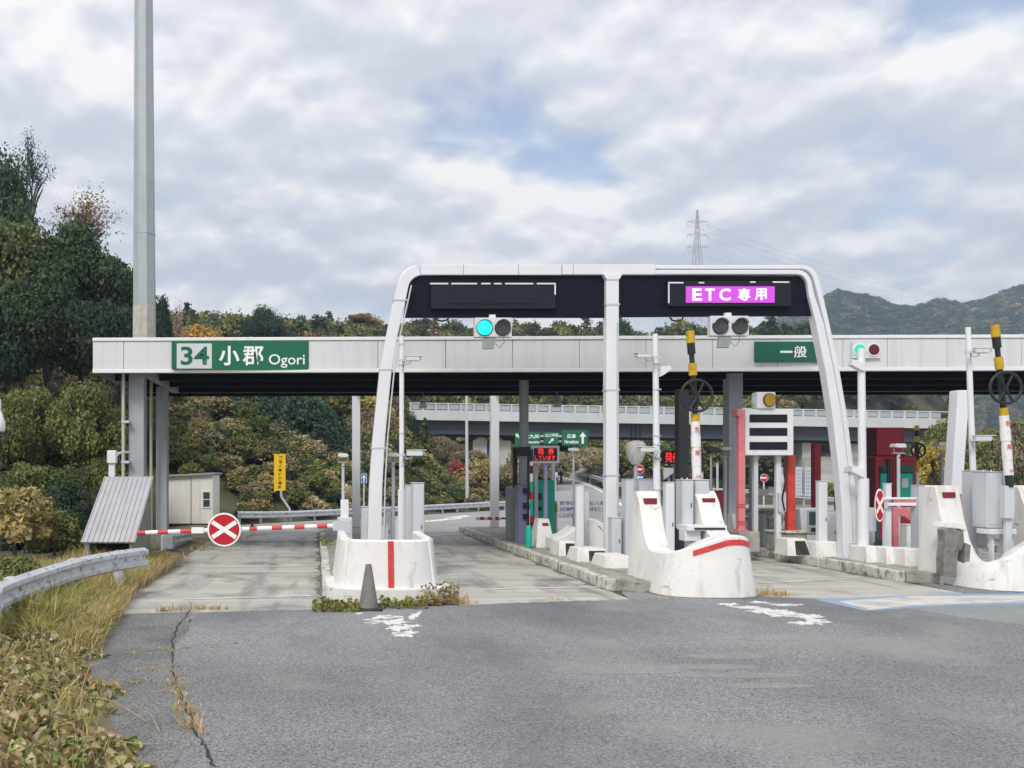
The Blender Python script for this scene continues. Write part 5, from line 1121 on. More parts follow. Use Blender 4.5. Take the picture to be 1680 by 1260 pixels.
# ------------------------------------------------------------------ left side: shed, hut, rails
t = thing('lean_to_shed', 'small shed with steep ribbed metal roof beside the left column', 'shed', (-4.3, 20, 0))
ze, zr = pz(889, 19.0), pz(782, 21.05)
q = MB(); q.hexa([(-4.9, 18.98, ze - .03), (-3.77, 18.98, ze - .03), (-3.77, 21.1, zr - .03), (-4.9, 21.1, zr - .03), (-4.9, 18.95, ze), (-3.77, 18.95, ze), (-3.77, 21.07, zr), (-4.9, 21.07, zr)]); rf = q.build('roof_sheet', 'sheet_metal', t)
for i in range(11):
    x = -4.88 + i * 1.085 / 10; q = MB(); q.hexa([(x-.011, 18.94, ze - .002), (x+.011, 18.94, ze - .002), (x+.011, 21.07, zr - .002), (x-.011, 21.07, zr - .002), (x-.007, 18.94, ze + .022), (x+.007, 18.94, ze + .022), (x+.007, 21.07, zr + .022), (x-.007, 21.07, zr + .022)]); q.build('roof_rib', 'sheet_metal', rf)
q = MB(); q.prism_x([(19.15, -.05), (21.0, -.05), (21.0, zr - .06), (19.15, ze - .0)], -3.85, -3.815); wl_ = q.build('side_wall', 'sheet_wall', t)
for i in range(14):
    y = 19.2 + i * .135; zt_ = ze + (zr - ze) * (y - 19.1) / 1.95 - .08; q = MB(); q.box(-3.816, -3.80, y, y + .035, -.05, zt_); q.build('wall_rib', 'sheet_wall', wl_)
q = MB(); q.prism_x([(19.15, -.05), (21.0, -.05), (21.0, zr - .06), (19.15, ze - .0)], -4.87, -4.84); q.build('side_wall', 'sheet_wall', t)
q = MB(); q.box(-4.84, -3.85, 20.9, 20.95, -.05, zr - .12); q.build('rear_wall', 'sheet_wall', t)
for x in (-4.84, -3.93): q = MB(); q.box(x, x + .07, 19.15, 19.22, -.05, ze); q.build('corner_post', 'pipe_cream', t)
q = MB(); q.box(-4.7, -4.2, 19.5, 20.2, -.05, .5); q.build('stored_box', 'ochre_box', t, .01)
t = thing('vent_pipe', 'short white vent post with curved elbow behind the ribbed shed', 'pipe', (px(185, 21.8), 21.8, 0))
q = MB(); q.pbox(178, 188, 741, 800, 21.8, .12); q.box(px(178, 21.8), px(188, 21.8), 21.8, 21.92, -.1, pz(800, 21.8)); q.build('post', 'white_paint', t, .01); q = MB(); q.pbox(175.5, 190, 739, 760, 21.75, .2); q.build('box_head', 'white_paint', t, .015)
q = MB(); q.tube([(px(189, 21.8), 21.85, pz(750, 21.8)), (px(192, 21.8), 21.9, pz(744, 21.8)), (px(197, 21.8), 22.2, pz(741, 21.8)), (px(203, 21.8), 22.6, pz(741, 21.8))], .03, 8); q.build('elbow', 'white_paint', t)
# prefab hut
Y = 37.0; t = thing('prefab_hut', 'cream prefab hut with small window behind the left column', 'hut', (px(312, Y), Y, 0))
xa, xb, xc = px(272, Y), px(328, Y), px(349, Y)
q = MB(); q.hexa([(xa, Y, -.05), (xb, Y, -.05), (xb, Y+2.6, -.05), (xa, Y+2.6, -.05), (xa, Y, pz(783, Y)), (xb, Y, pz(779, Y)), (xb, Y+2.6, pz(779, Y)), (xa, Y+2.6, pz(783, Y))]); q.build('wall', 'hut_wall', t)
q = MB(); q.hexa([(xb + .01, Y + .0, -.05), (xc, Y - .0, -.05), (xc, Y+2.6, -.05), (xb + .01, Y+2.6, -.05), (xb + .01, Y, pz(779, Y)), (xc, Y, pz(779, Y)), (xc, Y+2.6, pz(779, Y)), (xb + .01, Y+2.6, pz(779, Y))]); q.build('wall', 'hut_wall', t)
q = MB(); q.pbox(331.5, 345.5, 805, 834, Y - .03, .06); o = q.build('window', 'white_trim', t, .006)
q = MB(); q.pbox(333.5, 344, 807.5, 818.5, Y - .035, .03); q.build('pane', 'glass_dark', o); q = MB(); q.pbox(333.5, 344, 820, 831.5, Y - .035, .03); q.build('pane', 'glass_dark', o)
q = MB(); q.hexa([(xa - .15, Y-.15, pz(782.5, Y)), (xc + .1, Y-.15, pz(778, Y)), (xc + .1, Y+2.8, pz(778, Y)), (xa - .15, Y+2.8, pz(782.5, Y)), (xa - .15, Y-.15, pz(779.5, Y)), (xc + .1, Y-.15, pz(775, Y)), (xc + .1, Y+2.8, pz(775, Y)), (xa - .15, Y+2.8, pz(779.5, Y))]); q.build('roof', 'hut_roof', t)
q = MB(); q.pbox(312.5, 314, 783, 860, Y - .02, .03); q.build('wall_seam', 'hut_roof', t); q = MB(); q.pbox(272, 349, 859, 864, Y - .04, .05); q.build('base_rail', 'rubber', t)
for u in (283, 293, 303, 321): q = MB(); q.pbox(u, u + .8, 784, 859, Y - .006, .02); q.build('wall_seam', 'hut_wall', t)
# guard rails
WPROF = [(0, .31), (.03, .29), (.075, .27), (.08, .22), (.025, .175), (.02, .155), (.025, .135), (.08, .09), (.075, .04), (.03, .02), (0, 0), (-.012, 0), (.012, .03), (.06, .05), (.062, .085), (.008, .13), (.004, .155), (.008, .18), (.062, .225), (.06, .26), (.012, .28), (-.012, .31)]
def catmull(pts, n=8):
    P = [Vector(p) for p in pts]; out = []
    for i in range(len(P)-1):
        a, b, c, d_ = P[max(i-1, 0)], P[i], P[i+1], P[min(i+2, len(P)-1)]
        for k in range(n):
            t_ = k / n; out.append(.5 * ((2*b) + (c - a)*t_ + (2*a - 5*b + 4*c - d_)*t_**2 + (3*b - a - 3*c + d_)*t_**3))
    out.append(P[-1]); return out
def guard_rail(label, pts, posts, material='galvanised', scale=1.0, post_r=.057, depth=1.0, flip=False):
    t = thing('guard_rail', label, 'guard rail', tuple(pts[0]))
    C = catmull(pts); prof = [((-a if flip else a)*scale, z*scale) for a, z in WPROF]
    q = MB(); q.sweep(C, prof); q.build('beam', material, t)
    L = len(C) - 1
    for f in posts:
        p = C[int(f * L)]; q0 = C[min(int(f * L) + 1, L)]; tt = (q0 - C[max(int(f*L)-1, 0)]); tt.z = 0; tt.normalize(); nn = Vector((tt.y, -tt.x, 0)) * (1 if not flip else -1)
        b = p - nn * (post_r + .015)
        q = MB(); q.cyl((b.x, b.y, p.z - depth), (b.x, b.y, p.z + .28*scale), post_r, n=12); q.cyl((b.x, b.y, p.z + .28*scale), (b.x, b.y, p.z + .30*scale), post_r*1.1, post_r*.5, n=12); q.build('post', material, t)
        q = MB(); c_ = p + nn * .02; q.cyl((c_.x, c_.y, p.z + .155*scale), (c_.x + nn.x*.03, c_.y + nn.y*.03, p.z + .155*scale), .025, n=8); q.build('bolt', 'mid_grey_paint', t)
    return t
def rp_(u, v, Y): return (px(u, Y), Y, pz(v, Y))
guard_rail('dented galvanised guard rail curving along the left verge in front', [(-5.6, 7.2, .36), rp_(-60, 1032, 10.2), rp_(0, 1001, 11.4), rp_(60, 976, 12.7), rp_(130, 952, 14.2), rp_(190, 938, 15.4), rp_(237, 930, 16.4)], [.12, .42, .68, .88], scale=1.13, post_r=.085, depth=.7, flip=False)
t = guard_rail('short guard rail with grey end box behind the lowered boom', [rp_(270, 897, 24.4), rp_(290, 893, 26.0), rp_(312, 888, 28)], [.1, .5, .95], depth=.75)
q = MB(); q.pbox(267, 284, 879, 901, 24.2, .35); q.build('end_box', 'mid_grey_paint', t, .02)
guard_rail('long pale guard rail along the far side of the departure road', [rp_(389, 851, 39.0), rp_(460, 850, 41), rp_(540, 846.5, 43.5), rp_(640, 841, 47), rp_(740, 835.5, 51), rp_(830, 830.5, 55.5), rp_(900, 826, 60)], [.04, .12, .2, .3, .4, .48, .55, .6, .65, .7, .75, .8, .85, .9, .95], 'galvanised', scale=1.0, depth=.75)
guard_rail('far guard rail on outer side of the climbing ramp', [rp_(905, 776, 86), rp_(940, 779, 80), rp_(975, 786, 74), rp_(1010, 797, 68), rp_(1040, 803, 66)], [.05, .25, .45, .65, .85], depth=.9)
guard_rail('far guard rail below the bridge between the price board posts', [rp_(1130, 806, 72), rp_(1230, 810, 69), rp_(1300, 817, 66), rp_(1345, 821, 64), rp_(1420, 829, 60)], [.05, .2, .4, .6, .8, .95], depth=.9)

# ------------------------------------------------------------------ far signs
def post_sign(name, label, u, Y, material, r=.03, vt=None, vb=None):
    t = thing(name, label, 'sign', (px(u, Y), Y, gz(px(u, Y), Y))); q = MB(); q.cyl((px(u, Y), Y, gz(px(u, Y), Y) - .2), (px(u, Y), Y, pz(vt, Y)), r, n=10); q.build('post', material, t); return t
Y = 41.5; t = thing('waiting_place_sign', 'tall yellow sign with vertical characters on bent pole', 'sign', (px(475, Y), Y, -.1))
q = MB(); q.pbox(449.5, 468.5, 745, 805, Y, .06); q.build('board', 'sign_yellow', t, .01)
q = MB(); q.tube([(px(476, Y), Y + .03, -.3), (px(475, Y), Y + .03, pz(835, Y)), (px(461.5, Y), Y + .03, pz(815, Y)), (px(461, Y), Y + .03, pz(804, Y))], .055, 8); q.build('bent_pole', 'galvanised', t)
for i, ch in enumerate('観送人車待機場所'):
    v = 750.5 + i * 7.0; u = 460.4 - i * .22; text_mesh(ch, px(u - 2.9, Y), px(u + 2.9, Y), pz(v + 2.7, Y), pz(v - 2.7, Y), Y - .004, 'letter_brown', t, .03)
def arrow_sign(label, u, v, w_, h_, Y, d):
    t = post_sign('arrow_sign', label, u, Y, 'light_grey_paint', .035, vt=v - h_/2)
    q = MB(); q.pbox(u - w_/2, u + w_/2, v - h_/2, v + h_/2, Y - .06, .02); q.build('board', 'letter_white', t)
    q = MB(); q.pbox(u - w_/2 + .6, u + w_/2 - .6, v - h_/2 + .6, v + h_/2 - .6, Y - .065, .02); q.build('blue_face', 'sign_blue', t)
    if d == 'up': pts = [(-.1, -.4), (.1, -.4), (.1, .05), (.32, .05), (0, .42), (-.32, .05), (-.1, .05)]
    else: pts = [(.42, -.12), (.42, .12), (-.05, .12), (-.05, .34), (-.42, 0), (-.05, -.34), (-.05, -.12)]
    q = MB(); q.prism_y([(px(u + a*w_, Y), pz(v - b*h_, Y)) for a, b in pts], Y - .068, Y - .05); q.build('white_arrow', 'letter_white', t)
    return t
arrow_sign('small blue one-way arrow sign right of the white canopy post', 597, 785, 9, 15, 44, 'up')
arrow_sign('tiny blue arrow sign right of the red lettered display', 911.5, 779, 7, 9, 40, 'up')
def no_entry(label, u, v, r, Y, plate=None):
    t = post_sign('no_entry_sign', label, u, Y, 'light_grey_paint', .04, vt=v - r)
    q = MB(); q.disc((px(u, Y), pz(v, Y)), r*Y/F, Y - .07, Y - .05, 28); q.build('disc', 'letter_white', t)
    q = MB(); q.disc((px(u, Y), pz(v, Y)), r*.93*Y/F, Y - .074, Y - .05, 28); q.build('red_face', 'sign_red', t)
    q = MB(); q.pbox(u - r*.72, u + r*.72, v - r*.18, v + r*.18, Y - .08, .02); q.build('white_bar', 'letter_white', t)
    if plate:
        q = MB(); q.pbox(u - 8, u + 8, v + r + 1, v + r + 10, Y - .07, .02); q.build('blue_plate', 'sign_blue', t)
        q = MB(); q.prism_y([(px(u + a, Y), pz(v + r + 5.5 - b, Y)) for a, b in ((6, -1), (6, 1), (-1, 1), (-1, 3), (-6, 0), (-1, -3), (-1, -1))], Y - .075, Y - .06); q.build('white_arrow', 'letter_white', t)
no_entry('round no entry sign above small blue arrow plate', 1048, 770, 7.5, 40, True)
no_entry('round no entry sign standing under the price board', 1253, 784, 6.5, 48)
Y = 50; t = thing('diamond_sign', 'pale diamond sign seen from behind under the price board', 'sign', (px(1280, Y), Y, gz(px(1280, Y), Y)))
q = MB(); q.prism_y([(px(1271, Y), pz(785, Y)), (px(1280, Y), pz(795, Y)), (px(1289, Y), pz(785, Y)), (px(1280, Y), pz(775, Y))], Y, Y + .03); q.build('plate', 'light_grey_paint', t)
q = MB(); q.cyl((px(1280, Y), Y + .06, gz(px(1280, Y), Y) - .2), (px(1280, Y), Y + .06, pz(778, Y)), .04, n=8); q.build('post', 'light_grey_paint', t)
# overhead direction signs
Y = 66
t = thing('sign_gantry', 'thin grey gantry carrying the green direction signs below the bridge', 'gantry', (px(858, Y), Y + .3, 0))
q = MB()
q.tube([(px(858, Y), Y + .3, -.2), (px(858, Y), Y + .3, pz(716, Y)), (px(956, Y), Y + .3, pz(716, Y))], .11, 10); q.build('beam', 'galvanised', t)
q = MB(); q.cyl((px(853, Y), Y + .3, pz(724, Y)), (px(960, Y), Y + .3, pz(724, Y)), .07, n=8); q.build('lower_beam', 'galvanised', t)
def dsign(label, u0, u1, v0, v1, jobs, arrow):
    t = thing('direction_sign', label, 'sign', (px((u0+u1)/2, Y), Y, pz(v1, Y)), 'green overhead direction signs')
    q = MB(); q.pbox(u0, u1, v0, v1, Y, .12); q.build('board', 'sign_green', t, .02)
    for s_, a, b, c, e, bo in jobs: text_mesh(s_, px(a, Y), px(b, Y), pz(e, Y), pz(c, Y), Y - .012, 'letter_white', t, bo)
    if arrow:
        cu, cv, hh, ang = arrow; pts = [(-.09, -.5), (.09, -.5), (.09, .12), (.3, .12), (0, .5), (-.3, .12), (-.09, .12)]
        ca, sa = math.cos(R(ang)), math.sin(R(ang)); q = MB(); q.prism_y([(px(cu + (a*ca + b*sa)*hh, Y), pz(cv - (-a*sa + b*ca)*hh, Y)) for a, b in pts], Y - .015, Y + .01); q.build('white_arrow', 'letter_white', t)
dsign('green direction sign partly hidden by the round canopy column', 845, 886, 709, 732, [('北九州', 861, 884, 712.5, 719.5, .03), ('Kitakyushu', 859, 884.5, 723, 728.5, .03)], (850, 716, 12, -45))
dsign('small middle green sign with slanted arrow above red display', 892.5, 916.5, 709, 729, [('山口宇部', 894, 916, 711, 717, .02)], (904.5, 723, 11, 45))
dsign('green direction sign for Hiroshima with upright arrow', 922, 964.5, 706, 731, [('広島', 930, 945, 712, 719, .03), ('Hiroshima', 926, 949, 722, 727.5, .03)], (956, 718.5, 19, 0))
# street lights behind
for lab, u, v0, Y in (('thin pale street light pole before the autumn scrub', 765, 640, 56), ):
    t = thing('street_light', lab, 'street light', (px(u, Y), Y, gz(px(u, Y), Y))); q = MB(); q.cyl((px(u + 1.5, Y), Y, gz(px(u, Y), Y) - .2), (px(u, Y), Y, pz(v0 - 60, Y)), .11, .07, n=10); q.build('pole', 'light_grey_paint', t)
    q = MB(); q.tube([(px(u, Y), Y, pz(v0 - 60, Y)), (px(u, Y) - .3, Y, pz(v0 - 66, Y)), (px(u, Y) - 1.2, Y, pz(v0 - 67, Y))], .06, 8); q.build('lamp_arm', 'light_grey_paint', t)

# ------------------------------------------------------------------ overpass
BY = 85.0
br = thing('overpass_bridge', 'pale concrete overpass crossing behind the canopy above dark girders', 'bridge', (px(700, BY), BY, 0))
X0, X1 = px(672, BY), px(1560, BY)
def dz(x): f = (x - px(700, BY)) / (px(1440, BY) - px(700, BY)); return -0.70 * f
def bbox(x0, x1, y0, y1, z0, z1):
    q = MB(); q.hexa([(x0, y0, z0 + dz(x0)), (x1, y0, z0 + dz(x1)), (x1, y1, z0 + dz(x1)), (x0, y1, z0 + dz(x0)), (x0, y0, z1 + dz(x0)), (x1, y0, z1 + dz(x1)), (x1, y1, z1 + dz(x1)), (x0, y1, z1 + dz(x0))]); return q
zb = pz(689, BY); zt_ = pz(672.5, BY); zr_ = pz(660.5, BY); zg = pz(711, BY)
bbox(X0, X1, BY, BY + .4, zb, zt_).build('parapet', 'bridge_concrete', br)
bbox(X0, X1, BY + .41, BY + 9.0, zb + .05, zt_ - .35).build('deck', 'bridge_concrete', br)
bbox(X0, X1, BY + 8.6, BY + 9.0, zb, zt_ - .002).build('parapet', 'bridge_concrete', br)
for yy in (BY + .9, BY + 3.6, BY + 6.4): bbox(X0, X1, yy, yy + .5, zg, zb + .048).build('girder', 'girder', br)
bbox(X0, X1, BY + 1.41, BY + 6.39, zg + .7, zg + .8).build('bracing', 'girder', br)
bbox(X0, X1, BY + .1, BY + .25, zr_ - .08, zr_).build('top_rail', 'bridge_concrete', br)
x = X0; k = 0
while x < X1 - 1:
    q = bbox(x, x + .16, BY + .08, BY + .28, zt_ - .01, zr_ - .081); q.build('rail_post', 'bridge_concrete', br)
    q = bbox(x + .2, x + 1.12, BY + .16, BY + .19, zt_ + .08, zr_ - .14); q.build('rail_panel', 'rail_panel', br); x += 1.18; k += 1
for (u0, u1, v1) in ((776, 799, 760), (803, 838, 760)):
    x0, x1 = px(u0, BY + 2), px(u1, BY + 2); q = MB(); q.box(x0, x1, BY + 2, BY + 6, -2, zg - .6); q.build('pier', 'pier_concrete', br)
q = MB(); q.box(px(1405, BY), px(1440, BY), BY + 2, BY + 6, -2, zg - .9); q.build('pier', 'pier_concrete', br)
q = MB(); q.box(px(1335, BY), px(1350, BY), BY + 2, BY + 5, -2, zg - .8); q.build('pier', 'pier_concrete', br)
# concrete slope under the bridge on the right
q = MB(); q.add([(px(1318, 74), 74, .4), (px(1420, 74), 74, .4), (px(1440, 95), 95, 6.0), (px(1322, 95), 95, 6.0), (px(1318, 74), 74, -1), (px(1420, 74), 74, -1), (px(1440, 95), 95, -1), (px(1322, 95), 95, -1)], [(0, 1, 2, 3), (0, 4, 5, 1), (1, 5, 6, 2), (2, 6, 7, 3), (3, 7, 4, 0), (4, 7, 6, 5)]); o = q.build('slope_paving', 'slope_concrete'); structure(o)
q = MB(); q.add([(px(935, 80), 80, 1.9), (px(1010, 72), 72, 1.0), (px(1010, 74), 74, 3.0), (px(935, 83), 83, 3.4), (px(935, 80), 80, -1), (px(1010, 72), 72, -1), (px(1010, 74), 74, -1), (px(935, 83), 83, -1)], [(0, 1, 2, 3), (0, 4, 5, 1), (1, 5, 6, 2), (2, 6, 7, 3), (3, 7, 4, 0)]); o = q.build('ramp_retaining_slope', 'slope_concrete'); structure(o)
# buildings seen under the bridge
t = thing('far_building', 'far grey building with rows of windows under the bridge', 'building', (px(1320, 105), 105, 0))
Y = 60.5
for (u0, u1, v0, v1) in ((1306, 1316, 766, 813), (1321, 1333, 767, 813)):
    q = MB(); q.pbox(u0, u1, v0, v1, Y, 2.5); o = q.build('wall', 'light_grey_paint', t)
    for v in range(v0 + 4, v1 - 4, 6):
        q = MB(); q.pbox(u0 + 1.5, u1 - 1.5, v, v + 2.4, Y - .02, .05); q.build('window', 'rail_panel', o)

# ------------------------------------------------------------------ pylons
def pylon(label, u, vt, Y, hb, wb, rr):
    t = thing('power_pylon', label, 'pylon', (px(u, Y), Y, gz(px(u, Y), Y) - 2)); x, zt_ = px(u, Y), pz(vt, Y); z0 = gz(px(u, Y), Y) - 2; q = MB(); n = 26
    def w_at(z): f = max(0.0, (zt_ - z) / (zt_ - z0)); return .25 + wb * f ** 1.15
    zs = [z0 + (zt_ - z0) * i / n for i in range(n + 1)]
    for sx in (-1, 1):
        for sy in (-1, 1): q.tube([(x + sx*w_at(z), Y + sy*w_at(z), z) for z in zs], rr, 4)
    for a, b in zip(zs, zs[1:]):
        for s in (1, -1):
            q.cyl((x - s*w_at(a), Y - w_at(a), a), (x + s*w_at(b), Y - w_at(b), b), rr*.6, n=4); q.cyl((x - s*w_at(a), Y + w_at(a), a), (x + s*w_at(b), Y + w_at(b), b), rr*.6, n=4)
    q.build('lattice', 'tower_steel', t)
    for f in (5.5, 11.5, 17.0):
        z = zt_ - f
        for s in (-1, 1):
            q = MB(); L_ = hb; q.cyl((x, Y, z + .8), (x + s*L_, Y, z), rr*.8, n=5); q.cyl((x, Y, z - .6), (x + s*L_, Y, z), rr*.8, n=5); q.cyl((x + s*L_, Y, z), (x + s*L_, Y, z - 1.6), rr*.6, n=5); q.build('cross_arm', 'tower_steel', t)
    return t
PYL = pylon('steel lattice power pylon rising behind the gantry', 1144, 344, 420, 4.6, 8.5, .15)
pylon('tiny far pylon against the blue hill right of gantry', 1407, 521, 640, 4.0, 6.0, .16)
for i, (dx, dz_, f) in enumerate(((-4.6, 0, 5.5), (4.6, 0, 5.5), (4.6, 0, 11.5), (-4.6, 0, 17.0))):
    Yp = 420; zz0 = gz(px(1144, Yp), Yp) - 2; z = pz(344, Yp) - f - 1.6; x = px(1144, Yp) + dx
    pts = [(x + (330) * k / 16, Yp + 240 * k / 16, z + 6 * k / 16 - 22 * (k / 16) * (1 - k / 16)) for k in range(17)]
    q = MB(); q.tube(pts, .045, 4); tag(q.build('power_line', 'wire', loc=(x, Yp, z)), ('thin power line from upper left arm of the lattice pylon', 'thin power line from upper right arm of the lattice pylon', 'thin power line from middle right arm of the lattice pylon', 'thin power line from lower left arm of the lattice pylon')[i], 'cable', 'power lines of the pylon')

# ------------------------------------------------------------------ vegetation: crowns made of many small leaf faces
def leaf_quads(C, Nn, size, rng, elong=1.5, fold=.25):
    n = len(C); a = rng.normal(size=(n, 3)); a -= (a * Nn).sum(1, keepdims=True) * Nn; a /= np.linalg.norm(a, axis=1, keepdims=True) + 1e-9
    b = np.cross(Nn, a); s = np.asarray(size).reshape(-1, 1) * np.ones((n, 1))
    V = np.stack([C - a*s*elong*.5, C + b*s*.5 - Nn*s*fold, C + a*s*elong*.5, C - b*s*.5 - Nn*s*fold], 1)
    return V.reshape(-1, 3)
def raw_mesh(name, V, F4, vary=None, tint=None):
    me = bpy.data.meshes.new(name); nV, nF = len(V), len(F4)
    me.vertices.add(nV); me.vertices.foreach_set('co', np.asarray(V, dtype=np.float32).ravel())
    k = F4.shape[1]; me.loops.add(nF * k); me.loops.foreach_set('vertex_index', F4.astype(np.int32).ravel())
    me.polygons.add(nF); me.polygons.foreach_set('loop_start', np.arange(0, nF * k, k, dtype=np.int32))
    try: me.polygons.foreach_set('loop_total', np.full(nF, k, dtype=np.int32))
    except Exception: pass
    for nm, arr in (('vary', vary), ('tint', tint)):
        if arr is not None:
            at = me.attributes.new(nm, 'FLOAT_COLOR', 'FACE'); d_ = np.ones((nF, 4), dtype=np.float32); d_[:, :3] = arr; at.data.foreach_set('color', d_.ravel())
    me.update(calc_edges=True); return me
def crown(kind, n, leaf, seed):
    """unit crown, x,y in +-0.5, z 0..1"""
    rng = np.random.default_rng(seed); C = []; Nn = []; Lb = []
    if kind in ('broad', 'loose', 'bush'):
        k = {'broad': 46, 'loose': 34, 'bush': 30}[kind]
        d_ = rng.normal(size=(k, 3)); d_ /= np.linalg.norm(d_, axis=1, keepdims=True); d_[:, 2] = np.abs(d_[:, 2]) * 1.0 - .25
        rad = rng.uniform(.45, 1.0, (k, 1)) ** .6; cen = d_ * rad * np.array([.36, .36, .40]) + np.array([0, 0, .48])
        lr = rng.uniform(.065, .195, k) * (1.0 if kind != 'loose' else .85)
        for i in range(k):
            m_ = n // k; p = rng.normal(size=(m_, 3)); p /= np.linalg.norm(p, axis=1, keepdims=True)
            rr = lr[i] * rng.uniform(.55, 1.12, (m_, 1)); pos = cen[i] + p * rr * np.array([1.1, 1.1, .8])
            nrm = p * .8 + rng.normal(size=(m_, 3)) * .5 + np.array([0, 0, .35]); C.append(pos); Nn.append(nrm); Lb.append(np.full(m_, rng.uniform(.72, 1.25)))
    elif kind == 'conifer':
        for L_ in range(16):
            z = .05 + .93 * L_ / 15; r = .5 * (1 - z) ** .8 * rng.uniform(.8, 1.1) + .02; nb = max(4, int(15 * (1 - z) + 3))
            for b in range(nb):
                a = rng.uniform(0, 2*math.pi); m_ = max(6, int(n / 170 * (.4 + (1 - z)))); t_ = rng.uniform(.15, 1, m_) ** .7; rb = r * rng.uniform(.7, 1.15)
                pos = np.stack([np.cos(a)*rb*t_, np.sin(a)*rb*t_, z - .05*t_ + .02*t_**2], 1) + rng.normal(size=(m_, 3)) * np.array([.022, .022, .012])
                nrm = rng.normal(size=(m_, 3)) * .45 + np.array([math.cos(a)*.3, math.sin(a)*.3, .9]); C.append(pos); Nn.append(nrm); Lb.append(np.full(m_, rng.uniform(.7, 1.25)))
    elif kind == 'twiggy':
        for b in range(70):
            a = rng.uniform(0, 2*math.pi); e = rng.uniform(.25, 1.45); L_ = rng.uniform(.25, .55); m_ = n // 70; t_ = rng.uniform(.3, 1, m_)
            dv = np.array([math.cos(a)*math.cos(e), math.sin(a)*math.cos(e), math.sin(e)*1.3]); pos = np.array([0, 0, .3]) + dv * L_ * t_[:, None] + rng.normal(size=(m_, 3)) * .022
            C.append(pos); Nn.append(rng.normal(size=(m_, 3))); Lb.append(np.full(m_, rng.uniform(.7, 1.3)))
    C = np.concatenate(C); Nn = np.concatenate(Nn); Lb = np.concatenate(Lb); Nn /= np.linalg.norm(Nn, axis=1, keepdims=True) + 1e-9
    V = leaf_quads(C, Nn, leaf * np.clip(rng.lognormal(-.12, .30, len(C)), .4, 1.9), rng); F4 = np.arange(len(V)).reshape(-1, 4)
    j = rng.uniform(.65, 1.4, (len(C), 1)) * Lb[:, None]; hue = rng.normal(.01, .10, (len(C), 1)); vary = np.concatenate([j * (1 + hue), j, j * (1 - hue)], 1)
    return V, F4, vary
PROTO = {}
for nm, kind, n, leaf, seed in (('broad', 'broad', 20000, .0215, 1), ('broad_b', 'broad', 20000, .0215, 2), ('loose', 'loose', 11000, .021, 3), ('loose_b', 'loose', 11000, .021, 4), ('bush', 'bush', 5000, .042, 5), ('bush_b', 'bush', 5000, .040, 6), ('conifer', 'conifer', 9000, .030, 7), ('twiggy', 'twiggy', 2400, .018, 8)):
    V, F4, vy = crown(kind, n, leaf, seed); PROTO[nm] = raw_mesh('crown_' + nm, V, F4, vary=vy); PROTO[nm].materials.append(MATS['leaf_object'])
# trunk prototype with limbs, unit height
def trunk_mesh(seed, limbs=7):
    rng = random.Random(seed); q = MB()
    q.tube([(0, 0, 0), (.02, .01, .3), (-.01, .02, .6), (.02, 0, .95)], [.045, .035, .024, .008], 8)
    for i in range(limbs):
        a = rng.uniform(0, 6.28); z = rng.uniform(.4, .8); L_ = rng.uniform(.2, .38)
        q.tube([(0, 0, z), (math.cos(a)*L_*.5, math.sin(a)*L_*.5, z + L_*.3), (math.cos(a)*L_, math.sin(a)*L_, z + L_*.45)], [.018, .012, .004], 5)
    me = bpy.data.meshes.new('trunk'); me.from_pydata(q.v, [], q.f); me.materials.append(MATS['bark']); me.polygons.foreach_set('use_smooth', [True]*len(q.f)); return me
TRUNKS = [trunk_mesh(1), trunk_mesh(2), trunk_mesh(3, 12)]
G_ = dict(dark=(.056, .088, .038), deep=(.044, .074, .042), mid=(.098, .132, .046), olive=(.175, .19, .062), bright=(.25, .27, .08), yellow=(.45, .36, .07), ochre=(.36, .30, .125), orange=(.48, .30, .07), rust=(.32, .21, .11), brown=(.26, .225, .13), pink=(.46, .33, .26), red=(.42, .10, .07), blue=(.056, .092, .062), tan=(.42, .365, .22))
def tree(kind, u, Y, vt, vb, wpx, tint, label, group=None, name=None, jitter=.12):
    x = px(u, Y); w_ = wpx * Y / F; zt_, z0 = pz(vt, Y), pz(vb, Y); h = zt_ - z0; gr = gz(x, Y) - .15
    nm = name or {'conifer': 'conifer_tree', 'bush': 'shrub', 'bush_b': 'shrub'}.get(kind, 'broadleaf_tree')
    t = thing(nm, label, 'shrub' if nm == 'shrub' else 'tree', (x, Y, gr), group)
    c = bpy.data.objects.new('crown', PROTO[kind]); col.objects.link(c); c.parent = t; c.location = (0, 0, z0 - gr); c.scale = (w_, w_ * .95, h); c.rotation_euler = (0, 0, random.uniform(0, 6.28))
    j = random.uniform(1 - jitter, 1 + jitter); k = G_[tint]; c.color = (k[0]*j, k[1]*j, k[2]*j, 1)
    tk = bpy.data.objects.new('trunk', TRUNKS[2 if kind == 'twiggy' else random.randrange(2)]); col.objects.link(tk); tk.parent = t; hh = (z0 - gr) + h * .8; tk.scale = (max(.7*w_, .5), max(.7*w_, .5), hh)
    return t
LW = 'wood on the left slope'
tree('broad', -25, 48, 168, 520, 200, 'dark', 'darkest tall evergreen cut by the left picture edge near the top', LW)
tree('twiggy', 52, 55, 200, 360, 90, 'blue', 'thin feathery tree showing against the sky beside dark evergreen', LW)
tree('twiggy', 140, 50, 295, 430, 150, 'rust', 'rust coloured bare branched tree on the left skyline', LW)
tree('broad_b', 30, 43, 300, 640, 240, 'mid', 'large rounded evergreen on the left slope at the picture edge', LW)
labs = ['dark evergreen crown just below the rust coloured bare tree', 'dark evergreen crown touching the mast on its left side', 'dark evergreen crown in the middle of the left wood', 'deep green crown left of the mast above the canopy corner', 'deep green crown at the left picture edge, half way up', 'deep green narrow crown right behind the mast', 'small deep green crown showing right of the mast']
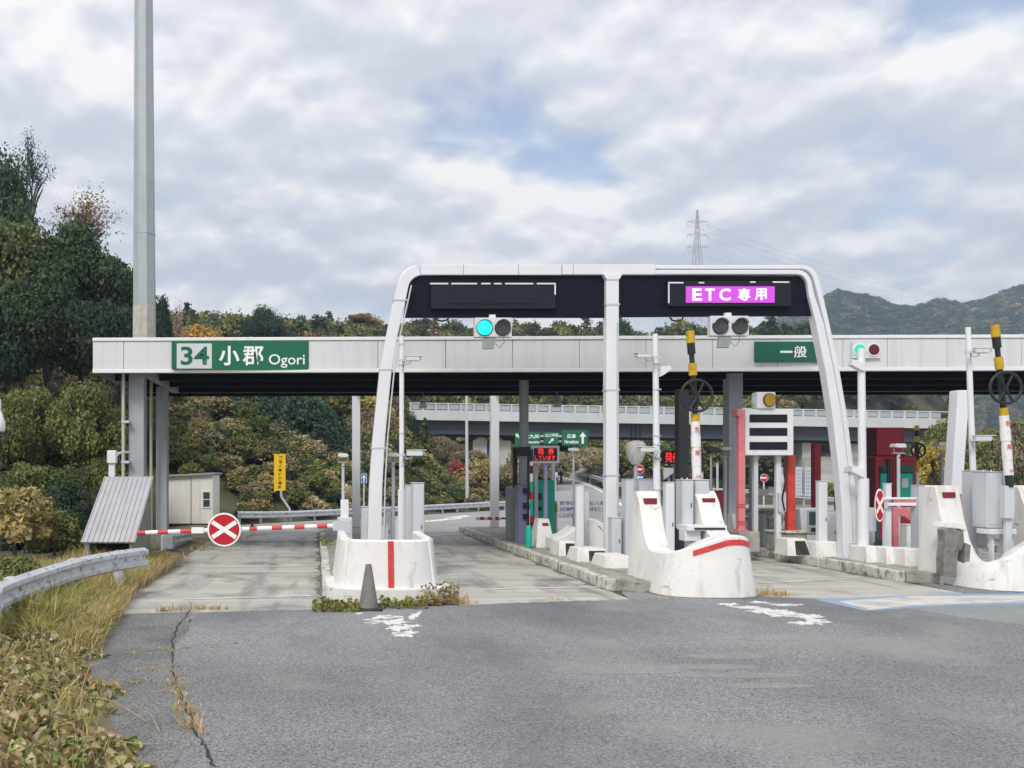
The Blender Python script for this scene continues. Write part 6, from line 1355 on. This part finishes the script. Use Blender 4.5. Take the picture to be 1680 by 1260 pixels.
for (k, u, Y, a, b, w_, c) in (('broad', 130, 42, 322, 600, 200, 'dark'), ('broad_b', 195, 44, 382, 640, 130, 'dark'), ('broad', 75, 40, 400, 680, 220, 'dark'), ('broad_b', 170, 40, 440, 700, 170, 'deep'), ('broad', -10, 39, 430, 720, 190, 'deep'), ('broad', 235, 50, 460, 680, 100, 'deep'), ('broad_b', 262, 56, 450, 640, 50, 'deep')):
    tree(k, u, Y, a, b, w_, c, labs.pop(0), LW)
labs = ['olive crown second from left edge at the height of canopy', 'olive crown just left of the canopy corner', 'olive crown at the left picture edge below the dark wood', 'mid green broad crown above the ribbed shed roof', 'mid green crown left of the canopy downpipe', 'dark crown low at the left behind the yellowing shrub', 'dark crown directly behind the white vent post', 'dark narrow crown seen between the two left canopy columns', 'deep green low crown left of the ribbed shed', 'deep green lowest crown behind the front guard rail']
for (k, u, Y, a, b, w_, c) in (('loose', 55, 33, 575, 830, 170, 'olive'), ('loose_b', 140, 32, 585, 840, 160, 'olive'), ('loose', 10, 31, 590, 850, 150, 'olive'), ('broad', 100, 34, 620, 900, 190, 'mid'), ('loose_b', 185, 34, 640, 860, 110, 'mid'), ('broad', 30, 33, 690, 930, 180, 'dark'), ('broad_b', 175, 35, 720, 930, 130, 'dark'), ('broad', 240, 44, 650, 900, 90, 'dark'), ('broad', 115, 27, 760, 950, 130, 'deep'), ('broad_b', 60, 26, 800, 960, 160, 'deep')):
    tree(k, u, Y, a, b, w_, c, labs.pop(0), LW)
tree('bush', 22, 19.5, 768, 940, 150, 'ochre', 'yellowing leafy shrub behind the front guard rail at left edge', 'shrubs by the guard rail')
tree('bush_b', 88, 20.5, 815, 945, 110, 'olive', 'brown green leafy shrub between guard rail and ribbed shed', 'shrubs by the guard rail')
tree('bush', 25, 15.0, 895, 990, 130, 'olive', 'low green shrub just behind the guard rail at left', 'shrubs by the guard rail')
for lab, k, u, Y, a, b, w_, c in (('olive undergrowth shrub left of the vent post', 'loose', 165, 31, 705, 900, 130, 'olive'), ('mid green undergrowth shrub above left of the ribbed shed', 'loose_b', 105, 29.5, 735, 915, 160, 'mid'),
        ('olive undergrowth shrub above the yellowing shrub', 'loose', 45, 29, 715, 905, 160, 'olive'), ('mid green undergrowth shrub at the left picture edge', 'loose_b', 0, 28, 750, 930, 130, 'mid'), ('dark undergrowth shrub between yellowing shrub and ribbed shed', 'loose', 100, 24, 805, 945, 120, 'dark')):
    tree(k, u, Y, a, b, w_, c, lab, LW, name='shrub')
EB = 'trees on the bank behind the lanes'
labs = ['brownish tree above the cream hut', 'blue green pine crown above the yellow shrub', 'largest blue green pine crown behind the yellow sign', 'deep green crown left of the white canopy post', 'olive tree just right of the cream hut', 'olive shrubby tree left of the yellow sign', 'brownish tree above right of the cream hut', 'deep green low crown directly behind the yellow sign', 'brown tree between white canopy post and gantry leg', 'rust toned tree right behind the curved gantry leg', 'mid green low tree behind the small lane lamp', 'olive low tree right of the yellow sign']
for (k, u, Y, a, b, w_, c) in (('loose', 300, 54, 640, 800, 130, 'brown'), ('broad', 400, 57, 585, 770, 190, 'blue'), ('broad_b', 475, 55, 600, 840, 210, 'blue'), ('broad', 530, 56, 640, 850, 130, 'deep'), ('loose_b', 335, 51, 715, 880, 130, 'olive'), ('loose', 405, 50, 745, 860, 110, 'olive'), ('loose_b', 365, 53, 650, 800, 110, 'brown'), ('broad', 440, 54, 690, 850, 110, 'deep'), ('loose', 592, 58, 630, 830, 90, 'brown'), ('loose_b', 630, 60, 640, 835, 80, 'rust'), ('loose', 560, 57, 760, 850, 80, 'mid'), ('loose', 500, 50, 790, 850, 70, 'olive')):
    tree(k, u, Y, a, b, w_, c, labs.pop(0), EB)
tree('bush', 425, 52, 697, 765, 80, 'yellow', 'yellow autumn shrub on the bank above the yellow sign', EB)
tree('conifer', 697, 66, 683, 800, 56, 'mid', 'small green conifer below the bridge left end', EB)
tree('bush', 749, 62, 750, 786, 34, 'red', 'small red maple in the scrub below bridge', EB)
tree('broad', 672, 70, 660, 780, 60, 'deep', 'dark tree just left of the bridge end', EB)
labs = ['olive shrub right of the lower white camera', 'olive shrub left of the thin street light foot', 'ochre shrub right of the thin street light pole', 'brown shrub right of the far white canopy post', 'brown shrub in front of the bridge pier', 'brown shrub behind the round canopy column', 'rust shrub behind the lower white camera', 'brown shrub below the small green conifer', 'tan shrub under the small middle direction sign', 'tan shrub under the Hiroshima direction sign', 'mid green shrub at the foot of thin street light']
for (u, Y, a, b, w_, c) in ((680, 58, 750, 840, 100, 'olive'), (725, 60, 765, 836, 110, 'olive'), (790, 62, 735, 832, 90, 'ochre'), (830, 64, 745, 830, 100, 'brown'), (770, 66, 720, 800, 110, 'brown'), (870, 68, 720, 820, 110, 'brown'), (655, 62, 700, 800, 90, 'rust'), (720, 68, 700, 790, 90, 'brown'), (920, 72, 728, 800, 90, 'tan'), (965, 76, 722, 790, 100, 'tan'), (735, 57, 790, 836, 80, 'mid')):
    tree(random.choice(('loose', 'loose_b', 'bush_b')), u, Y, a, b, w_, c, labs.pop(0), EB, name='shrub')
tree('twiggy', 292, 78, 483, 620, 60, 'pink', 'bare pinkish tree on skyline right of the mast', EB)
tree('bush_b', 330, 82, 522, 600, 90, 'orange', 'round orange autumn tree above the place name sign', EB)
tree('broad', 437, 96, 486, 600, 92, 'deep', 'dark spreading tree standing out of the ridge skyline', EB)
tree('broad', 360, 190, 500, 590, 100, 'dark', 'dark rounded far tree crown left of spreading skyline tree', EB)
tree('bush', 592, 130, 508, 545, 70, 'rust', 'rust brown tree on the ridge left of the gantry', EB)
tree('conifer', 1262, 150, 508, 640, 90, 'dark', 'dark conifer behind the unlit hanging signal', EB)
RT = 'trees right of the red booth'
labs = ['yellow tree right behind the red booth', 'bright green tree over the far raised boom wheel', 'bright green tree behind the leaning camera pole', 'ochre low tree between curved leg and camera pole', 'brown tree behind the wrapped boom at right edge', 'olive tree cut by the right picture edge', 'mid green low tree between red booth and broken barrier']
for (k, u, Y, a, b, w_, c) in (('loose', 1530, 50, 690, 850, 110, 'yellow'), ('loose_b', 1560, 53, 655, 850, 130, 'bright'), ('loose', 1625, 48, 660, 850, 130, 'bright'), ('loose_b', 1600, 50, 720, 860, 140, 'ochre'), ('loose', 1670, 47, 640, 860, 110, 'brown'), ('loose_b', 1700, 50, 640, 860, 110, 'olive'), ('broad', 1520, 60, 750, 860, 120, 'mid')):
    tree(k, u, Y, a, b, w_, c, labs.pop(0), RT)
tree('bush', 1370, 66, 782, 835, 44, 'bright', 'small yellow green shrub by the concrete slope under bridge', RT)

# forest and scrub masses (nobody could count these)
SMALL = [crown('broad', 1300, .060, s) for s in (21, 22, 23, 24)] + [crown('conifer', 1200, .065, 25)]
TINY = [crown('broad', 420, .10, s) for s in (31, 32, 33)]
def mass(name, label, cat, spots, protos):
    """a wood too dense to count: crown meshes instanced on points by geometry nodes"""
    P_ = np.array([s[:3] for s in spots]); me = bpy.data.meshes.new(name); me.from_pydata(P_.tolist(), [], [])
    n = len(spots); org = RNG.uniform(0, 6.28, n)
    def attr(nm, typ, arr, key):
        at = me.attributes.new(nm, typ, 'POINT'); at.data.foreach_set(key, np.asarray(arr, dtype=np.float32 if typ != 'INT' else np.int32).ravel())
    attr('grow', 'FLOAT_VECTOR', [(s[3], s[3], s[4]) for s in spots], 'vector'); attr('turn', 'FLOAT_VECTOR', [(0, 0, a_) for a_ in org], 'vector')
    attr('pick', 'INT', [s[6] for s in spots], 'value')
    attr('tint', 'FLOAT_COLOR', [(*(np.array(s[5]) * RNG.uniform(.78, 1.25)), 1) for s in spots], 'color')
    o = bpy.data.objects.new(name, me); col.objects.link(o)
    ng = bpy.data.node_groups.new(name, 'GeometryNodeTree'); ng.interface.new_socket('Geometry', in_out='INPUT', socket_type='NodeSocketGeometry'); ng.interface.new_socket('Geometry', in_out='OUTPUT', socket_type='NodeSocketGeometry')
    N, L = ng.nodes, ng.links; gi, go = N.new('NodeGroupInput'), N.new('NodeGroupOutput'); jn = N.new('GeometryNodeJoinGeometry')
    def named(nm, typ): x = N.new('GeometryNodeInputNamedAttribute'); x.data_type = typ; x.inputs[0].default_value = nm; return x.outputs[0]
    gr_, tu_, pk_ = named('grow', 'FLOAT_VECTOR'), named('turn', 'FLOAT_VECTOR'), named('pick', 'INT')
    for i, (V, F4, vy) in enumerate(protos):
        pm = raw_mesh(name + '_crown', V, F4, vary=vy); pm.materials.append(MATS['leaf_inst']); po = bpy.data.objects.new(name + '_crown', pm)
        oi = N.new('GeometryNodeObjectInfo'); oi.inputs['Object'].default_value = po
        cp = N.new('FunctionNodeCompare'); cp.data_type = 'INT'; cp.operation = 'EQUAL'; ins = [s for s in cp.inputs if s.type == 'INT']; L.new(pk_, ins[0]); ins[1].default_value = i
        ip = N.new('GeometryNodeInstanceOnPoints'); L.new(gi.outputs[0], ip.inputs['Points']); L.new(cp.outputs[0], ip.inputs['Selection']); L.new(oi.outputs['Geometry'], ip.inputs['Instance'])
        L.new(tu_, ip.inputs['Rotation']); L.new(gr_, ip.inputs['Scale']); L.new(ip.outputs[0], jn.inputs[0])
    L.new(jn.outputs[0], go.inputs[0]); md = o.modifiers.new('grow', 'NODES'); md.node_group = ng
    return tag(o, label, cat, kind='stuff')
def pick(ws):
    ks = list(ws); return G_[random.choices(ks, [ws[k] for k in ks])[0]]
spots = []
for _ in range(5600):
    Y = random.uniform(62, 220) if random.random() < .75 else random.uniform(62, 120); u = random.uniform(-80, 1760); X = px(u, Y)
    d_ = Y - rail_line(X)
    if d_ < 7 or (X > px(660, BY) and 79 < Y < 97 and u < 1580): continue
    if 900 < u < 1480 and Y < 98 and (Y > 79 or Y < 72 or X < 22): continue
    if 640 < u < 1560 and Y < 80 and random.random() < .3: continue
    big_ = Y > 100
    w_ = random.uniform(3.5, 6.5) if big_ else (random.uniform(1.0, 2.2) if 640 < u < 1480 else random.uniform(2.2, 4.2)); h = w_ * random.uniform(.8, 1.25)
    tn = pick(dict(mid=6, olive=5, dark=4, bright=2.0, ochre=.5, brown=.5, rust=.3)) if big_ else pick(dict(brown=2.5, olive=4, ochre=1.6, tan=2.2, rust=.5, mid=3, deep=1.5, bright=1))
    spots.append((X, Y, gz(X, Y) - h*.12, w_, h, tn, random.choice((0, 1, 2, 3, 0, 1, 2, 3, 4)) if big_ else random.randrange(4)))
mass('ridge_wood', 'mixed green and autumn wood covering the ridge behind the canopy', 'wood', spots, SMALL)
spots = []
for _ in range(900):
    X = random.uniform(-40, 12); Y = rail_line(max(X, -3.3)) + random.uniform(1.0, 12) if X > -3.3 else random.uniform(41, 54)
    if abs(X - px(475, 41.5)) < 1.2 and Y < 44: continue
    if X < -3.3 and Y < 43 and X > -9: continue
    dd = Y - rail_line(max(X, -3.3)); w_ = random.uniform(.8, 1.5) + .1 * dd; spots.append((X, Y, gz(X, Y) - .1, w_, w_*random.uniform(.6, 1.0), pick(dict(brown=3, olive=4, ochre=2, mid=3, tan=1.5, deep=1.5)), random.randrange(4)))
mass('bank_scrub', 'low mixed scrub on the bank behind the far guard rail', 'scrub', spots, SMALL)
spots = []
for _ in range(4200):
    Y = random.uniform(470, 720); u = random.uniform(1230, 1740); X = px(u, Y); w_ = random.uniform(7, 13); h = w_*random.uniform(.7, 1.0)
    spots.append((X, Y, far_z(X, Y) - h*.25, w_, h, pick(dict(dark=5, mid=4, olive=2, brown=2, rust=1, deep=3)), random.randrange(3)))
mass('far_forest', 'blue green forest covering the far hill at right', 'forest', spots, TINY)

# dry grass, kudzu and weeds
def blades(name, label, cat, spots, cols):
    n = len(spots); P_ = np.array([s[:3] for s in spots]); H_ = np.array([s[3] for s in spots]); rng = np.random.default_rng(5)
    a = rng.uniform(0, 6.28, n); lean = rng.uniform(.15, 1.15, n) * H_; b = rng.uniform(0, 6.28, n); wd_ = rng.uniform(.0035, .008, n) * (1 + H_)
    sd = np.stack([np.cos(b), np.sin(b), np.zeros(n)], 1) * wd_[:, None]; ln = np.stack([np.cos(a)*lean, np.sin(a)*lean, np.zeros(n)], 1); up = np.array([0, 0, 1.0])
    m1 = P_ + ln*.3 + up*(H_*.6)[:, None]; m2 = P_ + ln + up*(H_*np.sqrt(np.clip(1 - (lean/H_)**2*.5, .1, 1)))[:, None]
    V = np.stack([P_ - sd, P_ + sd, m1 + sd*.8, m1 - sd*.8, m1 - sd*.8, m1 + sd*.8, m2 + sd*.12, m2 - sd*.12], 1).reshape(-1, 3)
    ti = np.repeat(np.array([cols[i] for i in rng.integers(0, len(cols), n)]) * rng.uniform(.7, 1.25, (n, 1)), 2, 0)
    me = raw_mesh(name, V, np.arange(len(V)).reshape(-1, 4), np.ones((2*n, 3)), ti); me.materials.append(MATS['leaf_tint']); o = bpy.data.objects.new(name, me); col.objects.link(o); return tag(o, label, cat, kind='stuff')
STRAW = [(.56, .41, .20), (.62, .48, .26), (.52, .35, .16), (.66, .53, .32), (.45, .40, .15)]; GREENISH = [(.36, .36, .11), (.42, .39, .14), (.27, .31, .08), (.54, .44, .20)]
def edge_x(y): return -1.15 - max(0, y - 6) * 0.33 if y < 11 else (-2.8 - (y - 11) * 0.12 if y < 16 else -3.42)
sp, sg = [], []
for _ in range(3000):
    y = random.uniform(10.8, 21); e = edge_x(y) + .1; off = random.random() ** 1.6 * 2.0; cx, cy_ = e - off, y
    green = (y < 14.2 and off > .5) or random.random() < .12
    hh = random.uniform(.12, .32) + min(off, .9) * .22 + (.12 if green else 0); hh *= 1 if y > 11.6 else .7
    for k in range(15):
        (sg if green else sp).append((cx + random.gauss(0, .05), cy_ + random.gauss(0, .06), .02, hh * random.uniform(.6, 1.2)))
for _ in range(330):
    y = random.uniform(6.0, 11.5); off = .2 + random.random() * 2.9; cx = edge_x(y) - off; hh = random.uniform(.15, .42)
    for k in range(6): (sg if random.random() < .5 else sp).append((cx + random.gauss(0, .05), y + random.gauss(0, .06), .02, hh * random.uniform(.6, 1.2)))
blades('dry_grass', 'straw coloured dry grass along the verge below the guard rail', 'grass', sp, STRAW)
blades('green_grass', 'tufts of greener long grass below the guard rail', 'grass', sg, GREENISH)
sp = []
def tuft_line(pts, n, h, spread=.03):
    for i in range(len(pts)-1):
        a, b = gp(*pts[i]), gp(*pts[i+1])
        for k in range(n):
            f = random.random(); cx, cy_ = a[0] + (b[0]-a[0])*f, a[1] + (b[1]-a[1])*f
            hk = h * random.choice((.3, .5, .7, 1.0, 1.3)); ex, ey = random.gauss(0, spread*1.8), random.gauss(0, spread*1.8)
            for j in range(6): sp.append((cx + ex + random.gauss(0, spread*.5), cy_ + ey + random.gauss(0, spread*.5), .004, hk * random.uniform(.4, 1.2)))
tuft_line([(262, 1004), (310, 1000), (372, 1000)], 26, .10); tuft_line([(205, 1075), (285, 1067), (390, 1058)], 16, .045); tuft_line([(205, 1105), (275, 1097)], 14, .05); tuft_line([(205, 1122), (285, 1120)], 14, .05)
tuft_line([(283, 1105), (290, 1130), (302, 1152)], 20, .06); tuft_line([(302, 1155), (312, 1180), (320, 1205)], 24, .09, .035)
tuft_line([(1242, 978), (1286, 976)], 40, .14, .05); tuft_line([(1040, 984), (1120, 986)], 22, .06); tuft_line([(705, 990), (765, 990)], 34, .20, .06); tuft_line([(1550, 962), (1600, 964)], 10, .07); tuft_line([(900, 984), (930, 985)], 10, .04); tuft_line([(252, 940), (300, 915)], 30, .18, .08)
blades('crack_grass', 'thin dry grass sprouting from pavement cracks and barrier feet', 'grass', sp, STRAW)
sp = []
tuft_line([(320, 905), (370, 890), (400, 880)], 60, .15, .12); tuft_line([(395, 868), (540, 866)], 150, .2, .3); tuft_line([(540, 865), (700, 858)], 120, .2, .3); tuft_line([(533, 905), (545, 898)], 30, .25, .05)
blades('far_verge_grass', 'short green and brown grass under the far guard rail', 'grass', sp, GREENISH + STRAW[:2])
def leaf_cover(name, label, n, fpos, size, cols, seed):
    rng = np.random.default_rng(seed); C = []; S = []
    while len(C) < n:
        p = fpos()
        if p: C.append(p)
    C = np.array(C); Nn = rng.normal(size=(n, 3)) * 1.1 + np.array([.0, -.2, .7]); Nn /= np.linalg.norm(Nn, axis=1, keepdims=True)
    a = rng.normal(size=(n, 3)); a -= (a * Nn).sum(1, keepdims=True) * Nn; a /= np.linalg.norm(a, axis=1, keepdims=True); b = np.cross(Nn, a)
    s = rng.uniform(size[0], size[1], (n, 1)); cu = rng.uniform(-.1, 1.0, (n, 1)); dr = rng.uniform(-.3, .9, (n, 1))
    tipd = Nn * s * dr
    base = C - a*s*.45; tip = C + a*s*.62 - tipd; mid = C + a*s*.05
    l1 = C - a*s*.22 + b*s*.5 + Nn*s*cu*.5; l2 = C + a*s*.25 + b*s*.36 + Nn*s*cu*.5 - tipd*.3; r1 = C - a*s*.22 - b*s*.5 + Nn*s*cu*.5; r2 = C + a*s*.25 - b*s*.36 + Nn*s*cu*.5 - tipd*.3
    V = np.stack([base, mid, l2, l1, mid, tip, l2, l2*.999 + tip*.001, base, r1, r2, mid, mid, r2, tip, tip*.999 + r2*.001], 1).reshape(-1, 3)
    ti = np.array([cols[i] for i in rng.integers(0, len(cols), n)]) * rng.uniform(.65, 1.3, (n, 1))
    F3 = []
    Vv = np.stack([base, mid, l1, l2, tip, r1, r2], 1).reshape(-1, 3); idx = np.arange(n)[:, None] * 7
    F4 = np.concatenate([(idx + np.array([0, 1, 3, 2]))[:, None], (idx + np.array([0, 5, 6, 1]))[:, None]], 1).reshape(-1, 4)
    Ft = np.concatenate([(idx + np.array([1, 4, 3]))[:, None], (idx + np.array([1, 6, 4]))[:, None]], 1).reshape(-1, 3)
    Fq = np.concatenate([F4, np.concatenate([Ft, Ft[:, :1]], 1)[:0]], 0)
    me = bpy.data.meshes.new(name); me.from_pydata(Vv.tolist(), [], F4.tolist() + Ft.tolist())
    tt = np.concatenate([np.repeat(ti, 2, 0), np.repeat(ti, 2, 0)], 0)
    for nm, arr in (('vary', np.ones_like(tt)), ('tint', tt)):
        at = me.attributes.new(nm, 'FLOAT_COLOR', 'FACE'); d_ = np.ones((len(tt), 4), dtype=np.float32); d_[:, :3] = arr; at.data.foreach_set('color', d_.ravel())
    me.materials.append(MATS['leaf_tint']); o = bpy.data.objects.new(name, me); col.objects.link(o); return tag(o, label, 'ground cover', kind='stuff')
KUD = [(.46, .38, .20), (.52, .44, .27), (.38, .28, .14), (.34, .33, .13), (.28, .30, .10), (.56, .48, .31), (.24, .20, .10), (.46, .33, .18), (.22, .26, .08)]
def kz():
    y = random.uniform(5.6, 11.9); e = edge_x(y) + .02 + .16 * math.sin(y*3.1) + .1 * math.sin(y*7.3); x = e - random.random() ** .9 * 3.2
    gap = math.exp(-((y - 8.15 - (x + 1.8)*.25)/.22)**2)
    if gap > random.random() * 1.2 and x > -2.4: return None
    hgt = min(.32, (e - x) * .42) * (.55 + .45 * math.sin(x*4 + y*2.2) ** 2); return (x, y, .02 + hgt * random.uniform(.5, 1.0))
leaf_cover('kudzu', 'mat of withering kudzu leaves spilling onto the asphalt at lower left', 12000, kz, (.022, .10), KUD, 3)
def weed(u0, u1, v0, v1, hmax):
    def f():
        u = random.uniform(u0, u1); v = random.uniform(v0, v1); p = gp(u, v); return (p[0], p[1], .02 + random.random() ** 1.5 * hmax)
    return f
WEED = [(.20, .22, .05), (.14, .18, .04), (.26, .22, .08), (.30, .20, .09), (.24, .25, .06)]
leaf_cover('barrier_weeds', 'low green and brown weeds left of the traffic cone', 300, weed(514, 592, 992, 1006, .10), (.035, .075), WEED, 8)
leaf_cover('barrier_weeds', 'taller brown green weeds right of the traffic cone at barrier foot', 230, weed(622, 700, 988, 1001, .12), (.035, .075), WEED, 9)
leaf_cover('barrier_weeds', 'rusty weed clump at the right foot of striped barrier', 330, weed(690, 752, 982, 996, .30), (.03, .07), WEED[2:] + [(.30, .17, .08)], 10)
leaf_cover('barrier_weeds', 'small green weed at left kerb behind the striped barrier', 160, weed(526, 545, 898, 910, .35), (.04, .09), WEED[:2] + WEED[4:], 12)
# creeping runners of the kudzu
q = MB()
for (pts) in ([(190, 1178), (260, 1150), (330, 1120)], [(150, 1215), (230, 1240), (285, 1225)], [(120, 1150), (180, 1165), (240, 1190)], [(60, 1100), (110, 1140), (125, 1170)], [(200, 1200), (240, 1185), (262, 1205)], [(190, 1100), (150, 1130), (110, 1120)]):
    P_ = []
    for i, (u, v) in enumerate(pts): a = gp(u, v); P_.append((a[0], a[1], .03 + .06 * (i == 1)))
    q.tube(catmull(P_, 6), .004, 5)
tag(q.build('kudzu_runners', 'runner'), 'thin pale runners creeping from the kudzu over the asphalt', 'runners', kind='stuff')

# ------------------------------------------------------------------ air
HAZE = 0.0006
if HAZE:
    q = MB(); q.box(-420, 1100, -40, 1000, -3.0, 190); hz = q.build('haze', 'wire'); hz['kind'] = 'stuff'; hz['label'] = 'thin blue haze filling the air'; hz['category'] = 'haze'
    m_ = bpy.data.materials.new('haze'); m_.use_nodes = True; N = m_.node_tree.nodes; N.clear(); o_ = N.new('ShaderNodeOutputMaterial'); pv = N.new('ShaderNodeVolumePrincipled')
    pv.inputs['Color'].default_value = (.62, .78, 1.0, 1); pv.inputs['Density'].default_value = HAZE; pv.inputs['Anisotropy'].default_value = .2
    m_.node_tree.links.new(pv.outputs[0], o_.inputs['Volume']); hz.data.materials.clear(); hz.data.materials.append(m_)
